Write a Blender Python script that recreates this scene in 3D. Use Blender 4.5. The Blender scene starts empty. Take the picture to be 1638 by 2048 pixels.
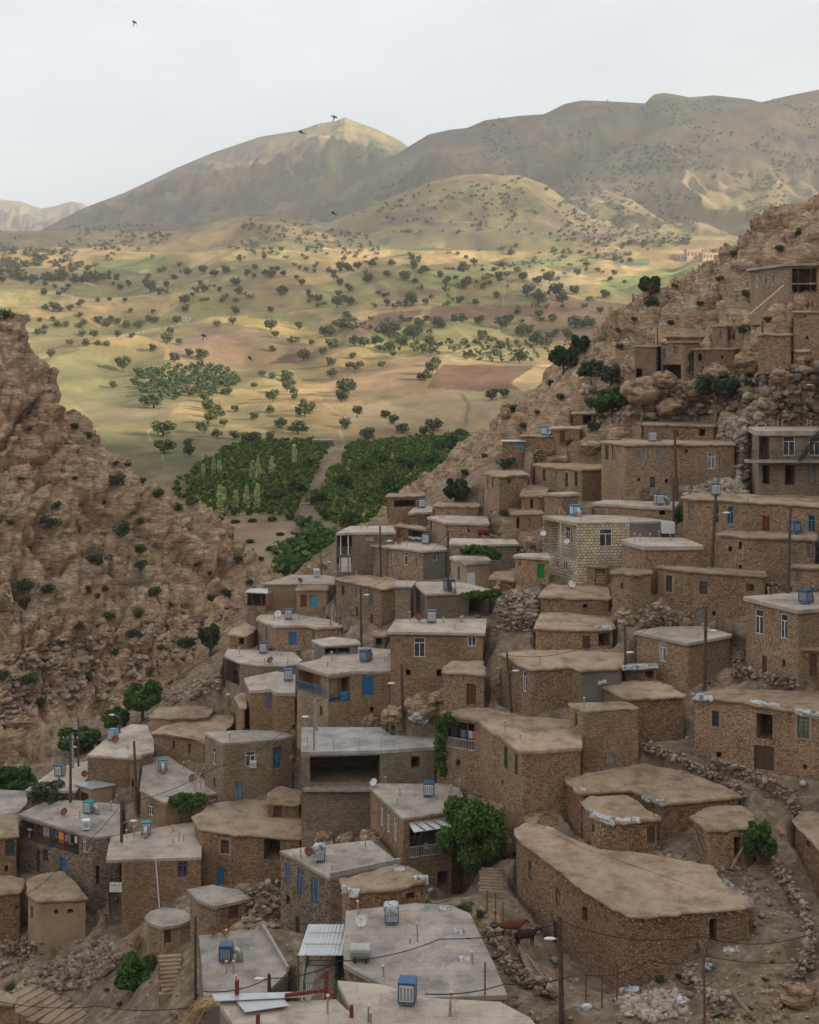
import bpy, math, random
import numpy as np
from mathutils import Vector, Matrix

random.seed(7)
SC = bpy.context.scene
COL = SC.collection

# ------------------------------------------------------------------ camera
F, CX, Y0 = 2500.0, 819.0, 770.0          # focal length in photo pixels, principal column, horizon row
cam_d = bpy.data.cameras.new("camera")
cam = bpy.data.objects.new("camera", cam_d)
COL.objects.link(cam)
cam.rotation_euler = (math.radians(90), 0, 0)
cam_d.sensor_fit = 'HORIZONTAL'
cam_d.sensor_width = 24.0
cam_d.lens = 24.0 * F / 1638.0
cam_d.shift_y = -(1024.0 - Y0) / 1638.0
cam_d.clip_start = 0.5
cam_d.clip_end = 30000
SC.camera = cam

# ------------------------------------------------------------------ light
SUN_DIR = Vector((0.87, -0.49, 0.0)).normalized()
SUN_EL = math.radians(17.0)
SUN_ROT = math.atan2(SUN_DIR.x, SUN_DIR.y)
EXPOSURE = 1.7
SKY_STRENGTH = 0.1
SUN_STRENGTH = 4.4

world = bpy.data.worlds.new("World")
SC.world = world
world.use_nodes = True
wn = world.node_tree
wn.nodes.clear()
w_out = wn.nodes.new("ShaderNodeOutputWorld")
w_bg = wn.nodes.new("ShaderNodeBackground")
w_sky = wn.nodes.new("ShaderNodeTexSky")
w_sky.sky_type = 'NISHITA'
w_sky.sun_disc = False
w_sky.sun_elevation = SUN_EL
w_sky.sun_rotation = SUN_ROT
w_sky.dust_density = 3.0
w_sky.air_density = 1.0
w_sky.altitude = 1400
w_mix = wn.nodes.new("ShaderNodeMix")
w_mix.data_type = 'RGBA'
w_mix.inputs['Factor'].default_value = 0.78
w_tc = wn.nodes.new("ShaderNodeTexCoord")
w_map = wn.nodes.new("ShaderNodeMapping")
w_map.inputs['Scale'].default_value = (1.0, 1.0, 2.6)
w_noise = wn.nodes.new("ShaderNodeTexNoise")
w_noise.inputs['Scale'].default_value = 2.3
w_noise.inputs['Detail'].default_value = 5
w_noise.inputs['Roughness'].default_value = 0.55
w_ramp = wn.nodes.new("ShaderNodeValToRGB")
w_ramp.color_ramp.elements[0].position = 0.36
w_ramp.color_ramp.elements[0].color = (2.84, 2.86, 2.85, 1)
w_ramp.color_ramp.elements[1].position = 0.66
w_ramp.color_ramp.elements[1].color = (3.7, 3.63, 3.52, 1)
wn.links.new(w_tc.outputs['Generated'], w_map.inputs['Vector'])
wn.links.new(w_map.outputs['Vector'], w_noise.inputs['Vector'])
wn.links.new(w_noise.outputs['Fac'], w_ramp.inputs['Fac'])
wn.links.new(w_sky.outputs['Color'], w_mix.inputs['A'])
wn.links.new(w_ramp.outputs['Color'], w_mix.inputs['B'])
w_sep = wn.nodes.new("ShaderNodeSeparateXYZ")
wn.links.new(w_tc.outputs['Generated'], w_sep.inputs[0])
w_hr = wn.nodes.new("ShaderNodeValToRGB")            # below the horizon there is earth, not sky
w_hr.color_ramp.elements[0].position = 0.44
w_hr.color_ramp.elements[0].color = (0.16, 0.125, 0.09, 1)
w_hr.color_ramp.elements[1].position = 0.5
w_hr.color_ramp.elements[1].color = (1, 1, 1, 1)
w_m2 = wn.nodes.new("ShaderNodeMath"); w_m2.operation = 'MULTIPLY_ADD'
w_m2.inputs[1].default_value = 0.5; w_m2.inputs[2].default_value = 0.5
wn.links.new(w_sep.outputs['Z'], w_m2.inputs[0]); wn.links.new(w_m2.outputs[0], w_hr.inputs['Fac'])
w_mul = wn.nodes.new("ShaderNodeMix"); w_mul.data_type = 'RGBA'; w_mul.blend_type = 'MULTIPLY'; w_mul.inputs['Factor'].default_value = 1.0
wn.links.new(w_mix.outputs['Result'], w_mul.inputs['A']); wn.links.new(w_hr.outputs['Color'], w_mul.inputs['B'])
wn.links.new(w_mul.outputs['Result'], w_bg.inputs['Color'])
w_bg.inputs['Strength'].default_value = SKY_STRENGTH
wn.links.new(w_bg.outputs['Background'], w_out.inputs['Surface'])

sun_d = bpy.data.lights.new("sun", 'SUN')
sun_d.energy = SUN_STRENGTH
sun_d.angle = math.radians(2.5)
sun_d.color = (1.0, 0.87, 0.66)
sun = bpy.data.objects.new("sun", sun_d)
COL.objects.link(sun)
_d = Vector((SUN_DIR.x * math.cos(SUN_EL), SUN_DIR.y * math.cos(SUN_EL), math.sin(SUN_EL)))
sun.rotation_euler = _d.to_track_quat('Z', 'Y').to_euler()

SC.view_settings.view_transform = 'Standard'
SC.view_settings.look = 'None'
SC.view_settings.exposure = EXPOSURE
SC.view_settings.gamma = 1.0
SC.view_settings.use_curve_mapping = False
SC.cycles.max_bounces = 6
SC.cycles.diffuse_bounces = 3
SC.cycles.volume_bounces = 0
SC.cycles.transparent_max_bounces = 6

# ------------------------------------------------------------------ helpers
def P(px, py, D):
    return Vector(((px - CX) / F * D, D, -(py - Y0) / F * D))

def proj_np(X, Y, Z):
    Yc = np.maximum(Y, 1.0)
    return CX + X / Yc * F, Y0 - Z / Yc * F

def ray(px, py):
    return Vector(((px - CX) / F, 1.0, -(py - Y0) / F))

def wloc(o):
    v = Vector((0, 0, 0))
    while o is not None:
        v = v + o.location
        o = o.parent
    return v

def tag(o, label=None, cat=None, group=None, kind=None):
    if label: o['label'] = label
    if cat: o['category'] = cat
    if group: o['group'] = group
    if kind: o['kind'] = kind
    return o

def empty(name, loc, rz=0.0, label=None, cat=None, group=None):
    o = bpy.data.objects.new(name, None)
    o.empty_display_size = 0.3
    o.location = loc
    o.rotation_euler = (0, 0, rz)
    COL.objects.link(o)
    return tag(o, label, cat, group)

def mesh_np(name, V, Q, mat, parent=None, smooth=False, attrs=None):
    """mesh object from numpy arrays: V (n,3), Q (m,3|4)"""
    me = bpy.data.meshes.new(name)
    V = np.asarray(V, dtype=np.float32)
    Q = np.asarray(Q, dtype=np.int32)
    k = Q.shape[1]
    me.vertices.add(len(V))
    me.vertices.foreach_set("co", V.ravel())
    me.loops.add(Q.size)
    me.loops.foreach_set("vertex_index", Q.ravel())
    me.polygons.add(len(Q))
    me.polygons.foreach_set("loop_start", np.arange(0, Q.size, k, dtype=np.int32))
    me.polygons.foreach_set("loop_total", np.full(len(Q), k, dtype=np.int32))
    if smooth:
        me.polygons.foreach_set("use_smooth", np.ones(len(Q), dtype=bool))
    me.update(calc_edges=True)
    if attrs:
        for an, arr in attrs.items():
            arr = np.asarray(arr, dtype=np.float32)
            if arr.ndim == 2:
                a = me.attributes.new(an, 'FLOAT_COLOR', 'POINT')
                a.data.foreach_set("color", arr.ravel())
            else:
                a = me.attributes.new(an, 'FLOAT', 'POINT')
                a.data.foreach_set("value", arr)
    if mat: me.materials.append(mat)
    o = bpy.data.objects.new(name, me)
    COL.objects.link(o)
    if parent: o.parent = parent
    return o

class MB:
    """collects faces in world (or local) coordinates, then links them as ONE mesh object"""
    def __init__(s):
        s.v, s.f, s.uv = [], [], []
    def face(s, pts, uv=None):
        b = len(s.v)
        s.v.extend([tuple(p) for p in pts])
        s.f.append(tuple(range(b, b + len(pts))))
        s.uv.append(uv if uv else [(p[0] + p[1] * 0.7, p[2]) for p in pts])
    def mesh(s, verts, faces):
        b = len(s.v)
        s.v.extend([tuple(p) for p in verts])
        for f in faces:
            s.f.append(tuple(i + b for i in f))
            s.uv.append([(verts[i][0] + verts[i][1] * 0.7, verts[i][2]) for i in f])
    def box(s, c, sz, rz=0.0, M=None):
        hx, hy, hz = sz[0] / 2, sz[1] / 2, sz[2] / 2
        R = Matrix.Rotation(rz, 3, 'Z') if M is None else M
        c = Vector(c)
        vs = [c + R @ Vector((x * hx, y * hy, z * hz)) for z in (-1, 1) for x, y in ((-1, -1), (1, -1), (1, 1), (-1, 1))]
        s.mesh(vs, [(0, 3, 2, 1), (4, 5, 6, 7), (0, 1, 5, 4), (1, 2, 6, 5), (2, 3, 7, 6), (3, 0, 4, 7)])
    def bar(s, a, b, w, h=None):
        a, b = Vector(a), Vector(b)
        d = b - a
        L = d.length
        if L < 1e-5: return
        M = d.to_track_quat('X', 'Z').to_matrix()
        s.box((a + b) / 2, (L, w, h or w), M=M)
    def tube(s, a, b, r0, r1=None, n=6, cap=True):
        a, b = Vector(a), Vector(b)
        if r1 is None: r1 = r0
        M = (b - a).to_track_quat('Z', 'Y').to_matrix()
        vs = []
        for p, r in ((a, r0), (b, r1)):
            for i in range(n):
                t = 2 * math.pi * i / n
                vs.append(p + M @ Vector((math.cos(t) * r, math.sin(t) * r, 0)))
        fs = [(i, (i + 1) % n, n + (i + 1) % n, n + i) for i in range(n)]
        if cap:
            fs += [tuple(range(n - 1, -1, -1)), tuple(range(n, 2 * n))]
        s.mesh(vs, fs)
    def path(s, pts, r, n=5):
        pts = [Vector(p) for p in pts]
        vs = []
        for k, p in enumerate(pts):
            d = (pts[min(k + 1, len(pts) - 1)] - pts[max(k - 1, 0)])
            M = d.to_track_quat('Z', 'Y').to_matrix()
            rr = r[k] if isinstance(r, (list, tuple)) else r
            for i in range(n):
                t = 2 * math.pi * i / n
                vs.append(p + M @ Vector((math.cos(t) * rr, math.sin(t) * rr, 0)))
        fs = []
        for k in range(len(pts) - 1):
            for i in range(n):
                fs.append((k * n + i, k * n + (i + 1) % n, (k + 1) * n + (i + 1) % n, (k + 1) * n + i))
        fs += [tuple(range(n - 1, -1, -1)), tuple((len(pts) - 1) * n + i for i in range(n))]
        s.mesh(vs, fs)
    def lathe(s, prof, c=(0, 0, 0), n=16, M=None):
        vs = []
        c = Vector(c)
        for r, z in prof:
            for i in range(n):
                t = 2 * math.pi * i / n
                p = Vector((math.cos(t) * r, math.sin(t) * r, z))
                vs.append(c + (M @ p if M else p))
        fs = []
        for k in range(len(prof) - 1):
            for i in range(n):
                fs.append((k * n + i, k * n + (i + 1) % n, (k + 1) * n + (i + 1) % n, (k + 1) * n + i))
        s.mesh(vs, fs)
    def build(s, name, mat, parent=None, smooth=False, local=False):
        me = bpy.data.meshes.new(name)
        off = Vector((0, 0, 0)) if (local or parent is None) else wloc(parent)
        me.from_pydata([(v[0] - off[0], v[1] - off[1], v[2] - off[2]) for v in s.v], [], s.f)
        ul = me.uv_layers.new(name="UVMap")
        flat = [c for uv in s.uv for p in uv for c in p]
        ul.data.foreach_set("uv", flat)
        if smooth:
            me.polygons.foreach_set("use_smooth", [True] * len(me.polygons))
        me.materials.append(mat)
        me.update()
        o = bpy.data.objects.new(name, me)
        COL.objects.link(o)
        if parent: o.parent = parent
        return o

def dup(root, loc, rz=None, scale=None, label=None, group=None):
    """a copy of a thing with copies of its parts and sub-parts"""
    r = root.copy(); COL.objects.link(r); r.location = loc
    if rz is not None: r.rotation_euler = (0, 0, rz)
    if scale is not None: r.scale = scale
    if label: r['label'] = label
    if group: r['group'] = group
    for ch in list(root.children):
        c = ch.copy(); COL.objects.link(c); c.parent = r
        for g in list(ch.children):
            d = g.copy(); COL.objects.link(d); d.parent = c
    return r

# ------------------------------------------------------------------ numpy noise
def _h(ix, iy, iz, seed):
    h = (ix.astype(np.int64) * 374761393 + iy.astype(np.int64) * 668265263 + iz.astype(np.int64) * 2147483647 + seed * 1274126177) & 0xFFFFFFFF
    h = ((h ^ (h >> 13)) * 1274126177) & 0xFFFFFFFF
    h = ((h ^ (h >> 16)) * 2246822519) & 0xFFFFFFFF
    return ((h ^ (h >> 15)) & 0xFFFFFF).astype(np.float32) / float(0xFFFFFF)

def vnoise(x, y, z, seed=0):
    xi, yi, zi = np.floor(x), np.floor(y), np.floor(z)
    fx, fy, fz = x - xi, y - yi, z - zi
    xi, yi, zi = xi.astype(np.int64), yi.astype(np.int64), zi.astype(np.int64)
    fx = fx * fx * (3 - 2 * fx); fy = fy * fy * (3 - 2 * fy); fz = fz * fz * (3 - 2 * fz)
    r = 0
    for dx in (0, 1):
        wx = fx if dx else 1 - fx
        for dy in (0, 1):
            wy = fy if dy else 1 - fy
            for dz in (0, 1):
                wz = fz if dz else 1 - fz
                r = r + wx * wy * wz * _h(xi + dx, yi + dy, zi + dz, seed)
    return r * 2 - 1

def fbm(x, y, z, seed=0, octv=4, gain=0.5):
    a, s, r = 1.0, 1.0, 0
    for k in range(octv):
        r = r + a * vnoise(x * s, y * s, z * s, seed + k * 17)
        a *= gain; s *= 2.03
    return r

def worley(x, y, z, seed=0):
    xi, yi, zi = np.floor(x).astype(np.int64), np.floor(y).astype(np.int64), np.floor(z).astype(np.int64)
    f1 = np.full(x.shape, 9.0, np.float32); f2 = f1.copy(); hid = np.zeros(x.shape, np.float32)
    for dx in (-1, 0, 1):
        for dy in (-1, 0, 1):
            for dz in (-1, 0, 1):
                cx, cy, cz = xi + dx, yi + dy, zi + dz
                px = cx + 0.15 + 0.7 * _h(cx, cy, cz, seed)
                py = cy + 0.15 + 0.7 * _h(cx, cy, cz, seed + 1)
                pz = cz + 0.15 + 0.7 * _h(cx, cy, cz, seed + 2)
                d = np.sqrt((px - x) ** 2 + (py - y) ** 2 + (pz - z) ** 2).astype(np.float32)
                m = d < f1
                f2 = np.where(m, f1, np.minimum(f2, d))
                hid = np.where(m, _h(cx, cy, cz, seed + 3), hid)
                f1 = np.where(m, d, f1)
    return f1, f2, hid

def facets(x, y, z, seed=0):
    """angular blocks: every cell is a tilted plane of its own"""
    xi, yi, zi = np.floor(x).astype(np.int64), np.floor(y).astype(np.int64), np.floor(z).astype(np.int64)
    f1 = np.full(x.shape, 9.0, np.float32); f2 = f1.copy(); val = np.zeros(x.shape, np.float32)
    for dx in (-1, 0, 1):
        for dy in (-1, 0, 1):
            for dz in (-1, 0, 1):
                c = (xi + dx, yi + dy, zi + dz)
                r = [_h(*c, seed + k) for k in range(7)]
                ex, ey, ez = x - c[0] - .1 - .8 * r[0], y - c[1] - .1 - .8 * r[1], z - c[2] - .1 - .8 * r[2]
                d = np.sqrt(ex ** 2 + ey ** 2 + ez ** 2).astype(np.float32)
                m = d < f1
                f2 = np.where(m, f1, np.minimum(f2, d))
                val = np.where(m, (r[3] - .5) * .9 + ex * (r[4] - .5) * 1.4 + ey * (r[5] - .5) * 1.4 + ez * (r[6] - .5) * 1.4, val)
                f1 = np.where(m, d, f1)
    return val, f2 - f1

def in_poly(x, y, poly):
    x = np.asarray(x); y = np.asarray(y)
    ins = np.zeros(x.shape, bool)
    n = len(poly)
    for i in range(n):
        x0, y0 = poly[i]; x1, y1 = poly[(i + 1) % n]
        if y0 == y1: continue
        c = ((y0 > y) != (y1 > y)) & (x < (x1 - x0) * (y - y0) / (y1 - y0) + x0)
        ins ^= c
    return ins
# ------------------------------------------------------------------ materials
class NT:
    def __init__(s, name, rough=0.95):
        s.m = bpy.data.materials.new(name)
        s.m.use_nodes = True
        s.t = s.m.node_tree
        s.b = s.t.nodes['Principled BSDF']
        s.b.inputs['Roughness'].default_value = rough
        s.b.inputs['Specular IOR Level'].default_value = 0.2
    def n(s, typ, **kw):
        nd = s.t.nodes.new(typ)
        for k, v in kw.items():
            if k in nd.inputs: nd.inputs[k].default_value = v
            else: setattr(nd, k, v)
        return nd
    def l(s, a, b): s.t.links.new(a, b)
    def pos(s, scale=(1, 1, 1)):
        g = s.n("ShaderNodeNewGeometry")
        if scale == (1, 1, 1): return g.outputs['Position']
        mp = s.n("ShaderNodeVectorMath", operation='MULTIPLY')
        mp.inputs[1].default_value = scale
        s.l(g.outputs['Position'], mp.inputs[0])
        return mp.outputs[0]
    def noise(s, vec, scale, detail=4, rough=0.55):
        nd = s.n("ShaderNodeTexNoise")
        nd.inputs['Scale'].default_value = scale
        nd.inputs['Detail'].default_value = detail
        nd.inputs['Roughness'].default_value = rough
        s.l(vec, nd.inputs['Vector'])
        return nd.outputs['Fac']
    def ramp(s, fac, stops):
        r = s.n("ShaderNodeValToRGB")
        e = r.color_ramp.elements
        while len(e) < len(stops): e.new(0.5)
        for i, (p, c) in enumerate(stops):
            e[i].position = p
            e[i].color = (c[0], c[1], c[2], 1) if not isinstance(c, (int, float)) else (c, c, c, 1)
        s.l(fac, r.inputs['Fac'])
        return r.outputs['Color']
    def mix(s, fac, a, b, mode='MIX'):
        m = s.n("ShaderNodeMix", data_type='RGBA', blend_type=mode)
        for v, i in ((fac, 'Factor'), (a, 'A'), (b, 'B')):
            if isinstance(v, (int, float)): m.inputs[i].default_value = v
            elif isinstance(v, tuple): m.inputs[i].default_value = (v[0], v[1], v[2], 1)
            else: s.l(v, m.inputs[i])
        return m.outputs['Result']
    def bump(s, h, dist=0.05, strength=1.0):
        b = s.n("ShaderNodeBump")
        b.inputs['Distance'].default_value = dist
        b.inputs['Strength'].default_value = strength
        s.l(h, b.inputs['Height'])
        s.l(b.outputs['Normal'], s.b.inputs['Normal'])
    def col(s, c): s.l(c, s.b.inputs['Base Color'])

def m_plain(name, c, rough=0.6, metal=0.0, var=0.18, vscale=6.0):
    t = NT(name, rough)
    f = t.noise(t.pos(), vscale, 5)
    a = tuple(min(1, x * (1 + var)) for x in c); b = tuple(x * (1 - var) for x in c)
    t.col(t.ramp(f, [(0.3, b), (0.7, a)]))
    t.b.inputs['Metallic'].default_value = metal
    return t.m

def m_rubble(name, cols, scale=3.3, mortar_shade=(0.15, 0.102, 0.068), gap=0.05, flat=1.7):
    t = NT(name)
    p = t.pos((1, 1, flat))
    nz = t.n("ShaderNodeTexNoise"); nz.inputs['Scale'].default_value = 2.2; nz.inputs['Detail'].default_value = 2
    t.l(p, nz.inputs['Vector'])
    ad = t.n("ShaderNodeVectorMath", operation='MULTIPLY_ADD')
    ad.inputs[1].default_value = (0.22, 0.22, 0.22)
    t.l(nz.outputs['Color'], ad.inputs[0]); t.l(p, ad.inputs[2])
    v = t.n("ShaderNodeTexVoronoi", feature='F1'); v.inputs['Scale'].default_value = scale
    t.l(ad.outputs[0], v.inputs['Vector'])
    e = t.n("ShaderNodeTexVoronoi", feature='DISTANCE_TO_EDGE'); e.inputs['Scale'].default_value = scale
    t.l(ad.outputs[0], e.inputs['Vector'])
    sep = t.n("ShaderNodeSeparateColor"); t.l(v.outputs['Color'], sep.inputs[0])
    c = t.ramp(sep.outputs[0], [(i / (len(cols) - 1), q) for i, q in enumerate(cols)])
    big = t.noise(t.pos((1, 1, 0.6)), 0.33, 5, 0.6)
    c = t.mix(0.8, c, t.ramp(big, [(0.3, (0.66, 0.62, 0.6)), (0.7, (1.2, 1.17, 1.12))]), 'MULTIPLY')
    # patches where the mud render still covers the stones
    mud = t.ramp(t.noise(t.pos(), 0.5, 6, 0.65), [(0.52, 0.0), (0.64, 0.75)])
    c = t.mix(mud, c, tuple(x * 0.95 for x in cols[len(cols) // 2]))
    m = t.ramp(e.outputs['Distance'], [(gap * 0.4, 0.0), (gap * 1.7, 1.0)])
    fine = t.noise(t.pos(), 14, 3, 0.7)
    c = t.mix(0.55, c, t.ramp(fine, [(0.3, 0.72), (0.7, 1.2)]), 'MULTIPLY')
    c = t.mix(m, mortar_shade, c)  # dark joints put the shade of the cavities between stones into the colour
    oi = t.n("ShaderNodeObjectInfo")
    c = t.mix(1.0, c, t.ramp(oi.outputs['Random'], [(0.0, (0.8, 0.79, 0.79)), (0.3, (1.05, 1.0, 0.95)), (0.6, (0.92, 0.94, 0.97)), (1.0, (1.17, 1.12, 1.07))]), 'MULTIPLY')
    t.col(c)
    hh = t.n("ShaderNodeMath", operation='ADD'); t.l(m, hh.inputs[0]); t.l(fine, hh.inputs[1])
    t.bump(hh.outputs[0], 0.06)
    return t.m

def m_coursed(name, c1, c2, mortar_shade, bw=0.42, bh=0.22, gap=0.03):
    t = NT(name)
    uv = t.n("ShaderNodeUVMap")
    nz = t.n("ShaderNodeTexNoise"); nz.inputs['Scale'].default_value = 1.6; nz.inputs['Detail'].default_value = 3
    t.l(uv.outputs['UV'], nz.inputs['Vector'])
    ad = t.n("ShaderNodeVectorMath", operation='MULTIPLY_ADD')
    ad.inputs[1].default_value = (0.3, 0.2, 0)
    t.l(nz.outputs['Color'], ad.inputs[0]); t.l(uv.outputs['UV'], ad.inputs[2])
    br = t.n("ShaderNodeTexBrick")
    br.inputs['Scale'].default_value = 1.0
    br.inputs['Brick Width'].default_value = bw
    br.inputs['Row Height'].default_value = bh
    br.inputs['Mortar Size'].default_value = gap
    br.inputs['Mortar Smooth'].default_value = 0.4
    br.inputs['Color1'].default_value = (*c1, 1); br.inputs['Color2'].default_value = (*c2, 1)
    br.inputs['Mortar'].default_value = (*mortar_shade, 1)  # mortar and the shade of the gaps share this dark joint colour
    t.l(ad.outputs[0], br.inputs['Vector'])
    big = t.noise(t.pos((1, 1, 0.7)), 0.4, 5, 0.6)
    c = t.mix(0.8, br.outputs['Color'], t.ramp(big, [(0.3, 0.68), (0.7, (1.2, 1.18, 1.14))]), 'MULTIPLY')
    st = t.noise(t.pos(), 3.4, 2, 0.5)
    c = t.mix(0.6, c, t.ramp(st, [(0.3, (0.72, 0.7, 0.68)), (0.7, (1.24, 1.2, 1.12))]), 'MULTIPLY')
    fine = t.noise(t.pos(), 15, 3, 0.7)
    c = t.mix(0.5, c, t.ramp(fine, [(0.3, 0.75), (0.7, 1.2)]), 'MULTIPLY')
    mud = t.ramp(t.noise(t.pos(), 0.45, 6, 0.65), [(0.56, 0.0), (0.68, 0.6)])
    c = t.mix(mud, c, tuple(x * .85 for x in c1))
    oi = t.n("ShaderNodeObjectInfo")
    c = t.mix(1.0, c, t.ramp(oi.outputs['Random'], [(0.0, (0.8, 0.79, 0.79)), (0.3, (1.05, 1.0, 0.95)), (0.6, (0.92, 0.94, 0.97)), (1.0, (1.17, 1.12, 1.07))]), 'MULTIPLY')
    t.col(c)
    iv = t.n("ShaderNodeMath", operation='SUBTRACT'); t.l(fine, iv.inputs[0]); t.l(br.outputs['Fac'], iv.inputs[1])
    t.bump(iv.outputs[0], 0.05)
    return t.m

def m_patchy(name, stops, scale=0.5, fine=9.0, spots=None, cracks=None, bump=0.03, rough=0.95, big=0.12):
    t = NT(name, rough)
    f = t.noise(t.pos(), scale, 8, 0.66)
    c = t.ramp(f, stops)
    f0 = t.noise(t.pos(), big, 4, 0.6)
    c = t.mix(0.9, c, t.ramp(f0, [(0.32, 0.72), (0.68, 1.16)]), 'MULTIPLY')
    f2 = t.noise(t.pos(), fine, 4, 0.7)
    c = t.mix(0.6, c, t.ramp(f2, [(0.25, 0.72), (0.75, 1.24)]), 'MULTIPLY')
    if spots:
        f3 = t.noise(t.pos((1, 1.0, 1)), spots[0], 6, 0.7)
        c = t.mix(t.ramp(f3, [(spots[1], 0.0), (spots[1] + 0.13, spots[3])]), c, spots[2])
    if cracks:
        br = t.n("ShaderNodeTexBrick")
        br.inputs['Scale'].default_value = 1.0
        br.inputs['Brick Width'].default_value = 2.6; br.inputs['Row Height'].default_value = 1.15
        br.inputs['Mortar Size'].default_value = 0.03
        br.inputs['Color1'].default_value = (1, 1, 1, 1); br.inputs['Color2'].default_value = (0.86, 0.86, 0.86, 1)
        br.inputs['Mortar'].default_value = (0.62, 0.6, 0.58, 1)
        nz = t.n("ShaderNodeTexNoise"); nz.inputs['Scale'].default_value = 0.6; nz.inputs['Detail'].default_value = 4
        t.l(t.pos(), nz.inputs['Vector'])
        ad = t.n("ShaderNodeVectorMath", operation='MULTIPLY_ADD'); ad.inputs[1].default_value = (0.5, 0.5, 0)
        t.l(nz.outputs['Color'], ad.inputs[0]); t.l(t.pos(), ad.inputs[2])
        t.l(ad.outputs[0], br.inputs['Vector'])
        c = t.mix(cracks, c, br.outputs['Color'], 'MULTIPLY')
    t.col(c)
    t.bump(f2, bump)
    return t.m

TAN = [(0.27, 0.175, 0.112), (0.46, 0.32, 0.21), (0.55, 0.395, 0.268), (0.62, 0.468, 0.34), (0.42, 0.272, 0.17)]
BRN = [(0.21, 0.125, 0.073), (0.375, 0.238, 0.144), (0.46, 0.302, 0.19), (0.55, 0.386, 0.26), (0.335, 0.2, 0.117)]
GRY = [(0.17, 0.135, 0.105), (0.28, 0.228, 0.175), (0.36, 0.3, 0.235), (0.42, 0.36, 0.29), (0.29, 0.215, 0.15)]
MW = {
    'rub': m_rubble("rubble_tan", TAN, 5.0),
    'rub2': m_rubble("rubble_small", TAN, 5.2, gap=0.055),
    'brn': m_rubble("rubble_brown", BRN, 4.6),
    'big': m_rubble("rubble_large", BRN, 4.6, gap=0.05, flat=1.7),
    'gst': m_rubble("rubble_grey", GRY, 3.8, gap=0.05, flat=1.4, mortar_shade=(0.11, 0.088, 0.068)),
    'crs': m_coursed("coursed_grey", (0.385, 0.315, 0.24), (0.28, 0.222, 0.165), (0.16, 0.125, 0.094), 0.4, 0.2, 0.02),
    'crt': m_coursed("coursed_tan", (0.48, 0.34, 0.225), (0.31, 0.21, 0.135), (0.17, 0.114, 0.074), 0.33, 0.18, 0.018),
    'crl': m_coursed("coursed_fine", (0.44, 0.335, 0.23), (0.3, 0.218, 0.145), (0.18, 0.13, 0.09), 0.28, 0.15, 0.018),
    'cream': m_coursed("coursed_cream", (0.74, 0.66, 0.5), (0.56, 0.47, 0.34), (0.09, 0.075, 0.06), 0.42, 0.3, 0.03),
    'blk': m_coursed("concrete_block", (0.27, 0.26, 0.25), (0.2, 0.195, 0.19), (0.14, 0.135, 0.13), 0.45, 0.22, 0.015),
    'mud': m_patchy("mud_plaster", [(0.3, (0.3, 0.205, 0.135)), (0.6, (0.4, 0.285, 0.195))], 0.6, 12, bump=0.02),
    'cem': m_patchy("grey_plaster", [(0.3, (0.17, 0.15, 0.13)), (0.6, (0.25, 0.222, 0.195))], 0.5, 9, bump=0.01),
    'wht': m_patchy("pale_plaster", [(0.3, (0.42, 0.4, 0.37)), (0.6, (0.52, 0.5, 0.46))], 0.5, 9, bump=0.01),
    'wood': m_patchy("old_planks", [(0.3, (0.16, 0.11, 0.075)), (0.6, (0.26, 0.19, 0.13))], 0.9, 14, bump=0.02),
}
MR = {
    'mud': m_patchy("mud_roof", [(0.34, (0.25, 0.175, 0.118)), (0.5, (0.41, 0.305, 0.215)), (0.62, (0.47, 0.362, 0.262)), (0.7, (0.37, 0.27, 0.185))], 0.6, 9,
                    spots=(1.6, 0.58, (0.19, 0.135, 0.09), 0.7), bump=0.08),
    'dirt': m_patchy("grassy_mud_roof", [(0.34, (0.2, 0.14, 0.095)), (0.5, (0.33, 0.245, 0.168)), (0.62, (0.4, 0.302, 0.215)), (0.7, (0.28, 0.2, 0.135))], 0.7, 8,
                     spots=(0.55, 0.55, (0.16, 0.135, 0.075), 0.6), bump=0.06),
    'con': m_patchy("concrete_roof", [(0.34, (0.33, 0.272, 0.225)), (0.5, (0.48, 0.41, 0.35)), (0.66, (0.55, 0.475, 0.41)), (0.74, (0.42, 0.36, 0.31))], 0.6, 7,
                    spots=(0.7, 0.56, (0.46, 0.31, 0.205), 0.55), cracks=0.45, bump=0.02),
    'cgr': m_patchy("grey_cement_roof", [(0.34, (0.23, 0.205, 0.185)), (0.5, (0.36, 0.325, 0.295)), (0.62, (0.45, 0.39, 0.335)), (0.72, (0.33, 0.295, 0.265))], 0.6, 6,
                    spots=(0.55, 0.53, (0.42, 0.28, 0.185), 0.7), cracks=0.55, bump=0.02),
    'new': m_patchy("new_concrete_roof", [(0.35, (0.24, 0.235, 0.23)), (0.55, (0.42, 0.405, 0.39)), (0.75, (0.5, 0.48, 0.46))], 0.5, 5, bump=0.015),
    'straw': m_patchy("straw_roof", [(0.3, (0.3, 0.2, 0.11)), (0.6, (0.46, 0.33, 0.19))], 1.2, 10, bump=0.06),
    'tin': m_plain("sheet_tin", (0.5, 0.52, 0.54), 0.45, 0.55, 0.12, 1.2),
}
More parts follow.
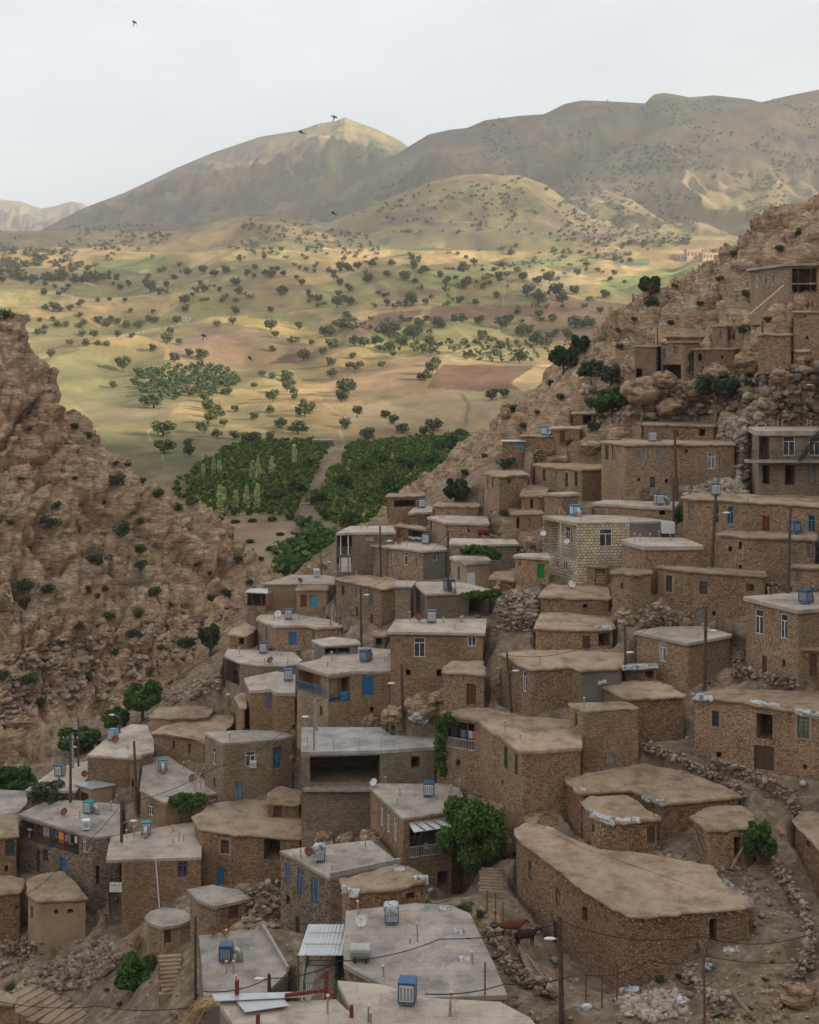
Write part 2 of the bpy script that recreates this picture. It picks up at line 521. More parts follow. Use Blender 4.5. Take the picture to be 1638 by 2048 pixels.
MP = {
    'w': m_plain("white_paint", (0.72, 0.72, 0.72), 0.5, 0, 0.08), 'b': m_plain("blue_paint", (0.045, 0.17, 0.36), 0.5, 0, 0.22),
    't': m_plain("turquoise_paint", (0.06, 0.32, 0.45), 0.5, 0, 0.2), 'g': m_plain("green_paint", (0.06, 0.13, 0.075), 0.55, 0, 0.25),
    'p': m_plain("purple_paint", (0.16, 0.1, 0.3), 0.55, 0, 0.2), 'k': m_plain("weathered_wood", (0.115, 0.068, 0.042), 0.75, 0, 0.35, 9),
    's': m_plain("grey_steel", (0.22, 0.24, 0.25), 0.5, 0.2, 0.2), 'r': m_plain("red_oxide", (0.19, 0.045, 0.035), 0.65, 0, 0.3),
    'G': m_plain("bright_green_paint", (0.02, 0.22, 0.05), 0.5, 0, 0.2), 'd': m_plain("dark_iron", (0.05, 0.042, 0.04), 0.6, 0.3, 0.3),
    'rust': m_plain("rusty_iron", (0.2, 0.085, 0.05), 0.85, 0.1, 0.45, 5), 'galv': m_plain("galvanised", (0.42, 0.42, 0.42), 0.45, 0.6, 0.12),
    'pipe': m_plain("pipe_beige", (0.36, 0.3, 0.23), 0.7, 0, 0.15), 'cap': m_plain("pipe_cap", (0.62, 0.46, 0.28), 0.7, 0, 0.15),
    'conc': m_plain("raw_concrete", (0.33, 0.31, 0.285), 0.9, 0, 0.2, 2), 'pole': m_plain("old_pole_wood", (0.1, 0.072, 0.055), 0.85, 0, 0.3, 3),
    'log': m_plain("grey_logs", (0.24, 0.175, 0.125), 0.9, 0, 0.4, 3), 'black': m_plain("black_rubber", (0.018, 0.018, 0.02), 0.7, 0, 0.3),
    'cable': m_plain("cable_black", (0.025, 0.025, 0.027), 0.6, 0, 0.1), 'teal': m_plain("teal_enamel", (0.03, 0.24, 0.24), 0.4, 0, 0.15),
    'cooler_b': m_plain("blue_enamel", (0.05, 0.115, 0.24), 0.4, 0, 0.2), 'cooler_w': m_plain("white_enamel", (0.7, 0.71, 0.72), 0.4, 0, 0.08),
    'cooler_l': m_plain("light_blue_enamel", (0.08, 0.26, 0.45), 0.4, 0, 0.12), 'pad': m_plain("straw_pad", (0.3, 0.3, 0.29), 0.9, 0, 0.3, 30),
    'dish_w': m_plain("dish_white", (0.62, 0.6, 0.57), 0.5, 0, 0.15), 'bag': m_plain("white_sack", (0.5, 0.5, 0.5), 0.7, 0, 0.25, 4),
    'orange': m_plain("orange_cloth", (0.72, 0.26, 0.03), 0.85, 0, 0.1), 'pink': m_plain("pink_cloth", (0.5, 0.2, 0.25), 0.85, 0, 0.1),
    'navy': m_plain("navy_cloth", (0.015, 0.018, 0.06), 0.9, 0, 0.15), 'grey_cloth': m_plain("grey_cloth", (0.18, 0.17, 0.17), 0.9, 0, 0.2),
    'white_cloth': m_plain("white_cloth", (0.65, 0.63, 0.6), 0.9, 0, 0.1), 'blue_cloth': m_plain("blue_cloth", (0.05, 0.12, 0.28), 0.9, 0, 0.15),
    'maroon': m_plain("maroon_cloth", (0.16, 0.03, 0.06), 0.9, 0, 0.2), 'skin': m_plain("skin", (0.4, 0.24, 0.16), 0.6, 0, 0.05),
    'cow_red': m_plain("cow_chestnut", (0.14, 0.05, 0.022), 0.85, 0, 0.25), 'cow_dark': m_plain("cow_dark", (0.045, 0.025, 0.02), 0.85, 0, 0.3),
    'yellow': m_plain("yellow_panel", (0.55, 0.33, 0.04), 0.6, 0, 0.2), 'lamp': m_plain("lamp_white", (0.75, 0.75, 0.75), 0.4, 0, 0.05),
    'plast_w': m_plain("white_plastic", (0.68, 0.68, 0.68), 0.4, 0, 0.05), 'plast_b': m_plain("blue_plastic", (0.04, 0.2, 0.42), 0.4, 0, 0.1),
    'barrel': m_plain("rust_barrel", (0.15, 0.05, 0.035), 0.8, 0, 0.35, 3), 'straw': m_plain("dry_straw", (0.4, 0.29, 0.15), 0.95, 0, 0.3, 12),
}
def _glass():
    t = NT("window_glass", 0.12)
    f = t.noise(t.pos(), 1.4, 2)
    t.col(t.ramp(f, [(0.35, (0.02, 0.022, 0.026)), (0.65, (0.1, 0.1, 0.1))]))
    t.b.inputs['Specular IOR Level'].default_value = 0.5
    return t.m
M_GLASS = _glass()
def _curt():
    t = NT("curtain_behind_glass", 0.25)
    f = t.noise(t.pos((3, 3, 0.4)), 2.0, 2)
    t.col(t.ramp(f, [(0.4, (0.13, 0.13, 0.13)), (0.7, (0.42, 0.41, 0.39))]))
    t.b.inputs['Specular IOR Level'].default_value = 0.5
    return t.m
M_CURT = _curt()
def _tarp():
    t = NT("plastic_sheet", 0.5)
    f = t.noise(t.pos(), 2.2, 4, 0.6)
    t.col(t.ramp(f, [(0.38, (0.1, 0.14, 0.19)), (0.46, (0.42, 0.43, 0.44)), (0.6, (0.58, 0.58, 0.58)), (0.64, (0.12, 0.25, 0.4)), (0.72, (0.45, 0.46, 0.47))]))
    return t.m
M_TARP = _tarp()

def m_leaf(name, c1, c2, c3, sss=0.0):
    t = NT(name, 0.75)
    g = t.n("ShaderNodeNewGeometry")
    c = t.ramp(g.outputs['Random Per Island'], [(0.0, c1), (0.55, c2), (1.0, c3)])
    oi = t.n("ShaderNodeObjectInfo")
    c = t.mix(0.8, c, t.ramp(oi.outputs['Random'], [(0.0, (0.75, 0.78, 0.75)), (1.0, (1.25, 1.2, 1.12))]), 'MULTIPLY')
    t.col(c)
    tr = t.n("ShaderNodeBsdfTranslucent"); t.l(c, tr.inputs['Color'])
    ms = t.n("ShaderNodeMixShader"); ms.inputs[0].default_value = 0.22
    out = t.t.nodes['Material Output']
    t.l(t.b.outputs[0], ms.inputs[1]); t.l(tr.outputs[0], ms.inputs[2]); t.l(ms.outputs[0], out.inputs['Surface'])
    return t.m
ML = {
    'oak': m_leaf("oak_leaves", (0.06, 0.078, 0.034), (0.095, 0.115, 0.05), (0.14, 0.158, 0.072)),
    'dark': m_leaf("dark_shrub_leaves", (0.035, 0.06, 0.026), (0.055, 0.085, 0.036), (0.085, 0.115, 0.05)),
    'green': m_leaf("fresh_leaves", (0.04, 0.085, 0.02), (0.07, 0.13, 0.032), (0.11, 0.19, 0.05)),
    'orch': m_leaf("orchard_leaves", (0.05, 0.105, 0.012), (0.095, 0.16, 0.018), (0.185, 0.245, 0.032)),
    'pop': m_leaf("poplar_leaves", (0.4, 0.46, 0.2), (0.48, 0.53, 0.26), (0.55, 0.6, 0.32)),
    'willow': m_leaf("grey_green_leaves", (0.06, 0.085, 0.045), (0.095, 0.125, 0.07), (0.14, 0.17, 0.1)),
    'ygr': m_leaf("yellow_green_leaves", (0.06, 0.1, 0.02), (0.12, 0.17, 0.035), (0.18, 0.22, 0.05)),
}
M_BARK = m_plain("bark", (0.1, 0.075, 0.055), 0.95, 0, 0.35, 5)

def _rock(name="cliff_rock", c=None):
    t = NT(name)
    tilt = t.n("ShaderNodeMapping"); tilt.inputs['Rotation'].default_value = (0.3, 0.56, 0.0); tilt.inputs['Scale'].default_value = (0.7, 0.8, 3.0)
    t.l(t.pos(), tilt.inputs['Vector'])
    f = t.noise(tilt.outputs[0], 0.35, 8, 0.68)
    rockc = t.ramp(f, [(0.32, (0.145, 0.094, 0.06)), (0.43, (0.335, 0.235, 0.155)), (0.54, (0.455, 0.342, 0.238)), (0.68, (0.56, 0.45, 0.34))])
    f2 = t.noise(t.pos(), 0.07, 4)
    rockc = t.mix(0.8, rockc, t.ramp(f2, [(0.32, (1.12, 0.99, 0.88)), (0.68, (0.97, 1.0, 1.0))]), 'MULTIPLY')
    # dark water streaks down the faces, rusty iron patches
    st = t.noise(t.pos((1, 1, 0.16)), 0.5, 6, 0.7)
    rockc = t.mix(0.75, rockc, t.ramp(st, [(0.36, (0.62, 0.59, 0.57)), (0.56, (1.1, 1.08, 1.06))]), 'MULTIPLY')
    fe = t.ramp(t.noise(t.pos(), 0.11, 6, 0.7), [(0.56, 0.0), (0.66, 0.55)])
    rockc = t.mix(fe, rockc, (0.36, 0.21, 0.12))
    # thin dark seams between beds
    v = t.n("ShaderNodeTexVoronoi", feature='DISTANCE_TO_EDGE'); v.inputs['Scale'].default_value = 0.75
    nz = t.n("ShaderNodeTexNoise"); nz.inputs['Scale'].default_value = 0.8; nz.inputs['Detail'].default_value = 3
    t.l(t.pos(), nz.inputs['Vector'])
    ad = t.n("ShaderNodeVectorMath", operation='MULTIPLY_ADD'); ad.inputs[1].default_value = (1.2, 1.2, 1.2)
    t.l(nz.outputs['Color'], ad.inputs[0]); t.l(tilt.outputs[0], ad.inputs[2]); t.l(ad.outputs[0], v.inputs['Vector'])
    seam = t.ramp(v.outputs['Distance'], [(0.015, 0.0), (0.07, 1.0)])
    rockc = t.mix(seam, t.mix(0.5, rockc, (0.085, 0.06, 0.043)), rockc)
    fine = t.noise(t.pos(), 4.5, 5, 0.7)
    rockc = t.mix(0.6, rockc, t.ramp(fine, [(0.25, 0.7), (0.75, 1.25)]), 'MULTIPLY')
    # soil, dry and green growth where the ground is flatter
    soilf = t.noise(t.pos(), 0.6, 7, 0.65)
    soil = t.ramp(soilf, [(0.34, (0.13, 0.092, 0.064)), (0.5, (0.23, 0.168, 0.12)), (0.66, (0.32, 0.245, 0.182))])
    peb = t.n("ShaderNodeTexVoronoi", feature='F1'); peb.inputs['Scale'].default_value = 2.6
    t.l(t.pos(), peb.inputs['Vector'])
    sp = t.n("ShaderNodeSeparateColor"); t.l(peb.outputs['Color'], sp.inputs[0])
    soil = t.mix(0.55, soil, t.ramp(sp.outputs[0], [(0.0, 0.68), (0.7, 1.05), (1.0, 1.55)]), 'MULTIPLY')
    gr = t.ramp(t.noise(t.pos(), 0.45, 7, 0.7), [(0.52, 0.0), (0.64, 0.75)])
    soilg = t.mix(gr, soil, (0.12, 0.125, 0.052))
    at = t.n("ShaderNodeAttribute"); at.attribute_name = 'rock'
    at2 = t.n("ShaderNodeAttribute"); at2.attribute_name = 'grass'
    g = t.n("ShaderNodeNewGeometry")
    sx = t.n("ShaderNodeSeparateXYZ"); t.l(g.outputs['Normal'], sx.inputs[0])
    flat = t.ramp(sx.outputs['Z'], [(0.72, 0.0), (0.9, 1.0)])
    dryg = t.mix(t.ramp(t.noise(t.pos(), 1.1, 5), [(0.42, 0.0), (0.58, 1.0)]), (0.29, 0.225, 0.125), (0.155, 0.165, 0.062))
    rk = t.mix(t.mix(1.0, flat, at2.outputs['Fac'], 'MULTIPLY'), rockc, dryg)
    t.col(t.mix(at.outputs['Fac'], t.mix(at2.outputs['Fac'], soil, soilg), rk))
    sm = t.n("ShaderNodeMath", operation='MULTIPLY'); t.l(seam, sm.inputs[0]); t.l(at.outputs['Fac'], sm.inputs[1])
    h = t.n("ShaderNodeMath", operation='MULTIPLY_ADD'); h.inputs[1].default_value = 0.35
    t.l(sm.outputs[0], h.inputs[0]); t.l(fine, h.inputs[2])
    t.bump(h.outputs[0], 0.16)
    return t.m
M_ROCK = _rock()
def _stone():
    t = NT("loose_stone")
    g = t.n("ShaderNodeNewGeometry")
    c = t.ramp(g.outputs['Random Per Island'], [(0, (0.17, 0.125, 0.088)), (0.5, (0.29, 0.22, 0.165)), (1, (0.4, 0.325, 0.255))])
    c = t.mix(0.7, c, t.ramp(t.noise(t.pos(), 3, 5, 0.7), [(0.3, 0.7), (0.7, 1.2)]), 'MULTIPLY')
    t.col(c)
    t.bump(t.noise(t.pos(), 6, 4), 0.05)
    return t.m
M_STONE = _stone()
def _pstone():
    t = NT("pale_loose_stone")
    g = t.n("ShaderNodeNewGeometry")
    c = t.ramp(g.outputs['Random Per Island'], [(0, (0.25, 0.2, 0.15)), (0.5, (0.38, 0.315, 0.25)), (1, (0.5, 0.43, 0.36))])
    t.col(t.mix(0.7, c, t.ramp(t.noise(t.pos(), 3, 5, 0.7), [(0.3, 0.72), (0.7, 1.2)]), 'MULTIPLY'))
    return t.m
M_PSTONE = _pstone()
def _far():
    t = NT("valley_land")
    at = t.n("ShaderNodeAttribute"); at.attribute_name = 'Col'
    c = t.mix(0.7, at.outputs['Color'], t.ramp(t.noise(t.pos(), 0.06, 9, 0.68), [(0.3, 0.72), (0.7, 1.24)]), 'MULTIPLY')
    c = t.mix(0.6, c, t.ramp(t.noise(t.pos(), 0.5, 5, 0.7), [(0.3, 0.78), (0.7, 1.2)]), 'MULTIPLY')
    t.col(c)
    t.bump(t.noise(t.pos(), 0.08, 8, 0.7), 3.0, 0.5)
    return t.m
M_FAR = _far()
# ------------------------------------------------------------------ the houses: outlines of roofs read as (column,row) of the photograph, laid on
# a level plane at the house's own distance; walls drop from them to the ground.
DT = [(815,1990,62),(450,1905,88),(780,1830,85),(1265,1830,87),(1600,1700,96),(857,1580,107),(1280,1560,100),(1500,1420,104),(1600,1200,107),
      (1600,1000,112),(1430,980,112),(1305,875,123),(1150,1018,122),(1550,870,117),(1550,530,148),(1380,720,147),(1100,900,152),(850,1075,148),
      (690,1060,153),(633,1145,145),(577,1228,140),(577,1350,131),(730,1310,128),(862,1235,123),(227,1468,142),(119,1540,147),(325,1527,128),
      (180,1615,126),(30,1600,150),(100,1650,128),(300,1690,113),(60,1780,121),(330,1830,112),(620,1720,98),(700,1500,114),(1050,1440,104),
      (1000,950,145),(1200,1400,110),(1330,1270,116),(1130,1310,117),(1130,1240,122),(60,2000,122),(430,1780,108),(470,1620,112)]
_dt = np.array(DT, float)
def Dfield(px, py):
    w = 1.0 / (((_dt[:, 0] - px) ** 2 + 1.5 * (_dt[:, 1] - py) ** 2) + 900.0) ** 1.6
    return float((w * _dt[:, 2]).sum() / w.sum())

HOUSES = []
HK = {}
def H(key, nick, roof, base, wall='rub', rt='mud', ops=(), D=None, cat='house', name='stone_house', **kw):
    d = dict(key=key, nick=nick, roof=roof, base=base, wall=wall, rt=rt, ops=list(ops), D=D, cat=cat, name=name)
    d.update(kw)
    HOUSES.append(d); HK[key] = d

# --- lower left
H('H1', "two-storey stone house with a long laundry veranda and flat grey roof",
  [(37,1627),(185,1675),(241,1669),(243,1608),(154,1600),(95,1601)], [(60,1748),(191,1771),(238,1768)], 'gst', 'cgr',
  [('L',41,1636,158,1693,dict(d=1.6,rail='d',posts=5,inner=[('Dw',.2,.3,0,.8),('w',.42,.5,.2,.85),('Dw',.62,.7,0,.85)])),
   ('cw',165,1668,173,1705),('Db',120,1715,131,1744),('k',85,1699,96,1722),('h',72,1697,79,1745),('h',192,1731,198,1770)],
  pipes=[(115,1631,.9),(159.5,1637,.9),(221,1621,1),(234,1604,.8)], th=.25, ov=.05)
H('H2', "small plastered rooftop room with a thin tin lid", [(148,1567),(182,1577),(232,1568),(190,1560)], [(182,1608),(154,1600),(228,1603)], 'mud', 'tin',
  [('Dk',161,1585,177,1607)], D=('on','H1',182,1607), cat='hut', name='rooftop_hut', th=.15, ov=.2, tilt=0)
H('H3', "low stone house under a wide pale roof beside the grey shrub", [(50,1580),(152,1581),(176,1556),(180,1520),(137,1529),(110,1537)], [(115,1600),(150,1600)], 'gst', 'con',
  [('h',112,1586,121,1598)], th=.3, ov=.15)
H('H4', "low house under a bare grey roof at the far left", [(-40,1634),(36,1624),(60,1600),(50,1581),(-40,1578)], [(10,1650),(50,1625)], 'rub', 'cgr', D=139, th=.25, ov=.1)
H('H5', "mud-roofed house with a green window at the left edge", [(-60,1676),(37,1673),(39,1628),(-60,1624)], [(0,1749),(33,1749)], 'brn', 'dirt',
  [('g',10,1680,33,1712),('h',9,1731,16,1744),('h',33,1732,47,1749)], D=126)
H('H6', "mud-plastered house with two square holes above the rubble slope", [(51,1786),(73,1803),(178,1797),(150,1762),(126,1742),(89,1745),(55,1756)], [(74,1896),(178,1856),(55,1860)], 'mud', 'dirt',
  [('h',108,1819,116,1829),('h',135,1818,146,1828),('h',61,1812,66,1838)], wscale=1)
H('H7', "mud-roofed hut at the left edge beside the plastered house", [(-60,1792),(44,1784),(51,1757),(20,1749),(-60,1749)], [(0,1870),(40,1860)], 'brn', 'dirt', [('h',30,1811,37,1818)], cat='hut')
H('H8', "tall coursed-stone house with a purple window and white drainpipe", [(211,1720),(403,1714),(404,1655),(385,1644),(342,1650),(222,1674)], [(249,1878),(325,1812),(400,1762)], 'crt', 'con',
  [('p',355,1720,375,1754)], pipes=[(244,1690,.9),(253,1675,.8),(268,1674,1.1),(268,1659,.8),(346,1663,.7),(358,1682,1),(367,1682,.8),(346,1686,.5)], th=.3, ov=.05, wallcut=(243,), drain=(311,319,1718,1815))
H('H9', "broad mud-roofed house with a plaster-framed window and blue door", [(398,1658),(470,1668),(605,1677),(606,1610),(509,1597),(431,1605),(383,1632)], [(440,1772),(520,1765),(400,1768)], 'brn', 'mud',
  [('k',442,1680,458,1707,dict(plaster=1)),('Db',435,1734,448,1771),('h',528,1678,560,1720)], D=('beh','H8',403,1714))
H('H10', "little stone hut with a dark door standing on a mud roof", [(530,1607),(603,1609),(604,1580),(560,1572),(535,1585)], [(562,1642),(600,1642)], 'rub2', 'dirt', [('Dk',547,1613,563,1641)], D=('on','H9',562,1641), cat='hut', name='rooftop_hut')
H('H11', "round-cornered stone hut with a brown wooden door above the stairs", [(288,1834),(296,1844),(325,1854),(362,1848),(390,1836),(369,1820),(328,1814),(301,1822)], [(325,1889),(388,1877),(296,1888)], 'rub', 'cgr',
  [('Dk',325,1858,342,1887),('h',290,1849,296,1860)], cat='hut', name='stone_hut')
H('H12', "rounded stone shed below the blue door", [(373,1778),(397,1800),(431,1812),(485,1800),(501,1796),(479,1779),(424,1769)], [(410,1866),(440,1866),(482,1841)], 'rub', 'cgr',
  [('Dk',457,1808,477,1838)], cat='shed', name='stone_shed')
H('H13', "house under a long grey cement roof carrying a blue cooler", [(407,1993),(534,1985),(576,1944),(526,1858),(480,1860),(398,1870)], [(407,2075),(500,2075)], 'cem', 'cgr', (), D=86, th=.3, ov=.02,
  pipes=[(453,1947,.9),(467,1946,.9),(452,1880,.8),(473,1975,.9)], parapet=[(576,1944),(526,1858)])
H('H14', "foremost house with a pale slab roof and red steel posts", [(438,2006),(672,1998),(692,2018),(724,2038),(780,2092),(500,2095)], [(500,2190),(700,2190)], 'cem', 'con', (), D=62, th=.3, ov=.02,
  pipes=[(655,2028,1)], redposts=[(474,1998,1.0),(653,1992,1.4),(516,2050,.6),(703,2034,.6)])
H('H15', "grey coursed-stone house with white windows and a blue painted panel", [(408,1465),(446,1486),(545,1479),(586,1471),(560,1460),(470,1460)], [(446,1602),(412,1590),(540,1590)], 'crs', 'cgr',
  [('w',424,1496,431,1529),('p',427,1555,431,1574),('w',491,1503,510,1533),('b',468,1563,485,1598),('panel',545,1495,563,1537)], pipes=[(459,1481,.8)], th=.25, ov=.05)
H('H16', "mud house with a bowed front and sagging earthen roof", [(301,1465),(342,1468),(386,1475),(407,1487),(440,1470),(468,1445),(468,1432),(427,1429),(376,1441),(328,1451)], [(310,1509),(360,1518),(404,1526)], 'rub', 'mud',
  [('k',345,1481,350,1498),('k',376,1487,382,1506)], D=128)
H('H17', "coursed-stone house under a pale roof with a light blue cooler", [(174,1510),(253,1515),(308,1503),(308,1480),(295,1450),(263,1448),(236,1460),(198,1489)], [(176,1564),(250,1572),(300,1560)], 'crt', 'con', (), th=.25, ov=.05, pipes=[(256,1500,.6)])
H('H18', "low plastered house with a grassy mud roof below the green tree", [(295,1434),(342,1437),(417,1433),(431,1417),(393,1410),(315,1414)], [(300,1466),(350,1470)], 'mud', 'dirt', ())
H('H19', "stone house with a grey roof, teal cooler and vine pergola", [(279,1580),(330,1605),(434,1586),(403,1554),(359,1527),(337,1511),(287,1515)], [(282,1640),(330,1651),(375,1645)], 'crt', 'cgr',
  [('w',297,1606,306,1631),('g',355,1614,373,1627),('b',360,1631,366,1643)], pipes=[(367,1538,.8),(378,1535,.8),(392,1560,.9),(401,1565,1),(390,1579,.8),(401,1578,.9)], th=.2, ov=.1)
# --- lower centre
H('H20', "grey stone house with a wide black open hall and steel rods on its roof", [(602,1504),(762,1500),(870,1493),(870,1474),(783,1470),(762,1454),(603,1454)], [(607,1688),(690,1686),(745,1660),(860,1567)], 'crs', 'new',
  [('L',620,1512,760,1572,dict(d=6,rail=None,posts=0,inner=[])),('h',822,1513,840,1538)], pipes=[(615,1495,1.0),(667,1501,1.0),(718,1501,1.1),(762,1497,1),(693,1456,.6),(788,1497,.7),(736,1455,.6)], th=.35, ov=.04, ledge=(607,745,1580))
H('H21', "stone house with three tall windows and a white-railed veranda", [(738,1573),(805,1637),(905,1622),(930,1600),(919,1574),(882,1567),(759,1567)], [(742,1660),(808,1737),(900,1790)], 'crt', 'cgr',
  [('c',760,1605,766,1651),('c',773,1619,779,1665),('c',787,1634,793,1682),('L',819,1644,902,1712,dict(d=2.2,rail='w',posts=2,inner=[('w',.2,.5,.3,.8)])),('h',875,1742,897,1775)],
  pipes=[(771,1566,.6),(800,1593,.9),(795,1606,.5),(902,1585,.7),(919,1590,1.4)], th=.22, ov=.12)
H('H22', "dark grey stone house with three tall blue windows", [(559,1701),(660,1756),(800,1726),(742,1680),(640,1690)], [(562,1860),(660,1880),(682,1851)], 'gst', 'cgr',
  [('b',571,1727,579,1771),('b',595,1744,605,1788),('b',622,1757,638,1807),('h',572,1791,580,1810),('Dk',591,1834,600,1872)],
  pipes=[(602,1716,.8),(631,1732,.5),(664,1741,.5),(731,1694,.9)], th=.25, ov=.05, parapet=[(660,1756),(800,1726)])
H('H23', "low mud-roofed lean-to with a square black hatch", [(675,1758),(692,1787),(813,1773),(860,1757),(838,1740),(800,1727)], [(692,1821),(813,1806),(680,1830)], 'brn', 'dirt', [('h',810,1786,829,1800)], D=88, cat='lean-to', name='lean_to')
H('H24', "house under the large stained grey roof with a white dish", [(687,1928),(765,1967),(860,1995),(1015,1990),(990,1930),(940,1827),(899,1810),(830,1806),(692,1821)], [(700,2060),(900,2100)], 'gst', 'cgr', (), D=76, th=.3, ov=.05, tilt=.05,
  pipes=[(717,1830,1),(835,1883,1.3),(820,1887,.4),(767,1953,.7),(945,1928,.8)])
H('H25', "foremost house under the slab roof with a big blue-framed cooler", [(675,1961),(704,2027),(780,2085),(1100,2085),(1060,2035),(1000,2003),(860,1996),(762,1968)], [(720,2150),(1000,2160)], 'gst', 'con', (), D=63, th=.3, ov=.05,
  pipes=[(899,2033,1.3),(901,2031,.7),(737,2044,.9),(742,2047,.6)])
H('H27', "tan house with laundry on a railed balcony and green windows", [(877,1423),(955,1438),(981,1461),(1043,1503),(1165,1494),(1167,1440),(1046,1432),(964,1414)], [(885,1581),(960,1590),(1046,1629),(1124,1619)], 'rub2', 'mud',
  [('L',889,1444,951,1499,dict(d=2.4,rail='w',posts=2,inner=[('k',.1,.35,0,.8)])),('h',912,1519,920,1533),('w',983,1475,990,1514),('g',1008,1492,1015,1537),('g',1029.5,1509,1035,1550),('h',1003,1560,1007,1570)],
  pipes=[(1010,1463,1),(1040,1478,.5)], ov=.2, th=.4)
H('H28', "square rooftop tower room of fitted stone", [(1134,1406),(1165,1422),(1282,1416),(1250,1402)], [(1167,1541),(1284,1523)], 'crt', 'mud',
  [('t',1149,1427,1155,1452),('s',1213,1507,1230,1529)], D=('beh','H27',1165,1494), th=.22, ov=.08, pipes=[(1168,1417,1)], cat='tower room', name='tower_room')
# --- right
H('H29', "large tan house with a black open loft and tarps along its roof edge", [(1378,1388),(1486,1404),(1645,1431),(1660,1383),(1444,1377)], [(1378,1512),(1499,1540),(1638,1563)], 'rub2', 'dirt',
  [('k',1424,1422,1438,1453,dict(plaster=1)),('h',1513,1428,1545,1480),('Dk',1508,1492,1548,1540),('g',1595,1434,1618,1476,dict(plaster=1)),('h',1433,1504,1443,1516),('h',1606,1530,1614,1539)], D=104)
H('H30', "low mud-roofed house directly behind the tower room", [(1192,1366),(1250,1397),(1376,1391),(1320,1364),(1258,1360)], [(1255,1490),(1376,1480)], 'brn', 'mud', (), D=111)
H('H31', "mud-roofed house with a grey cement side wall and leaning pole", [(995,1306),(1059,1338),(1142,1333),(1158,1341),(1245,1334),(1256,1306),(1150,1299),(1060,1300)], [(998,1412),(1061,1432),(1140,1415),(1240,1402)], 'rub2', 'mud',
  [('k',1020,1331,1025,1373),('w',1045,1341,1053,1383),('s',1157,1346,1163,1388)], D=113, cemfrom=1158, pipes=[(1079,1329,.9)])
H('H32', "mud house with a dark tarp-covered porch", [(1066,1257),(1192,1259),(1231,1255),(1225,1238),(1142,1225),(1080,1225)], [(1070,1303),(1185,1300)], 'rub', 'mud',
  [('Dk',1165,1272,1181,1298),('h',1197,1266,1222,1294)], D=121)
H('H33', "house with a white plastered roof and an arched white window", [(1266,1263),(1376,1286),(1467,1269),(1407,1252),(1324,1252)], [(1272,1345),(1376,1384),(1463,1330)], 'rub', 'con',
  [('w',1318,1284,1332,1323)], D=116, pipes=[(1341,1254,.5),(1406,1261,.7),(1428,1256,.6)], rnd=.3)
H('H34', "long mud-roofed house with a row of wooden windows on the slope", [(1308,1133),(1374,1141),(1536,1152),(1530,1140),(1420,1136),(1320,1129)], [(1315,1190),(1400,1248),(1530,1226)], 'rub2', 'dirt',
  [('k',1332,1151,1344,1184,dict(plaster=1)),('k',1399,1163,1415,1188),('Ds',1391,1217,1403,1248),('h',1425,1222,1431,1231),('k',1492,1168,1508,1182)], D=120)
H('H35', "square stone wing joined to the long mud-roofed house", [(1218,1143),(1264,1149),(1308,1145),(1300,1137),(1229,1138)], [(1225,1225),(1264,1236),(1300,1215)], 'rub2', 'dirt', [('k',1241,1165,1247,1178)], D=119, cat='house')
H('H36', "mud terrace house under a cracked earthen roof", [(1076,1193),(1223,1197),(1217,1174),(1093,1168)], [(1078,1230),(1215,1232)], 'rub', 'mud', [('h',1166,1208,1174,1216)], D=125)
H('H37', "white-fronted brick house with a glazed balcony, the palest in the village", [(1084,1031),(1155,1045),(1346,1042),(1240,1029)], [(1105,1150),(1158,1170),(1250,1135)], 'cream', 'con',
  [('L',1087,1045,1153,1112,dict(d=1.5,rail='galv',posts=1,inner=[('w',.35,.5,.3,.85),('w',.65,.8,.25,.85)])),('w',1199,1058,1224,1093),('w',1109,1120,1116,1135),('w',1126,1122,1134,1140),('w',1146,1126,1152,1148)],
  D=120, th=.22, ov=.06, tilt=0, cemfrom=1259, pipes=[(1119,1031,.8),(1126,1034,.7),(1131,1035,.6),(1152,1036,.8),(1213,1030,.7),(1223,1030,.4),(1162,1042,.4),(1260,1042,.6),(1292,1031,.8)])
H('H38', "small house with a white-rimmed plaster roof below the pale brick house", [(1238,1079),(1287,1093),(1411,1092),(1366,1075),(1266,1074)], [(1250,1130),(1295,1140),(1405,1136)], 'rub2', 'con', (), D=117, rnd=.35, th=.4,
  pipes=[(1269,1084,.9),(1280,1082,.7),(1300,1078,.6),(1341,1083,.9),(1318,1075,.7)])
H('H39', "long stone house with blue windows and a cooler above the terrace", [(1359,994),(1490,1002),(1645,1012),(1650,992),(1390,986)], [(1364,1085),(1425,1124),(1540,1067),(1638,1070)], 'rub', 'mud',
  [('k',1377,1004,1388,1039),('g',1430,1009,1437,1045),('t',1455,1013,1467,1048),('Dr',1525,1032,1539,1062),('t',1616,1030,1631,1068)], D=112, pipes=[(1496,1003,.5)])
H('H40', "lower terrace house with small square holes", [(1432,1067),(1490,1074),(1636,1078),(1632,1064),(1440,1062)], [(1434,1122),(1495,1168),(1600,1160)], 'rub2', 'dirt',
  [('h',1457,1093,1464,1103),('h',1477,1084,1488,1098),('k',1613,1086,1626,1115),('h',1478,1130,1486,1138)], D=108)
H('H41', "low stone store with an iron door at the right edge", [(1579,1135),(1650,1135),(1650,1128),(1585,1128)], [(1582,1168),(1638,1170)], 'rub', 'dirt', [('Ds',1592,1140,1600,1162)], D=105, cat='shed', name='stone_shed')
H('H42', "two-storey stone house with tall white windows at the right edge", [(1484,1193),(1595,1220),(1690,1212),(1690,1184),(1597,1184)], [(1489,1338),(1605,1362),(1638,1360)], 'rub2', 'con',
  [('w',1510,1219,1526,1268),('w',1561,1228,1575,1277),('Dk',1524,1312,1534,1348),('h',1564,1319,1571,1334)], D=106, rnd=.3, th=.35, pipes=[(1537,1190,.7)])
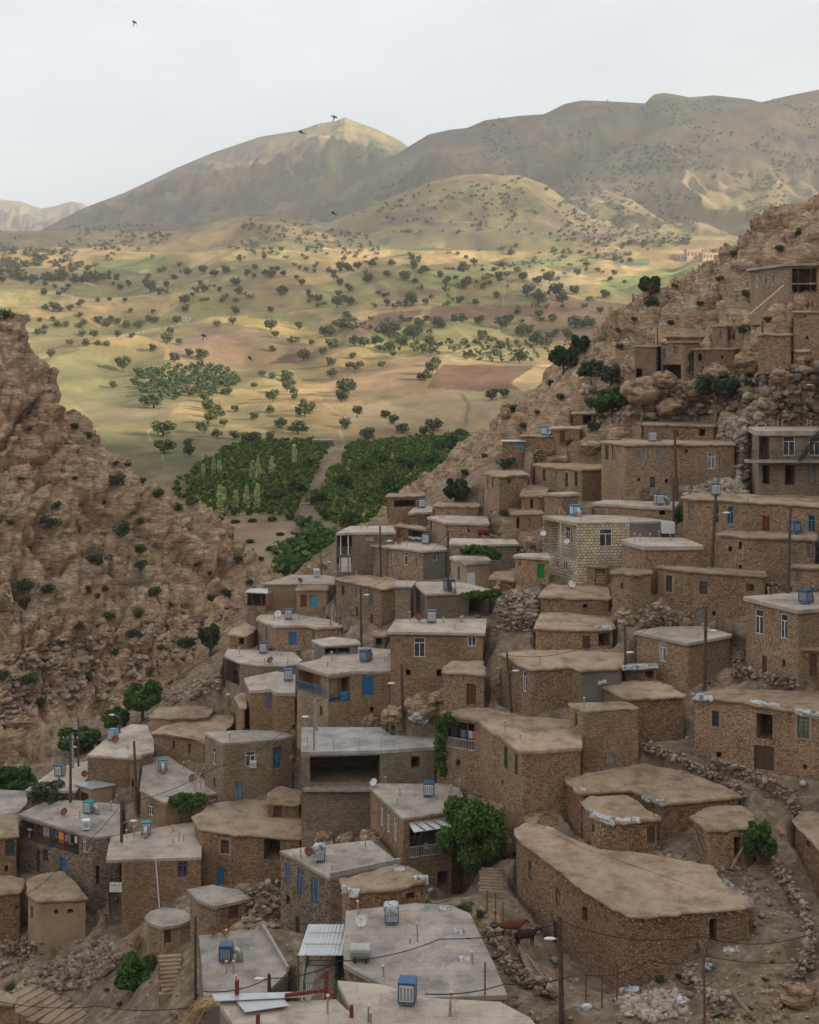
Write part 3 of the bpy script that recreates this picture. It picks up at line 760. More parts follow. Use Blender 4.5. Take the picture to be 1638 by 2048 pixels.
H('H42b', "small mud-roofed porch room at the right edge", [(1601,1297),(1660,1300),(1660,1288),(1612,1288)], [(1605,1360),(1638,1360)], 'rub2', 'mud', [('Dk',1619,1308,1634,1354)], D=103, cat='hut', name='stone_hut')
H('H43', "modern two-storey house with balcony and black doorways on piers", [(1496,853),(1511,861),(1660,861),(1660,852)], [(1512,994),(1638,994)], 'crs', 'con',
  [('L',1514,873,1539,919,dict(d=1.5,rail=None,posts=0,inner=[('k',.3,.8,0,.8)])),('w',1566,871,1590,911),('w',1618,873,1640,911),('h',1525,930,1540,968),('h',1570,930,1590,970),('k',1617,930,1631,968)],
  D=120, th=.55, ov=.35, tilt=0, balc=(1496,1650,923), pipes=[(1532,857,.5),(1556,856,.7),(1565,855,.9),(1614,856,.9),(1622,855,.8)])
H('H44', "long tan stone house with paired blue-grey windows under the rubble bank", [(1198,882),(1246,888),(1474,888),(1457,882),(1242,879)], [(1200,940),(1300,976),(1450,960)], 'rub', 'mud',
  [('k',1210,891,1217,919),('k',1224,889,1231,917),('s',1274,899,1282,930),('s',1289,901,1297,931),('s',1312,900,1321,933),('k',1368,898,1376,907),('cw',1415,905,1431,938),('k',1300,953,1310,975),('h',1275,955,1280,963),('h',1330,958,1336,966)], D=124, tilt=0)
H('H45', "stone house with straw drying on its mud roof", [(1066,929),(1163,940),(1242,935),(1229,929),(1080,923)], [(1070,978),(1160,1005),(1238,1000)], 'rub2', 'straw',
  [('k',1085,938,1091,962),('s',1110,942,1116,968),('g',1130,945,1136,974),('g',1149,944,1155,973)], D=131, tilt=.02)
H('H46', "tall square mud-roofed house below the shrub", [(964,946),(997,952),(1059,948),(1043,939),(985,939)], [(966,1005),(997,1022),(1055,1010)], 'rub2', 'mud', [('h',1015,959,1022,967),('k',974,955,977,978),('k',984,957,987,975)], D=139, tilt=.02)
H('H47', "low mud hut tucked between two taller houses", [(1039,990),(1085,993),(1101,974),(1048,968)], [(1045,1022),(1082,1024)], 'brn', 'dirt', [('h',1060,1000,1066,1016)], D=134, cat='hut', name='stone_hut')
H('H48', "small stone hut with a flat pale lid in front of the straw roof", [(1082,986),(1126,989),(1161,986),(1142,983)], [(1086,1022),(1126,1030),(1158,1026)], 'rub2', 'con', (), D=129, cat='hut', name='stone_hut', tilt=0)
H('H49', "low stable with two dark doorways", [(1020,1028),(1088,1027),(1084,1020),(1026,1020)], [(1024,1057),(1080,1058)], 'rub', 'dirt', [('h',1033,1036,1039,1057),('k',1054,1037,1060,1053)], D=130, cat='stable', name='stone_stable', tilt=0)
H('H50', "low house under a long pale roof behind the brick house", [(1184,1006),(1349,1016),(1360,1003),(1208,999)], [(1190,1035),(1349,1045)], 'rub', 'con', [('h',1318,1020,1331,1030)], D=124, tilt=.02, th=.3)
H('H53', "ruined low house among boulders behind the long stone house", [(1283,848),(1432,850),(1425,844),(1290,843)], [(1288,880),(1430,878)], 'brn', 'dirt', [('h',1398,858,1410,872),('k',1352,860,1357,873)], D=135, tilt=0)
# --- on the rocky hill
H('H51a', "ruined plank-walled house on the rocky hill", [(1265,701,1),(1315,691,0),(1330,690,8),(1280,699,9)], [(1270,762),(1312,757)], 'wood', 'dirt', [('h',1259,737,1284,758)], D=150, hill=1)
H('H51b', "old hill house with a log-fronted porch", [(1318,684,2),(1367,683,0),(1400,683,1),(1400,683,8),(1325,683,9)], [(1320,760),(1366,762)], 'rub2', 'dirt',
  [('t',1324,697,1332,717),('k',1348,693,1355,708),('h',1319,729,1362,758)], D=147, hill=1)
H('H51c', "upper ruined room behind the old hill house", [(1329,672,0),(1408,664,0),(1408,664,6),(1335,672,6)], [(1332,683),(1405,683)], 'rub2', 'dirt', [('k',1335,675,1338,681),('t',1349,673,1353,681)], D=153, hill=1)
H('H51d', "long low hill house above a retaining wall", [(1384,702,1),(1474,696,0),(1480,694,6),(1390,700,7)], [(1398,759),(1470,752)], 'rub2', 'mud', [('h',1396,708,1404,721),('h',1442,710,1446,717),('h',1405,733,1408,740)], D=144, hill=1)
H('H51e', "little stone hut beneath the crag", [(1420,651,1),(1455,650,0),(1469,647,1),(1465,647,5),(1425,650,6)], [(1426,684),(1466,680)], 'rub2', 'mud', [('k',1440,660,1443,676),('Dk',1454,659,1464,679)], D=155, cat='hut', name='stone_hut', hill=1)
H('H51f', "low hut with doors beside the tall hill house", [(1512,671,1),(1586,667,0),(1586,667,5),(1518,670,6)], [(1516,700),(1580,705)], 'rub2', 'mud', [('Dk',1575,674,1583,700),('Dk',1500,664,1505,690)], D=142, cat='hut', name='stone_hut', hill=1)
H('H51g', "tall blank-walled stone house high at the right edge", [(1583,622,0),(1660,617,0),(1660,617,8),(1590,622,8)], [(1588,706),(1638,706)], 'rub2', 'mud', [('h',1612,672,1617,679),('h',1608,630,1613,634)], D=138, hill=1)
H('H51h', "highest house on the hill with three pale windows and an open terrace", [(1492,540,7),(1574,527,0),(1660,525,-1),(1660,530,9),(1512,540,15)], [(1500,612),(1570,590),(1638,587)], 'rub2', 'cgr',
  [('w',1510.5,550,1516,575),('w',1528.5,546,1533.5,572),('w',1542.5,541,1548,569),('L',1584,537,1634,566,dict(d=2.5,rail=None,posts=2,inner=[])),('L',1584,569,1634,585,dict(d=2.5,rail=None,posts=2,inner=[]))], D=148, hill=1, th=.3, ov=.5)
H('H52a', "white-roofed pillar hut on the cliff edge", [(1142,825,0),(1190,824,0),(1190,824,4),(1146,824,4)], [(1147,852),(1188,850)], 'brn', 'con', [('h',1166,830,1184,848)], D=166, cat='hut', name='stone_hut', hill=1, th=.25)
H('H52b', "stone hut with a purple door on the cliff edge", [(1099,855,0),(1163,853,0),(1163,853,5),(1103,854,5)], [(1103,884),(1160,884)], 'brn', 'con', [('Dk',1119,862,1130,884)], D=162, cat='hut', name='stone_hut', hill=1, th=.25)
H('H52c', "low stone hut beside the white dish on the cliff", [(1038,872,0),(1112,870,0),(1112,870,5),(1042,872,5)], [(1042,900),(1110,897)], 'brn', 'dirt', (), D=160, cat='hut', name='stone_hut', hill=1, th=.2)
H('H52d', "tin-roofed shed with a bright blue door on the cliff", [(1001,882,0),(1051,878,0),(1051,878,4),(1004,881,4)], [(1008,908),(1048,907)], 'brn', 'tin', [('Dt',1037,880,1051,906)], D=161, cat='shed', name='stone_shed', hill=1, th=.12)
# --- centre
H('H54', "porch house with white posts and a curtain at the gorge edge", [(671,1066),(791,1064),(786,1051),(700,1052)], [(673,1149),(705,1149),(788,1095)], 'crs', 'con',
  [('L',673,1071,704,1110,dict(d=2.5,rail='galv',posts=2,inner=[])),('L',673,1114,704,1145,dict(d=2,rail='w',posts=2,inner=[('w',.1,.9,.05,.9)])),('w',734,1074,746,1081)], D=151, th=.3, ov=.1, tilt=0,
  pipes=[(722,1058,.7),(735,1056,.6),(775,1054,.9)])
H('H55a', "mud-roofed half of the long house with poles before it", [(709,1086),(776,1094),(790,1084),(717,1081)], [(718,1150),(770,1152)], 'rub2', 'mud', [('b',746,1101,752,1123)], D=147, tilt=.02)
H('H55b', "long house with arched white windows and a grey cement end", [(766,1092),(846,1102),(895,1098),(885,1087),(792,1083)], [(772,1153),(845,1160),(893,1158)], 'rub2', 'con',
  [('w',784,1103,790,1128),('w',808,1104,815,1130),('w',829,1108,833,1133),('w',867,1111,874,1121),('w',781,1141,786,1154)], D=146, cemfrom=847, th=.25, tilt=.02, pipes=[(804,1086,.7),(814,1092,.6)])
H('H56', "mud-roofed store with sacks in a dark porch", [(789,1050),(854,1060),(848,1052),(800,1046)], [(792,1080),(852,1085)], 'brn', 'mud', [('h',816,1062,848,1079),('k',799,1060,803,1075)], D=152, cat='store', name='stone_store', tilt=.02)
H('H57', "house with a white plastered roof and rounded front above the vine", [(852,1034),(892,1044),(980,1048),(974,1033),(882,1029)], [(855,1085),(890,1092),(970,1085)], 'rub2', 'con',
  [('g',860,1041,864,1060),('g',889,1051,895,1072),('h',935,1058,939,1065)], D=149, rnd=.4, tilt=.02, pipes=[(880,1036,.6),(887,1036,.7)])
H('H58', "low coursed-stone house with a grapevine on its flat roof", [(897,1088),(960,1090),(1038,1087),(1030,1078),(902,1076)], [(900,1150),(960,1155),(1035,1135)], 'crs', 'con', [('s',994,1095,1005,1112)], D=143, tilt=.02, th=.25)
H('H59', "small plastered house with a large white door", [(898,1113),(931,1126),(985,1122),(976,1113),(912,1110)], [(902,1165),(931,1177),(982,1172)], 'mud', 'con', [('t',915,1133,920,1160),('Dw',926,1143,951,1176)], D=138, rnd=.2, tilt=.02)
H('H60', "little house with a bright green door", [(1024,1111),(1103,1116),(1097,1106),(1039,1106)], [(1032,1168),(1102,1160)], 'rub2', 'con', [('DG',1075,1128,1089,1157),('h',1038,1125,1042,1131)], D=131, rnd=.3, tilt=.02)
H('H61', "low mud shed below the green door", [(976,1158),(1030,1160),(1030,1144),(986,1143)], [(980,1182),(1028,1182)], 'brn', 'dirt', [('b',1018,1165,1028,1172)], D=131, cat='shed', name='stone_shed')
H('H62', "pale-roofed house with a grey block wall at the gorge edge", [(521,1167),(594,1168),(670,1168),(668,1153),(642,1150),(584,1150)], [(525,1222),(594,1220),(665,1200)], 'mud', 'con', (), D=('beh','H63',620,1171), th=.2, tilt=.02)
H('H62b', "open tin-roofed shelter on posts at the gorge edge", [(490,1184),(536,1186),(536,1176),(500,1177)], [(494,1216),(534,1220)], 'brn', 'tin', [('L',493,1188,532,1212,dict(d=2.5,rail='d',posts=2,inner=[]))], D=144, cat='shelter', name='roofed_shelter', th=.1, tilt=0)
H('H63', "low mud house with a red door and a turquoise door", [(589,1179),(658,1179),(656,1171),(594,1171)], [(592,1213),(656,1214)], 'mud', 'mud', [('Dr',601,1189,613,1214),('Dt',620,1190,635,1215)], D=('on','H69',620,1230), tilt=0, ord=1226)
H('H64', "large mud-roofed house with dark windows and a lamp pole", [(666,1156),(762,1177),(823,1168),(782,1154),(711,1149)], [(668,1210),(762,1256),(790,1240)], 'rub2', 'mud',
  [('k',683,1170,689,1191),('s',711,1170,718,1197),('b',738,1181,746,1209),('k',712,1214,717,1238),('k',740,1229,746,1250)], D=131, pipes=[(712,1150,.5),(770,1160,.5)])
H('H65', "narrow grey coursed-stone wing beside the mud-roofed house", [(786,1172),(824,1173),(832,1162),(792,1160)], [(788,1236),(824,1230)], 'crs', 'con', (), D=133, th=.2)
H('H66', "coursed-stone house with a blue cooler and a vine-shaded porch", [(823,1166),(851,1188),(933,1186),(985,1179),(926,1164),(840,1163)], [(826,1226),(851,1240),(930,1234)], 'crs', 'con',
  [('s',838,1192,842,1219),('s',846,1196,849,1222),('Ds',883,1211,893,1233),('h',938,1196,970,1230)], D=131, th=.22, pipes=[(910,1170,.7)])
H('H67', "tall two-storey stone house with white windows and a thick slab roof", [(774,1263),(971,1266),(974,1237),(791,1238)], [(783,1412),(880,1400),(968,1330)], 'crt', 'con',
  [('w',828,1275,850,1314),('w',936,1273,952,1293),('h',811,1339,821,1351),('h',873,1339,883,1354)], D=122, th=.28, ov=.3, pipes=[(820,1242,1),(925,1245,.7),(922,1245,.6),(887,1245,.5),(910,1258,.5)])
H('H68', "mud-roofed hut with a brown door below the tall house", [(880,1343),(974,1351),(967,1322),(902,1320)], [(884,1420),(970,1422)], 'rub2', 'mud', [('Dk',933,1368,952,1409)], D=117)
H('H69', "stone house with a plain bright blue door above steps", [(512,1237),(548,1251),(612,1250),(635,1255),(687,1251),(659,1239),(588,1227),(519,1230)], [(516,1292),(548,1297),(615,1300),(685,1280)], 'rub2', 'con',
  [('b',531,1254,535,1280),('Db',577,1264,593,1290),('b',625,1258,630,1277)], D=139, th=.28, rnd=.2, pipes=[(547,1241,.7),(597,1236,.5)])
H('H70', "open porch with a concrete awning on pillars", [(622,1280),(646,1291),(721,1287),(714,1279),(666,1273)], [(646,1322),(700,1318)], 'cem', 'con', [('L',648,1296,700,1320,dict(d=3,rail=None,posts=3,inner=[]))], D=133, cat='porch', name='roofed_porch', th=.2)
H('H71', "coursed-stone house with a side balcony where a woman stands", [(448,1311),(482,1326),(517,1330),(569,1331),(593,1328),(605,1320),(588,1304),(455,1297)], [(455,1375),(483,1390),(560,1375)], 'crs', 'con',
  [('L',450,1317,479,1366,dict(d=1.4,rail='d',posts=1,inner=[('k',.5,.7,0,.8)]))], D=131, th=.2, ov=.08, pipes=[(479,1308,.8),(530,1329,.8),(575,1329,.8),(553,1312,.7),(563,1312,.5)])
H('H72', "stone house with lilac window frames and green shutters", [(488,1356),(499,1380),(543,1378),(552,1386),(591,1386),(591,1349),(553,1342)], [(496,1452),(502,1460),(590,1462)], 'crt', 'con',
  [('p',531,1386,546,1416),('g',582,1395,599,1425,dict(x1max=590)),('h',585,1449,591,1460)], D=124, th=.35, ov=.08)
H('H73', "stone house with a blue-railed corner balcony and blue shutter", [(593,1327),(656,1349),(702,1342),(781,1342),(781,1298),(670,1291),(639,1318)], [(597,1440),(656,1460),(702,1462),(778,1440)], 'crl', 'con',
  [('L',594.5,1337,654,1388,dict(d=1.8,rail='bl',posts=1,inner=[('w',.35,.5,.3,.85),('Dw',.72,.9,0,.85)])),('L',658,1356,700,1404,dict(d=1.8,rail='bl',posts=1,inner=[('w',.3,.5,.4,.9)])),
   ('Bb',724,1353,747,1391),('h',740,1413,747,1424),('h',639,1412,645,1432)], D=126, th=.3, ov=.04, pipes=[(626,1322,1),(655,1332,.5),(664,1322,1),(715,1306,.9),(770,1325,.7),(777,1322,.9),(744,1314,.3)])
H('H74', "mud terrace hut beside the gorge trees", [(454,1269),(495,1271),(516,1255),(488,1245),(462,1258)], [(457,1296),(495,1296)], 'brn', 'mud', [('h',478,1276,488,1290)], D=136, cat='hut', name='stone_hut')
H('H75', "narrow mud lean-to beside the lilac-windowed house", [(467,1393),(481,1416),(494,1415),(495,1386),(478,1386)], [(470,1440),(484,1462)], 'brn', 'mud', [('h',484,1428,492,1450)], D=125, cat='lean-to', name='lean_to')
H('H76', "roofless stone shell at the orchard edge", [(770,993),(852,991),(848,985),(778,986)], [(775,1030),(846,1028)], 'rub2', 'dirt', [('h',788,1000,832,1014)], D=168, tilt=0, cat='ruin', name='stone_ruin')
H('H77', "tiny white-roofed block hut beneath the roofless shell", [(815,1027),(864,1024),(864,1012),(830,1012)], [(820,1052),(862,1050)], 'crs', 'con', (), D=158, cat='hut', name='stone_hut', tilt=.02)
H('H78', "low mud-roofed wall-house beside the white-roofed hut", [(866,1011),(963,1011),(955,1004),(872,1004)], [(870,1032),(960,1032)], 'rub', 'mud', (), D=158, tilt=.02)
# --- lower right
H('HB', "largest house, with a bowed wall and a broad bare earthen roof", [(1026,1660),(1040,1683),(1080,1712),(1130,1750),(1190,1797),(1259,1832),(1330,1830),(1420,1821),(1507,1812),(1495,1790),(1445,1765),(1425,1730),(1290,1706),(1180,1695),(1100,1652),(1060,1642)],
  [(1028,1790),(1100,1880),(1190,1958),(1300,1955),(1430,1888),(1502,1877)], 'big', 'mud',
  [('k',1111,1776,1121,1809),('h',1164,1814,1175,1844),('k',1057,1722,1066,1759),('h',1405,1838,1434,1886),('Dk',1106,1842,1116,1893)], D=87, tilt=.04, rnd=.25, th=.24, eave=1)
H('H80', "mud house with a long earthen terrace roof below the tower room", [(1125,1554),(1148,1577),(1158,1588),(1264,1578),(1318,1608),(1421,1598),(1487,1593),(1455,1574),(1376,1543),(1291,1526)], [(1135,1640),(1160,1680),(1330,1680),(1420,1640)], 'big', 'dirt', [('h',1160,1610,1164,1626)], D=101, th=.3, rnd=.4)
H('H81', "projecting mud wing with plastic sheets along its roof", [(1158,1601),(1196,1639),(1250,1644),(1324,1639),(1281,1608),(1259,1590),(1182,1591)], [(1160,1650),(1209,1707),(1320,1688)], 'big', 'dirt',
  [('Dk',1294,1652,1312,1687),('k',1184,1648,1189,1664),('h',1176,1682,1181,1692)], D=('on','HB',1209,1704), th=.25, rnd=.4)
H('H82', "stone shed with a black doorway and logs leaning on it", [(1378,1632),(1416,1661),(1494,1656),(1514,1636),(1489,1609),(1421,1611)], [(1385,1700),(1416,1718),(1500,1730)], 'big', 'dirt',
  [('h',1468,1673,1498,1727)], D=96, cat='shed', name='stone_shed', th=.25, rnd=.3)
H('H83', "rough stone building at the right edge above the path", [(1584,1640),(1640,1700),(1720,1720),(1720,1630),(1600,1622)], [(1586,1690),(1640,1790)], 'big', 'dirt', [('k',1612,1672,1620,1695)], D=92, rnd=.2)
H('H84', "stone hut at the bottom left corner", [(-40,2012),(28,2006),(38,2000),(20,1984),(-40,1975)], [(0,2090),(34,2085)], 'crt', 'mud', (), D=105, cat='hut', name='stone_hut')

H('HA1', "dark arched ruin under the pale brick house", [(1160,1130),(1219,1133),(1216,1123),(1166,1122)], [(1165,1166),(1215,1172)], 'brn', 'dirt', [('h',1190,1138,1211,1170),('k',1168,1140,1174,1152)], cat='ruin', name='stone_ruin', tilt=0)
H('HA2', "small stone ruin between the long concrete porch and the tall house", [(741,1269),(775,1270),(775,1260),(745,1260)], [(743,1297),(772,1296)], 'brn', 'dirt', [('h',752,1276,764,1290)], D=131, cat='ruin', name='stone_ruin')
H('HA4', "low lean-to with a tin lid beside the cement-sided house", [(1246,1337),(1318,1334),(1314,1326),(1252,1327)], [(1250,1362),(1314,1360)], 'brn', 'tin', [('h',1290,1342,1308,1358)], D=114, cat='lean-to', name='lean_to', th=.12)
H('HA7', "narrow stone store squeezed between two grey-roofed houses", [(255,1520),(282,1518),(284,1508),(258,1509)], [(258,1592),(281,1600)], 'rub', 'dirt', [('h',262,1560,268,1575)], cat='store', name='stone_store')

# ------------------------------------------------------------------ roofs in 3-D
def offset_poly(pts, d):
    """move the outline (counter-clockwise list of 2-D points) outwards by d"""
    n = len(pts); out = []
    for i in range(n):
        p0, p1, p2 = Vector(pts[i - 1]), Vector(pts[i]), Vector(pts[(i + 1) % n])
        a = (p1 - p0); b = (p2 - p1)
        if a.length < 1e-6 or b.length < 1e-6:
            out.append(p1); continue
        a.normalize(); b.normalize()
        na = Vector((a.y, -a.x)); nb = Vector((b.y, -b.x))
        m = na + nb
        if m.length < 0.2: m = na
        else: m = m / max(0.35, m.dot(na))
        out.append(p1 + m * d)
    return [tuple(p) for p in out]

def round_poly(pts, r):
    out = []; n = len(pts)
    for i in range(n):
        p0, p1, p2 = Vector(pts[i - 1]), Vector(pts[i]), Vector(pts[(i + 1) % n])
        a = p0 - p1; b = p2 - p1
        ra = min(r, a.length * 0.4); rb = min(r, b.length * 0.4)
        ang = a.angle(b) if a.length > 1e-6 and b.length > 1e-6 else 3.14
        if ang > 2.7:
            out.append(tuple(p1)); continue
        A = p1 + a.normalized() * ra; B = p1 + b.normalized() * rb
        for t in (0, .5, 1):
            q = A * (1 - t) ** 2 + p1 * 2 * t * (1 - t) + B * t ** 2
            out.append(tuple(q))
    return out

def roof_y(h, px, py):
    """distance of the roof plane under a pixel"""
    k = -(py - Y0) / F
    return (h['z'] - h['tilt'] * h['Y']) / (k - h['tilt'])

def place_house(h):
    pts = h['roof']
    if 'tilt' not in h or h['tilt'] is None:
        h['tilt'] = {'mud': .08, 'dirt': .08, 'con': .05, 'cgr': .05, 'new': .03, 'straw': .02, 'tin': .02}[h['rt']]
    if h.get('hill'):
        ai = [i for i, p in enumerate(pts) if p[2] == 0][0]
        h['tilt'] = 0.0
    else:
        ai = max(range(len(pts)), key=lambda i: pts[i][1])
    ax, ay = pts[ai][0], pts[ai][1]
    D = h['D']
    if isinstance(D, tuple):
        g = HK[D[1]]
        if D[0] == 'on':
            bx, by = D[2], D[3]
            D = roof_y(g, bx, by) + 0.25
        else:
            D = roof_y(g, D[2], D[3]) + 0.15
    if D is None: D = Dfield(ax, ay)
    h['Y'] = D; h['z'] = -(ay - Y0) / F * D
    P3 = []
    for p in pts:
        if len(p) == 3: y = D + p[2]
        else: y = roof_y(h, p[0], p[1])
        P3.append(((p[0] - CX) / F * y, y))
    A = sum(P3[i - 1][0] * P3[i][1] - P3[i][0] * P3[i - 1][1] for i in range(len(P3)))
    if A < 0: P3.reverse()
    r = h.get('rnd', 0.35 if h['rt'] in ('mud', 'dirt', 'straw') else 0)
    if r: P3 = round_poly(P3, r)
    h['poly'] = P3
    ov = h.get('ov', 0.22)
    h['ov'] = ov
    h['wpoly'] = offset_poly(P3, -ov)

def hz(h, y): return h['z'] + h['tilt'] * (y - h['Y'])

def front_hit(poly, px):
    """nearest wall under an image column: (Y, edge index, t along the edge)"""
    s = (px - CX) / F
    best = None
    n = len(poly)
    for i in range(n):
        (x0, y0), (x1, y1) = poly[i], poly[(i + 1) % n]
        f0, f1 = x0 - s * y0, x1 - s * y1
        if (f0 > 0) == (f1 > 0): continue
        t = f0 / (f0 - f1)
        y = y0 + t * (y1 - y0)
        if best is None or y < best[0]: best = (y, i, t)
    return best

def col_range(poly, px):
    s = (px - CX) / F; ys = []
    for i in range(len(poly)):
        (x0, y0), (x1, y1) = poly[i], poly[(i + 1) % len(poly)]
        f0, f1 = x0 - s * y0, x1 - s * y1
        if (f0 > 0) != (f1 > 0): ys.append(y0 + f0 / (f0 - f1) * (y1 - y0))
    return (min(ys), max(ys)) if ys else None

# nearest first; a house whose foot shows above another's roof stands behind that roof
PLACED = []
for h in sorted(HOUSES, key=lambda q: -q.get('ord', max(b[1] for b in q['base']))):
    place_house(h)
    for _ in range(4):
        need = 0.0
        for bx, by in h['base']:
            xs = [p[0] / p[1] * F + CX for p in h['wpoly']]
            bx = min(max(bx, min(xs) + 2), max(xs) - 2)
            own = col_range(h['wpoly'], bx)
            if not own: continue
            for g in PLACED:
                r = col_range(g['poly'], bx)
                if not r: continue
                row = Y0 - hz(g, r[1]) / r[1] * F
                if row >= by - 9 and own[0] < r[1] + 0.3:
                    need = max(need, r[1] + 0.35 - own[0])
        if need < 0.05: break
        h['D'] = h['Y'] + need
        place_house(h)
        h['pushed'] = h.get('pushed', 0) + need
    PLACED.append(h)

CTRL = []
def ctl(px, py, D):
    if D > 134: D = D * 1.1
    p = P(px, py, D); CTRL.append((p.x, p.y, p.z))
for h in HOUSES:
    zs = []
    for bx, by in h['base']:
        xs = [p[0] / p[1] * F + CX for p in h['wpoly']]
        bx2 = min(max(bx, min(xs) + 2), max(xs) - 2)
        y = front_hit(h['wpoly'], bx2)
        y = y[0] if y else h['Y']
        z = -(by - Y0) / F * y
        x = (bx2 - CX) / F * y
        CTRL.append((x, y - 0.2, z)); zs.append(z)
        CTRL.append((x, y - 2.2, z - 0.35))
    h['zb'] = min(zs) - 2.5
# ground read directly from the picture
for c in [(1100,2000,79),(1600,2020,78),(1400,2045,74),(1550,1850,88),(1560,1700,96),(1060,1890,90),(990,1770,97),(1330,1990,80),(1620,1930,84),(1500,1950,84),(1600,1600,100),(1480,1545,103),
          (1330,1500,108),(1480,1380,111),(1230,1460,109),(1640,1320,107),(1500,1330,112),
          (30,1500,152),(150,1455,155),(0,1440,160),(120,1425,164),(280,1380,170),(400,1300,177),(480,1235,182),(540,1185,188),(90,1540,151),(250,1430,160),(350,1350,166),(400,1390,150),(380,1400,146),(440,1340,142),
          (0,620,200),(60,665,201),(105,720,202),(150,830,205),(250,940,208),(330,985,210),(450,1060,213),(545,1150,212),
          (0,1000,180),(150,1100,183),(300,1150,190),(400,1150,197),(0,820,190),(100,900,193),(60,1250,168),(230,1280,176),(-150,560,205),(-150,1000,182),(-150,1450,158),(-300,500,205),(-300,1400,160),
          (620,1200,196),(650,1260,180),(600,1165,205),(700,1130,190),(640,1100,215),(740,1100,190),
          (1300,850,138),(1400,800,143),(1550,760,138),(1620,830,124),(1350,600,180),(1450,560,176),(1550,480,172),(1250,720,172),(1150,800,178),(1050,850,188),(950,930,196),(880,965,200),(1560,640,156),(1480,640,162),(1300,640,176),
          (1638,408,186),(1560,442,187),(1500,480,189),(1440,514,191),(1380,550,193),(1310,583,196),(1230,638,199),(1180,675,203),(1120,726,206),(1060,780,208),(1000,830,211),(960,876,213),(900,922,215),(850,952,216),(790,990,214),(740,1045,205),
          (1750,340,186),(1900,240,186),(2150,100,186),(1800,700,130),(1900,400,150),(1800,1100,108),(1800,1500,95),(1850,1900,80),(2100,1300,90),(2200,800,110),
          (100,2015,120),(30,1990,122),(180,2040,118),(250,2060,112),(200,1890,118),(60,1960,120),(330,1990,108),(350,1900,112),(240,1800,117),(370,2040,102),(620,1900,92),(640,1980,80),(300,1990,112),(0,1900,124),(-100,2000,122),(-100,1700,130),(-150,1560,150),
          (760,1440,118),(840,1440,116),(700,1690,104),(560,1600,112),(500,1800,104),(560,1780,101),(500,1850,98),(820,1500,113)]:
    ctl(*c)
# behind the crests the rock falls away
for c in [(0,620,200),(105,720,202),(150,830,205),(250,940,208),(330,985,210),(450,1060,213),(545,1150,212),(-150,560,205),(-300,500,205)]:
    p = P(c[0], c[1], c[2] * 1.1); CTRL.append((p.x - 2, p.y + 14, p.z - 9)); CTRL.append((p.x - 4, p.y + 45, -52))
for c in [(1638,408,186),(1560,442,187),(1440,514,191),(1310,583,196),(1180,675,203),(1060,780,208),(960,876,213),(850,952,216),(790,990,214),(1750,340,186)]:
    p = P(c[0], c[1], c[2] * 1.1); CTRL.append((p.x, p.y + 14, p.z - 8)); CTRL.append((p.x, p.y + 45, min(-30, p.z - 34)))
for x in (-110, -60, 0, 60, 120): CTRL.append((x, 30, -42 + max(0, x) * 0.1))
CT = np.array(CTRL)
_n = len(CT)
def _ker(dx, dy): return np.sqrt(dx * dx + dy * dy + 6.0)
_A = np.zeros((_n + 3, _n + 3))
_A[:_n, :_n] = -_ker(CT[:, None, 0] - CT[None, :, 0], CT[:, None, 1] - CT[None, :, 1])
_A[:_n, :_n] += np.eye(_n) * 1.2
_A[:_n, _n] = 1; _A[:_n, _n + 1] = CT[:, 0]; _A[:_n, _n + 2] = CT[:, 1]
_A[_n:, :_n] = _A[:_n, _n:].T
_sol = np.linalg.solve(_A, np.concatenate([CT[:, 2], [0, 0, 0]]))
def base_z(X, Y):
    X = np.asarray(X, float).ravel(); Y = np.asarray(Y, float).ravel()
    out = np.empty(X.shape)
    for i in range(0, len(X), 20000):
        x, y = X[i:i + 20000], Y[i:i + 20000]
        K = -_ker(x[:, None] - CT[None, :, 0], y[:, None] - CT[None, :, 1])
        out[i:i + 20000] = K @ _sol[:_n] + _sol[_n] + _sol[_n + 1] * x + _sol[_n + 2] * y
    return out

def smooth2(a, k):
    for _ in range(2):
        for ax in (0, 1):
            c = np.cumsum(np.insert(np.pad(a, [(k, k) if i == ax else (0, 0) for i in (0, 1)], mode='edge'), 0, 0, axis=ax), axis=ax)
            n = 2 * k + 1
            a = (np.take(c, range(n, c.shape[ax]), ax) - np.take(c, range(0, c.shape[ax] - n), ax)) / n
    return a

VILLAGE = [(-400,1530),(0,1490),(130,1450),(300,1395),(440,1285),(500,1160),(560,1165),(690,1060),(880,990),(960,940),(1080,905),(1200,865),(1330,845),(1440,835),(1500,850),(1560,800),(1640,770),(2800,700),(2800,3200),(-1400,3200),(-1400,1560)]

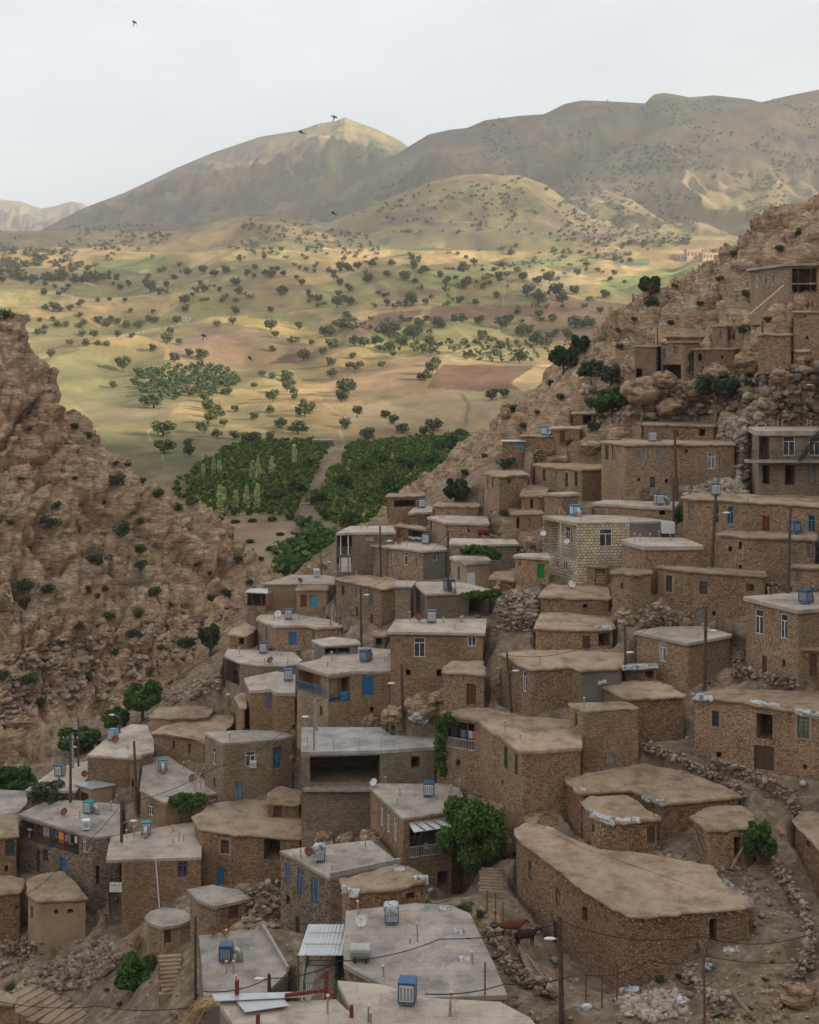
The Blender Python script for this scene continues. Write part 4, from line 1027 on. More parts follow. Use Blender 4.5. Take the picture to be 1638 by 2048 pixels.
def build_ground():
    st = 0.33
    xs = np.arange(-125, 130, st); ys = np.arange(44, 282, st)
    X, Y = np.meshgrid(xs, ys)
    Z = base_z(X, Y).reshape(X.shape)
    px, py = proj_np(X, Y, Z)
    rock = 1.0 - in_poly(px, py, VILLAGE).astype(float)
    rock = np.where(Y > 245, 1.0, rock)
    rock = smooth2(rock, 5)
    # natural outcrops between the houses
    oc = fbm(X * 0.11, Y * 0.11, Z * 0.11, 91, 3)
    rk2 = np.maximum(rock, np.clip((oc - 0.32) * 4, 0, 0.85))
    gy, gx = np.gradient(Z, st)
    nl = np.sqrt(gx * gx + gy * gy + 1)
    nx, ny, nz = -gx / nl, -gy / nl, 1 / nl
    # beds dip away to the left: rotate before the cells are cut
    a, b = 1.12, 0.4
    U = X * math.cos(a) + Z * math.sin(a); W = -X * math.sin(a) + Z * math.cos(a); Vv = Y * math.cos(b) + W * math.sin(b); W = -Y * math.sin(b) + W * math.cos(b)
    wx = fbm(X * 0.16, Y * 0.16, Z * 0.16, 5, 3) * 1.6
    f = lambda s, e: ((U + wx) / (s * e), (Vv + wx) / s, (W + wx * .6) / (s * 0.75))
    d = np.zeros_like(X)
    v, e = facets(*f(10.0, 1.5), seed=11); d += v * 3.4 - 2.2 * np.exp(-e / 0.055)
    v, e = facets(*f(3.6, 1.6), seed=31); d += v * 1.15 - 1.0 * np.exp(-e / 0.1)
    v, e = facets(*f(1.25, 1.5), seed=51); d += v * 0.5 - 0.35 * np.exp(-e / 0.16)
    # tilted beds weather back into ledges
    q = X * .5 + Z * .82 + Y * .25 + wx * 1.2
    bk_ = np.clip(.55 + fbm(X * .06, Y * .06, Z * .06, 87, 3), 0, 1)
    d += ((q / 3.4) % 1 - .5) * 1.5 * bk_ + ((q / 1.25 + .3) % 1 - .5) * .6
    d += fbm(X * 0.05, Y * 0.05, Z * 0.05, 71, 3) * 1.9 - 0.3 + fbm(X * 0.9, Y * 0.9, Z * 0.9, 72, 3) * 0.22
    soft = fbm(X * 0.35, Y * 0.35, Z * 0.35, 41, 4) * 0.28 + np.maximum(fbm(X * 1.3, Y * 1.3, Z * 1.3, 43, 3), 0) * 0.25
    # smoother, grassier benches on the rock
    bench = np.clip(fbm(X * 0.045, Y * 0.045, Z * 0.1, 63, 4) * 2.2 - 0.5, 0, 1) * rock
    dd = d * rk2 + soft * (1 - rk2)
    dd = dd * (1 - 0.6 * bench)
    Xd, Yd, Zd = X + nx * dd, Y + ny * dd, Z + nz * dd
    # the ground never rises into a house
    for h in HOUSES:
        pl = offset_poly(h['wpoly'], 0.45)
        x0 = min(p[0] for p in pl); x1 = max(p[0] for p in pl); y0 = min(p[1] for p in pl); y1 = max(p[1] for p in pl)
        i0, i1 = np.searchsorted(xs, [x0 - 3, x1 + 3]); j0, j1 = np.searchsorted(ys, [y0 - 3, y1 + 3])
        if i1 <= i0 or j1 <= j0: continue
        sl = (slice(j0, j1), slice(i0, i1))
        m = in_poly(Xd[sl], Yd[sl], pl)
        cap = h['z'] + h['tilt'] * (Yd[sl] - h['Y']) - 0.9
        wp = h['wpoly']; cols = [p[0] / p[1] * F + CX for p in wp]
        grid = np.linspace(min(cols) + 1, max(cols) - 1, 24)
        fy = np.array([(front_hit(wp, c) or (h['Y'],))[0] for c in grid]); bs = sorted(h['base'])
        zb_ = -(np.interp(grid, [b[0] for b in bs], [b[1] for b in bs]) - Y0) / F * fy
        cap = np.minimum(cap, np.interp(CX + Xd[sl] / Yd[sl] * F, grid, zb_) + .03)
        zz = Zd[sl]; zz[m] = np.minimum(zz[m], cap[m]); Zd[sl] = zz
    # nor does it stand in front of the foot of a wall
    for h in HOUSES:
        wp = h['wpoly']
        cols = [p[0] / p[1] * F + CX for p in wp]
        c0, c1 = min(cols), max(cols)
        grid = np.linspace(c0 + 1, c1 - 1, 24)
        fy = np.array([(front_hit(wp, c) or (h['Y'],))[0] for c in grid])
        bs = sorted(h['base'])
        by = np.interp(grid, [b[0] for b in bs], [b[1] for b in bs])
        ppx = CX + Xd / Yd * F
        m = (ppx > c0 - 22) & (ppx < c1 + 22)
        f_ = np.interp(ppx[m], grid, fy); b_ = np.interp(ppx[m], grid, by)
        out = np.maximum(np.maximum(c0 - ppx[m], ppx[m] - c1), 0) * Yd[m] / F
        cap = -(b_ - Y0) / F * Yd[m] + 0.06 + out * 1.3 + np.where(Yd[m] > f_ - 0.05, 1e4, 0)
        Zd[m] = np.minimum(Zd[m], cap)
    ny_, nx_ = X.shape
    idx = np.arange(nx_ * ny_).reshape(ny_, nx_)
    Q = np.stack([idx[:-1, :-1], idx[:-1, 1:], idx[1:, 1:], idx[1:, :-1]], -1).reshape(-1, 4)
    V = np.stack([Xd, Yd, Zd], -1).reshape(-1, 3)
    gr = np.clip(0.1 + 0.85 * bench + 0.35 * (1 - rock), 0, 1)
    o = mesh_np("terrain", V, Q, M_ROCK, attrs={'rock': rk2.ravel(), 'grass': gr.ravel()})
    tag(o, "brown rocky gorge sides and trodden earth between the village houses", None, None, 'structure')
    return o
GROUND = build_ground()
bpy.context.view_layer.update()
def ground_hit(px, py):
    ok, loc, nrm, _ = GROUND.ray_cast(Vector((0, 0, 0)), ray(px, py).normalized())
    return loc if ok else None
def ground_z(x, y):
    ok, loc, nrm, _ = GROUND.ray_cast(Vector((x, y, 400)), Vector((0, 0, -1)))
    return loc.z if ok else float(base_z([x], [y])[0])

# unseen shoulder added behind the camera on the right to shade the gorge
def build_shade_shoulder():
    st = 14.0
    xs = np.arange(90, 1100, st); ys = np.arange(-1000, 620, st)
    X, Y = np.meshgrid(xs, ys)
    s = X * SUN_DIR.x + Y * SUN_DIR.y
    t = X * (-SUN_DIR.y) + Y * SUN_DIR.x
    crest = 182 + 22 * fbm(t * 0.006, t * 0 + 3.3, t * 0, 9, 3)
    z = np.clip((s - 95) / 190, 0, 1)
    z = z * z * (3 - 2 * z) * crest - 25 - np.clip(s - 420, 0, 900) * 0.25
    z += fbm(X * 0.012, Y * 0.012, X * 0, 21, 5) * 16 * np.clip((s - 60) / 100, 0, 1)
    V = np.stack([X, Y, z], -1).reshape(-1, 3)
    idx = np.arange(X.size).reshape(X.shape)
    Q = np.stack([idx[:-1, :-1], idx[:-1, 1:], idx[1:, 1:], idx[1:, :-1]], -1).reshape(-1, 4)
    o = mesh_np("shade_hills", V, Q, M_ROCK, attrs={'rock': np.full(X.size, .8), 'grass': np.full(X.size, .6)})
    tag(o, "unseen brown mountain shoulder added on the right to shade the gorge", None, None, 'structure')
build_shade_shoulder()

# the slope the photographer stands on, falling into the gorge
def build_near_slope():
    st = 2.5
    xs = np.arange(-240, 215, st); ys = np.arange(-230, 47.5, st)
    X, Y = np.meshgrid(xs, ys)
    foot = base_z(np.clip(X[-1], -124, 129), np.full(len(xs), 46.0)) - 1.5
    z = np.where(Y > 0, -2.2 + (foot[None, :] + 2.2) * np.clip(Y / 46.0, 0, 1) ** .9, -2.2 - Y * .42)
    z += fbm(X * .05, Y * .05, X * 0, 33, 5) * 4 * np.clip((np.hypot(X, Y) - 6) / 30, 0, 1) * np.clip((46 - Y) / 10, 0, 1)
    idx = np.arange(X.size).reshape(X.shape)
    Q = np.stack([idx[:-1, :-1], idx[:-1, 1:], idx[1:, 1:], idx[1:, :-1]], -1).reshape(-1, 4)
    o = mesh_np("terrain", np.stack([X, Y, z], -1).reshape(-1, 3), Q, M_ROCK, attrs={'rock': np.full(X.size, .6), 'grass': np.full(X.size, .6)})
    tag(o, "rocky near slope falling from the viewpoint into the gorge", None, None, 'structure')
build_near_slope()
# ------------------------------------------------------------------ building one house
def two_mat_mesh(name, parts):
    """parts: list of (MB, material) -> one mesh"""
    me = bpy.data.meshes.new(name)
    v, f, mi = [], [], []
    for k, (mb, m) in enumerate(parts):
        b = len(v)
        v += mb.v; f += [tuple(i + b for i in q) for q in mb.f]; mi += [k] * len(mb.f)
        me.materials.append(m)
    me.from_pydata(v, [], f)
    me.polygons.foreach_set("material_index", mi)
    me.update()
    return me

def _pipe_mesh(capped=True):
    a = MB(); a.tube((0, 0, -0.1), (0, 0, 0.88), 0.055, n=8)
    b = MB()
    if capped:
        b.tube((0, 0, 0.88), (0, 0, 0.93), 0.06, 0.115, n=8); b.tube((0, 0, 0.93), (0, 0, 1.0), 0.12, 0.1, n=8)
    return two_mat_mesh("vent_pipe", [(a, MP['pipe']), (b, MP['cap'])])
PIPE_ME = [_pipe_mesh(), _pipe_mesh(False)]

WIN_FRAME = {'w': 'w', 'cw': 'w', 'b': 'b', 'g': 'g', 'p': 'p', 'k': 'k', 's': 's', 't': 't', 'c': 'w', 'Bb': 'b'}
DOOR_MAT = {'Dk': 'k', 'Db': 'b', 'Ds': 's', 'Dr': 'r', 'Dw': 'w', 'DG': 'G', 'Dt': 't'}
JIT = random.Random(5)

def window_on(root, fr, u0, u1, z0, z1, kind, n=-0.13):
    """fr(u,z,n) -> point; frame bars + pane child"""
    w, hh = u1 - u0, z1 - z0
    mb = MB(); t = 0.07 if min(w, hh) > 0.5 else 0.05
    d = 0.06
    def bar(ua, za, ub, zb):
        # a bar as a box between two corners in the wall plane
        q = [fr(ua, za, n), fr(ub, za, n), fr(ub, zb, n), fr(ua, zb, n), fr(ua, za, n + d), fr(ub, za, n + d), fr(ub, zb, n + d), fr(ua, zb, n + d)]
        mb.mesh(q, [(0, 3, 2, 1), (4, 5, 6, 7), (0, 1, 5, 4), (1, 2, 6, 5), (2, 3, 7, 6), (3, 0, 4, 7)])
    bar(u0, z0, u0 + t, z1); bar(u1 - t, z0, u1, z1)
    bar(u0 + t, z0, u1 - t, z0 + t); bar(u0 + t, z1 - t, u1 - t, z1)
    zt = z1 - t
    if hh > 1.0 and kind not in ('Bb',):
        zt = z0 + hh * 0.72
        bar(u0 + t, zt - t / 2, u1 - t, zt + t / 2); zt -= t / 2
    if w > 0.6:
        um = (u0 + u1) / 2
        bar(um - t / 2, z0 + t, um + t / 2, zt)
    if kind in ('p', 'Bb', 'g', 'b'):
        m = max(2, int(w / 0.16))
        for k in range(1, m):
            uu = u0 + w * k / m
            q = 0.014
            mb.mesh([fr(uu - q, z0, n + d + .03), fr(uu + q, z0, n + d + .03), fr(uu + q, z1, n + d + .03), fr(uu - q, z1, n + d + .03),
                     fr(uu - q, z0, n + d + .055), fr(uu + q, z0, n + d + .055), fr(uu + q, z1, n + d + .055), fr(uu - q, z1, n + d + .055)],
                    [(0, 3, 2, 1), (4, 5, 6, 7), (0, 1, 5, 4), (1, 2, 6, 5), (2, 3, 7, 6), (3, 0, 4, 7)])
    o = mb.build('window', MP[WIN_FRAME[kind]], root)
    p = MB(); e = n + 0.02
    p.face([fr(u0 + t, z0 + t, e), fr(u1 - t, z0 + t, e), fr(u1 - t, z1 - t, e), fr(u0 + t, z1 - t, e)])
    p.build('pane', MP['b'] if kind == 'Bb' else (M_CURT if kind in ('cw', 'c', 's', 'b') or JIT.random() < .3 else M_GLASS), o)
    return o

def door_on(root, fr, u0, u1, z0, z1, kind, n=-0.16):
    mb = MB(); t = 0.08
    def bx(ua, za, ub, zb, na, nb):
        q = [fr(ua, za, na), fr(ub, za, na), fr(ub, zb, na), fr(ua, zb, na), fr(ua, za, nb), fr(ub, za, nb), fr(ub, zb, nb), fr(ua, zb, nb)]
        mb.mesh(q, [(0, 3, 2, 1), (4, 5, 6, 7), (0, 1, 5, 4), (1, 2, 6, 5), (2, 3, 7, 6), (3, 0, 4, 7)])
    bx(u0 + t, z0, u1 - t, z1 - t, n - .04, n)
    bx(u0, z0, u0 + t, z1, n - .04, n + .05); bx(u1 - t, z0, u1, z1, n - .04, n + .05); bx(u0 + t, z1 - t, u1 - t, z1, n - .04, n + .05)
    um = (u0 + u1) / 2
    if u1 - u0 > 1.0: bx(um - .02, z0 + .02, um + .02, z1 - t, n + .002, n + .02)
    for k in (.3, .62): bx(u0 + t + .05, z0 + (z1 - z0) * k, u1 - t - .05, z0 + (z1 - z0) * k + .05, n + .002, n + .022)
    o = mb.build('door', MP[DOOR_MAT[kind]], root)
    hb = MB(); hb.box(fr(u1 - t - .12, z0 + (z1 - z0) * .5, n + .03), (.05, .05, .12)); hb.build('handle', MP['d'], o)
    return o

RAILM = {'w': 'w', 'd': 'd', 'galv': 'galv', 'bl': 'cooler_l'}
def railing(root, a, b, mat, h=0.95):
    a, b = Vector(a), Vector(b)
    mb = MB(); L = (b - a).length
    for z in (0.08, h): mb.bar(a + Vector((0, 0, z)), b + Vector((0, 0, z)), .045)
    n = max(2, int(L / 0.16))
    for k in range(n + 1):
        p = a.lerp(b, k / n)
        mb.bar(p + Vector((0, 0, .03)), p + Vector((0, 0, h)), .05 if k in (0, n) else .026)
    return mb.build('railing', MP[mat], root)

HOUSE_ROOT = {}
def build_house(h):
    poly, wp = h['poly'], h['wpoly']
    cutx = h.get('wallcut')
    if cutx:
        s = (cutx[0] - CX) / F
        wp = [((s * y) if x < s * y else x, y) for x, y in wp]
        h['wpoly'] = wp
    th = h.get('th', 0.28)
    cx = sum(p[0] for p in poly) / len(poly); cy = sum(p[1] for p in poly) / len(poly)
    root = empty(h['name'], (cx, cy, h['zb'] + 2.5), 0, h['nick'], h['cat'])
    HOUSE_ROOT[h['key']] = root
    n = len(wp)
    # sort the openings onto the walls they show on
    per = {}
    for op in h['ops']:
        kind, x0, y0, x1, y1 = op[:5]
        ex = op[5] if len(op) > 5 else {}
        hit = front_hit(wp, (x0 + x1) / 2)
        if not hit: continue
        yy, ei, t = hit
        (ax, ay), (bx, by) = wp[ei], wp[(ei + 1) % n]
        L = math.hypot(bx - ax, by - ay)
        def ucol(px):
            s = (px - CX) / F
            f0, f1 = ax - s * ay, bx - s * by
            if abs(f0 - f1) < 1e-9: return t * L
            return f0 / (f0 - f1) * L
        u0, u1 = sorted((ucol(x0), ucol(x1)))
        u0 = max(0.06, u0); u1 = min(L - 0.06, u1)
        if kind[0] != 'L' and u1 - u0 > 2.0 and kind != 'h': # grazing wall: keep a believable width
            c = t * L; u0, u1 = c - .5, c + .5
        z1 = -(y0 - Y0) / F * yy; z0 = -(y1 - Y0) / F * yy
        top = min(hz(h, ay), hz(h, by)) - th - 0.04
        z1 = min(z1, top)
        if u1 - u0 < 0.12 or z1 - z0 < 0.12: continue
        per.setdefault(ei, []).append((kind, u0, u1, z0, z1, ex))
    wall, wall2, inner = MB(), MB(), MB()
    cem = h.get('cemfrom')
    todo = []
    for i in range(n):
        (ax, ay), (bx, by) = wp[i], wp[(i + 1) % n]
        L = math.hypot(bx - ax, by - ay)
        if L < 0.02: continue
        U = Vector(((bx - ax) / L, (by - ay) / L, 0)); N = Vector((U.y, -U.x, 0))
        p0 = Vector((ax, ay, 0))
        fr = (lambda p0, U, N: (lambda u, z, nn: p0 + U * u + N * nn + Vector((0, 0, z))))(p0, U, N)
        ztop = lambda u: hz(h, ay + (by - ay) * u / L) - th + 0.06
        ops = per.get(i, [])
        us = {0.0, L}; zs = {h['zb']}
        for k, u0, u1, z0, z1, ex in ops:
            us |= {u0, u1}; zs |= {z0, z1}
        uc = None
        if cem:
            s = (cem - CX) / F
            f0, f1 = ax - s * ay, bx - s * by
            if (f0 > 0) != (f1 > 0): uc = f0 / (f0 - f1) * L; us.add(uc)
        us = sorted(us); zs = sorted(zs)
        uo = sum(math.hypot(wp[k][0] - wp[k - 1][0], wp[k][1] - wp[k - 1][1]) for k in range(1, i + 1))
        for a in range(len(us) - 1):
            ua, ub = us[a], us[a + 1]
            if ub - ua < 1e-4: continue
            for b in range(len(zs)):
                za = zs[b]
                last = b == len(zs) - 1
                zb_ = None if last else zs[b + 1]
                um = (ua + ub) / 2; zm = (za + (ztop(um) if last else zb_)) / 2
                if any(u0 < um < u1 and z0 < zm < z1 for k, u0, u1, z0, z1, ex in ops): continue
                t0, t1 = (ztop(ua), ztop(ub)) if last else (zb_, zb_)
                tgt = wall
                if cem:
                    q = fr(um, 0, 0)
                    if q.x / q.y * F + CX > cem and N.y < 0.3: tgt = wall2
                tgt.face([fr(ua, za, 0), fr(ub, za, 0), fr(ub, t1, 0), fr(ua, t0, 0)], [(uo + ua, za), (uo + ub, za), (uo + ub, t1), (uo + ua, t0)])
        for k, u0, u1, z0, z1, ex in ops:
            d = 0.3
            if k == 'h': d = min(3.2, 0.9 + 1.9 * min(u1 - u0, z1 - z0))
            if k == 'L': d = ex['d']
            if k == 'panel': d = 0.2
            op = ex.get('open', '')
            rv = []
            if 'l' not in op: rv.append([(u0, z0, 0), (u0, z1, 0), (u0, z1, -d), (u0, z0, -d)])
            if 'r' not in op: rv.append([(u1, z0, -d), (u1, z1, -d), (u1, z1, 0), (u1, z0, 0)])
            rv += [[(u0, z0, -d), (u1, z0, -d), (u1, z0, 0), (u0, z0, 0)], [(u0, z1, 0), (u1, z1, 0), (u1, z1, -d), (u0, z1, -d)], [(u0, z0, -d), (u0, z1, -d), (u1, z1, -d), (u1, z0, -d)][::-1]]
            for f in rv:
                wall.face([fr(*q) for q in f], [(q[0] + q[2], q[1] + q[2]) for q in f])
            todo.append((k, fr, u0, u1, z0, z1, ex))
    wmat = MW[h['wall']]
    wo = wall.build('wall', wmat, root)
    if wall2.f: wall2.build('rendered_wall', MW['cem'], root)
    for k, fr, u0, u1, z0, z1, ex in todo:
        if ex.get('plaster'):
            mb = MB(); g = .26
            def pb(ua, za, ub, zb):
                q = [fr(ua, za, -.05), fr(ub, za, -.05), fr(ub, zb, -.05), fr(ua, zb, -.05), fr(ua, za, .035), fr(ub, za, .035), fr(ub, zb, .035), fr(ua, zb, .035)]
                mb.mesh(q, [(4, 5, 6, 7), (0, 1, 5, 4), (1, 2, 6, 5), (2, 3, 7, 6), (3, 0, 4, 7)])
            pb(u0 - g, z0 - g * .6, u0 - .01, z1 + g); pb(u1 + .01, z0 - g * .6, u1 + g, z1 + g); pb(u0 - .01, z1 + .01, u1 + .01, z1 + g); pb(u0 - .01, z0 - g * .6, u1 + .01, z0 - .01)
            mb.build('window_surround', MW['mud'], root)
        if k in WIN_FRAME: window_on(root, fr, u0, u1, z0, z1, k)
        elif k in DOOR_MAT: door_on(root, fr, u0, u1, z0, z1, k)
        elif k == 'panel':
            mb = MB(); mb.face([fr(u0 + .12, z0 + .12, -.15), fr(u1 - .12, z0 + .12, -.15), fr(u1 - .12, z1 - .12, -.15), fr(u0 + .12, z1 - .12, -.15)])
            b = mb.build('painted_panel', MP['cooler_b'], root)
            m2 = MB(); uu, zz = (u0 + u1) / 2, (z0 + z1) / 2
            w, q = (u1 - u0), (z1 - z0)
            def pt(fu, fz): return fr(u0 + w * fu, z0 + q * fz, -.14)
            m2.path([pt(.42, .62), pt(.5, .42), pt(.62, .3), pt(.68, .26)], .09, 6); m2.build('painted_bottle', MP['cooler_l'], b)
        elif k == 'L':
            w, hh = u1 - u0, z1 - z0
            h.setdefault('logg', []).append((fr, u0, u1, z0, z1, ex['d']))
            if ex['rail']: railing(root, fr(u0 + .02, z0, -.07), fr(u1 - .02, z0, -.07), RAILM[ex['rail']], min(.95, hh * .5))
            npost = ex['posts']
            for q in range(npost):
                uu = u0 + w * (q + .5) / npost if npost < 3 else u0 + .05 + (w - .1) * q / (npost - 1)
                pm = MB(); pm.box((fr(uu, z0, -.1) + fr(uu, z1, -.1)) / 2, (.11, .11, hh)); pm.build('post', MP['r' if ex['rail'] == 'd' else ('k' if ex['rail'] != 'galv' else 'w')], root)
            for kk, a, b, c, d_ in ex['inner']:
                ua, ub, za, zb_ = u0 + w * a, u0 + w * b, z0 + hh * c, z0 + hh * d_
                if ub - ua > 1.5: ub = ua + 1.5
                (door_on if kk[0] == 'D' else window_on)(root, fr, ua, ub, za + .02, zb_, kk, -ex['d'] + .06)
    # ---- roof
    mudr = h['rt'] in ('mud', 'dirt', 'straw')
    out = []
    m = len(poly)
    step = 0.42 if mudr else 2.0
    jz = 0.04 if mudr else (0.012 if h['rt'] in ('con', 'cgr') else 0.0)
    jo = 0.06 if mudr else (0.02 if h['rt'] in ('con', 'cgr') else 0.0)
    for i in range(m):
        a, b = Vector(poly[i]), Vector(poly[(i + 1) % m])
        L = (b - a).length
        k = max(1, int(L / step))
        for q in range(k):
            out.append(tuple(a.lerp(b, q / k)))
    jit = [(JIT.gauss(0, jo), JIT.gauss(0, jz)) for _ in out]
    if mudr:
        jit = [((jit[i - 1][0] + jit[i][0] * 2) / 2.4, (jit[i - 1][1] + jit[i][1] * 2) / 2.6) for i in range(len(jit))]
    rm = MB()
    def ring(d, dz, ks=1.0):
        o2 = offset_poly(out, d)
        return [(x + (x - cx) * 0 , y, hz(h, y) + dz + jit[i][1] * ks) for i, (x, y) in enumerate(o2)]
    out = [tuple(Vector(p) + (Vector(p) - Vector((cx, cy))).normalized() * jit[i][0]) for i, p in enumerate(out)]
    if mudr: rings = [ring(-.5, .01, .5), ring(-.12, .03), ring(-.01, -.03), ring(.02, -th * .5), ring(-.04, -th + .02), ring(-.3, -th, .3)]
    else: rings = [ring(-.12, 0, .6), ring(-.015, -.005), ring(0, -.03), ring(0, -th)]
    nv = len(out)
    vs = [p for r in rings for p in r]
    fs = [tuple(range(nv))]
    for k in range(len(rings) - 1):
        for i in range(nv):
            j = (i + 1) % nv
            fs.append((k * nv + i, (k + 1) * nv + i, (k + 1) * nv + j, k * nv + j))
    fs.append(tuple((len(rings) - 1) * nv + i for i in range(nv))[::-1])
    rm.mesh(vs, fs)
    ro = rm.build('roof', MR[h['rt']], root)
    for px, py, hh in h.get('pipes', []):
        yy = roof_y(h, px, py) if not h.get('hill') else h['Y']
        o = bpy.data.objects.new('vent_pipe', PIPE_ME[0 if hh > .42 and h['rt'] != 'new' else 1])
        COL.objects.link(o); o.parent = ro
        o.location = Vector(((px - CX) / F * yy, yy, hz(h, yy))) - root.location
        o.scale = (1, 1, hh) if h['rt'] != 'new' else (.6, .6, hh * 1.15)
        o.rotation_euler = (JIT.gauss(0, .03), JIT.gauss(0, .03), 0)
    # ---- extras
    def rp(px, py):
        yy = roof_y(h, px, py); return Vector(((px - CX) / F * yy, yy, hz(h, yy)))
    if 'parapet' in h:
        a, b = rp(*h['parapet'][0]), rp(*h['parapet'][1])
        mb = MB(); mb.bar(a + Vector((0, 0, .19)), b + Vector((0, 0, .19)), .2, .42); mb.build('parapet', MP['conc'], ro)
    if 'redposts' in h:
        for px, py, hh in h['redposts']:
            a = rp(px, py); mb = MB(); mb.box(a + Vector((0, 0, hh / 2 - .3)), (.2, .2, hh + .6)); mb.build('steel_post', MP['r'], root)
        a, b, c = rp(570, 2004) + Vector((0, 0, .35)), rp(653, 1992) + Vector((0, 0, .35)), rp(667, 2001) + Vector((0, 0, .3))
        mb = MB(); mb.bar(a, b, .16); mb.bar(b, c, .16); mb.build('steel_beam', MP['r'], root)
    if 'balc' in h:
        x0, x1, py = h['balc']
        yf = h['Y'] - .95; z = -(py - Y0) / F * yf
        a, b = Vector(((x0 - CX) / F * yf, 0, 0)), Vector(((x1 - CX) / F * yf, 0, 0))
        mb = MB(); mb.box(((a.x + b.x) / 2, h['Y'] - .2, z), (b.x - a.x, 1.5, .3)); so = mb.build('balcony_slab', MP['conc'], root)
        railing(root, (a.x + .05, yf + .05, z + .15), (b.x, yf + .05, z + .15), 'd', .95)
        for k in range(4):
            px = (1506, 1550, 1604, 1650)[k]
            pm = MB(); xx = (px - CX) / F * yf
        mb = MB(); s0 = Vector(((1600 - CX) / F * (yf - .6), yf - .6, z + .15)); s1 = Vector(((1645 - CX) / F * (yf - .6), yf - .6, -(855 - Y0) / F * yf))
        for k in range(10):
            p = s0.lerp(s1, k / 9); mb.box(p, (.3, .8, .05))
        mb.bar(s0 - Vector((0, .42, .0)), s1 - Vector((0, .42, 0)), .06, .16); mb.bar(s0 + Vector((0, .42, .0)), s1 + Vector((0, .42, 0)), .06, .16)
        mb.bar(s0 - Vector((0, .42, -.9)), s1 - Vector((0, .42, -.9)), .05)
        mb.build('iron_stair', MP['d'], root)
    if 'ledge' in h:
        x0, x1, py = h['ledge']
        yf = h['Y'] - .35; z = -(py - Y0) / F * yf
        mb = MB(); mb.box((((x0 - CX) + (x1 - CX)) / 2 / F * yf, h['Y'] - .05, z), ((x1 - x0) / F * yf, .8, .26)); mb.build('ledge', MP['conc'], root)
        mb = MB()
        for k, px in enumerate((622, 655, 676, 700, 735)):
            yy = yf + .1; b = Vector(((px - CX) / F * yy, yy, z + .1)); mb.tube(b, b + Vector((.05, 0, .65)), .05, n=5)
        for zz in (.3, .58):
            a = Vector(((622 - CX) / F * yf, yf + .1, z + zz)); b = Vector(((742 - CX) / F * yf, yf + .1, z + zz + .08)); mb.tube(a, b, .04, n=5)
        mb.build('stick_fence', MP['log'], root)
    if 'drain' in h:
        x0, x1, ya, yb = h['drain']
        hit = front_hit(wp, x0); yy = hit[0] - .08
        mb = MB(); mb.path([P(x0, ya, yy - .15), P(x0 + 1, ya + 8, yy), P(x1, yb, yy - .1)], .065, 6); mb.build('drainpipe', MP['w'], root)
    if h.get('eave'):
        for i in range(0, nv, 2):
            x, y = out[i]
            q = Vector((x - cx, y - cy, 0)).normalized()
            if q.y > .1: continue
            b = Vector((x, y, hz(h, y) - th - .05)); mb = MB()
            mb.tube(b - q * .4, b + q * JIT.uniform(.05, .35), .06, n=5); mb.build('rafter', MP['log'], root)
    return root

for h in HOUSES:
    build_house(h)
# ------------------------------------------------------------------ the valley, fields and mountains beyond the gorge
VR = np.array([200, 240, 268, 300, 352, 412, 450, 508, 582, 630, 710, 800, 880, 1050, 1250, 1500, 1800, 2100, 2500, 3000, 7300], float)
VY = np.array([1215, 1150, 1050, 1000, 935, 880, 850, 800, 742, 702, 652, 602, 570, 540, 520, 502, 486, 472, 462, 455, 452], float)
LAYERS = [  # silhouettes (column,row), crest range, foot range
    dict(s=[(-600,400),(0,396),(40,401),(82,416),(105,411),(140,400),(165,404),(186,420),(300,455),(900,470),(2600,470)], rc=6400, rf=4300, zf=470),
    dict(s=[(-600,560),(-100,520),(30,494),(100,450),(170,414),(250,384),(350,336),(430,302),(520,272),(600,259),(640,245),(672,241),(690,233),(712,242),(750,256),(800,280),(830,302),(900,350),(1100,420),(2600,470)], rc=3800, rf=2250, zf=478),
    dict(s=[(-600,600),(400,520),(520,470),(580,444),(640,410),(700,372),(760,330),(820,291),(858,268),(900,259),(935,255),(970,240),(1040,231),(1088,228),(1130,207),(1165,200),(1240,203),(1290,206),(1308,188),(1330,185),(1380,194),(1430,190),(1500,198),(1522,204),(1580,190),(1640,178),(1800,150),(2600,120)], rc=2850, rf=1850, zf=462),
    dict(s=[(-600,640),(700,520),(940,455),(1040,408),(1120,366),(1200,322),(1300,268),(1400,236),(1520,206),(1590,210),(1640,214),(1800,200),(2600,160)], rc=2350, rf=1650, zf=465),
    dict(s=[(-600,640),(450,520),(560,480),(640,452),(700,430),(800,386),(880,358),(920,350),(960,347),(1040,350),(1090,368),(1130,398),(1180,432),(1260,462),(1400,500),(2600,560)], rc=1750, rf=1450, zf=480),
    dict(s=[(-600,640),(900,540),(1150,455),(1250,440),(1350,436),(1460,448),(1560,440),(1640,430),(2600,420)], rc=1900, rf=1600, zf=470),
    dict(s=[(-600,470),(0,497),(60,500),(150,492),(300,474),(420,446),(480,432),(560,434),(620,446),(700,470),(800,500),(2600,560)], rc=1650, rf=1250, zf=500),
    dict(s=[(-600,560),(200,600),(330,598),(420,560),(470,552),(560,556),(650,580),(760,600),(2600,640)], rc=900, rf=820, zf=590),
    dict(s=[(-600,660),(200,690),(330,664),(390,643),(440,633),(540,640),(600,664),(680,690),(2600,720)], rc=745, rf=660, zf=700),
    dict(s=[(-600,980),(350,900),(520,812),(600,770),(700,722),(780,700),(880,690),(980,694),(1100,690),(2600,680)], rc=640, rf=440, zf=860),
]
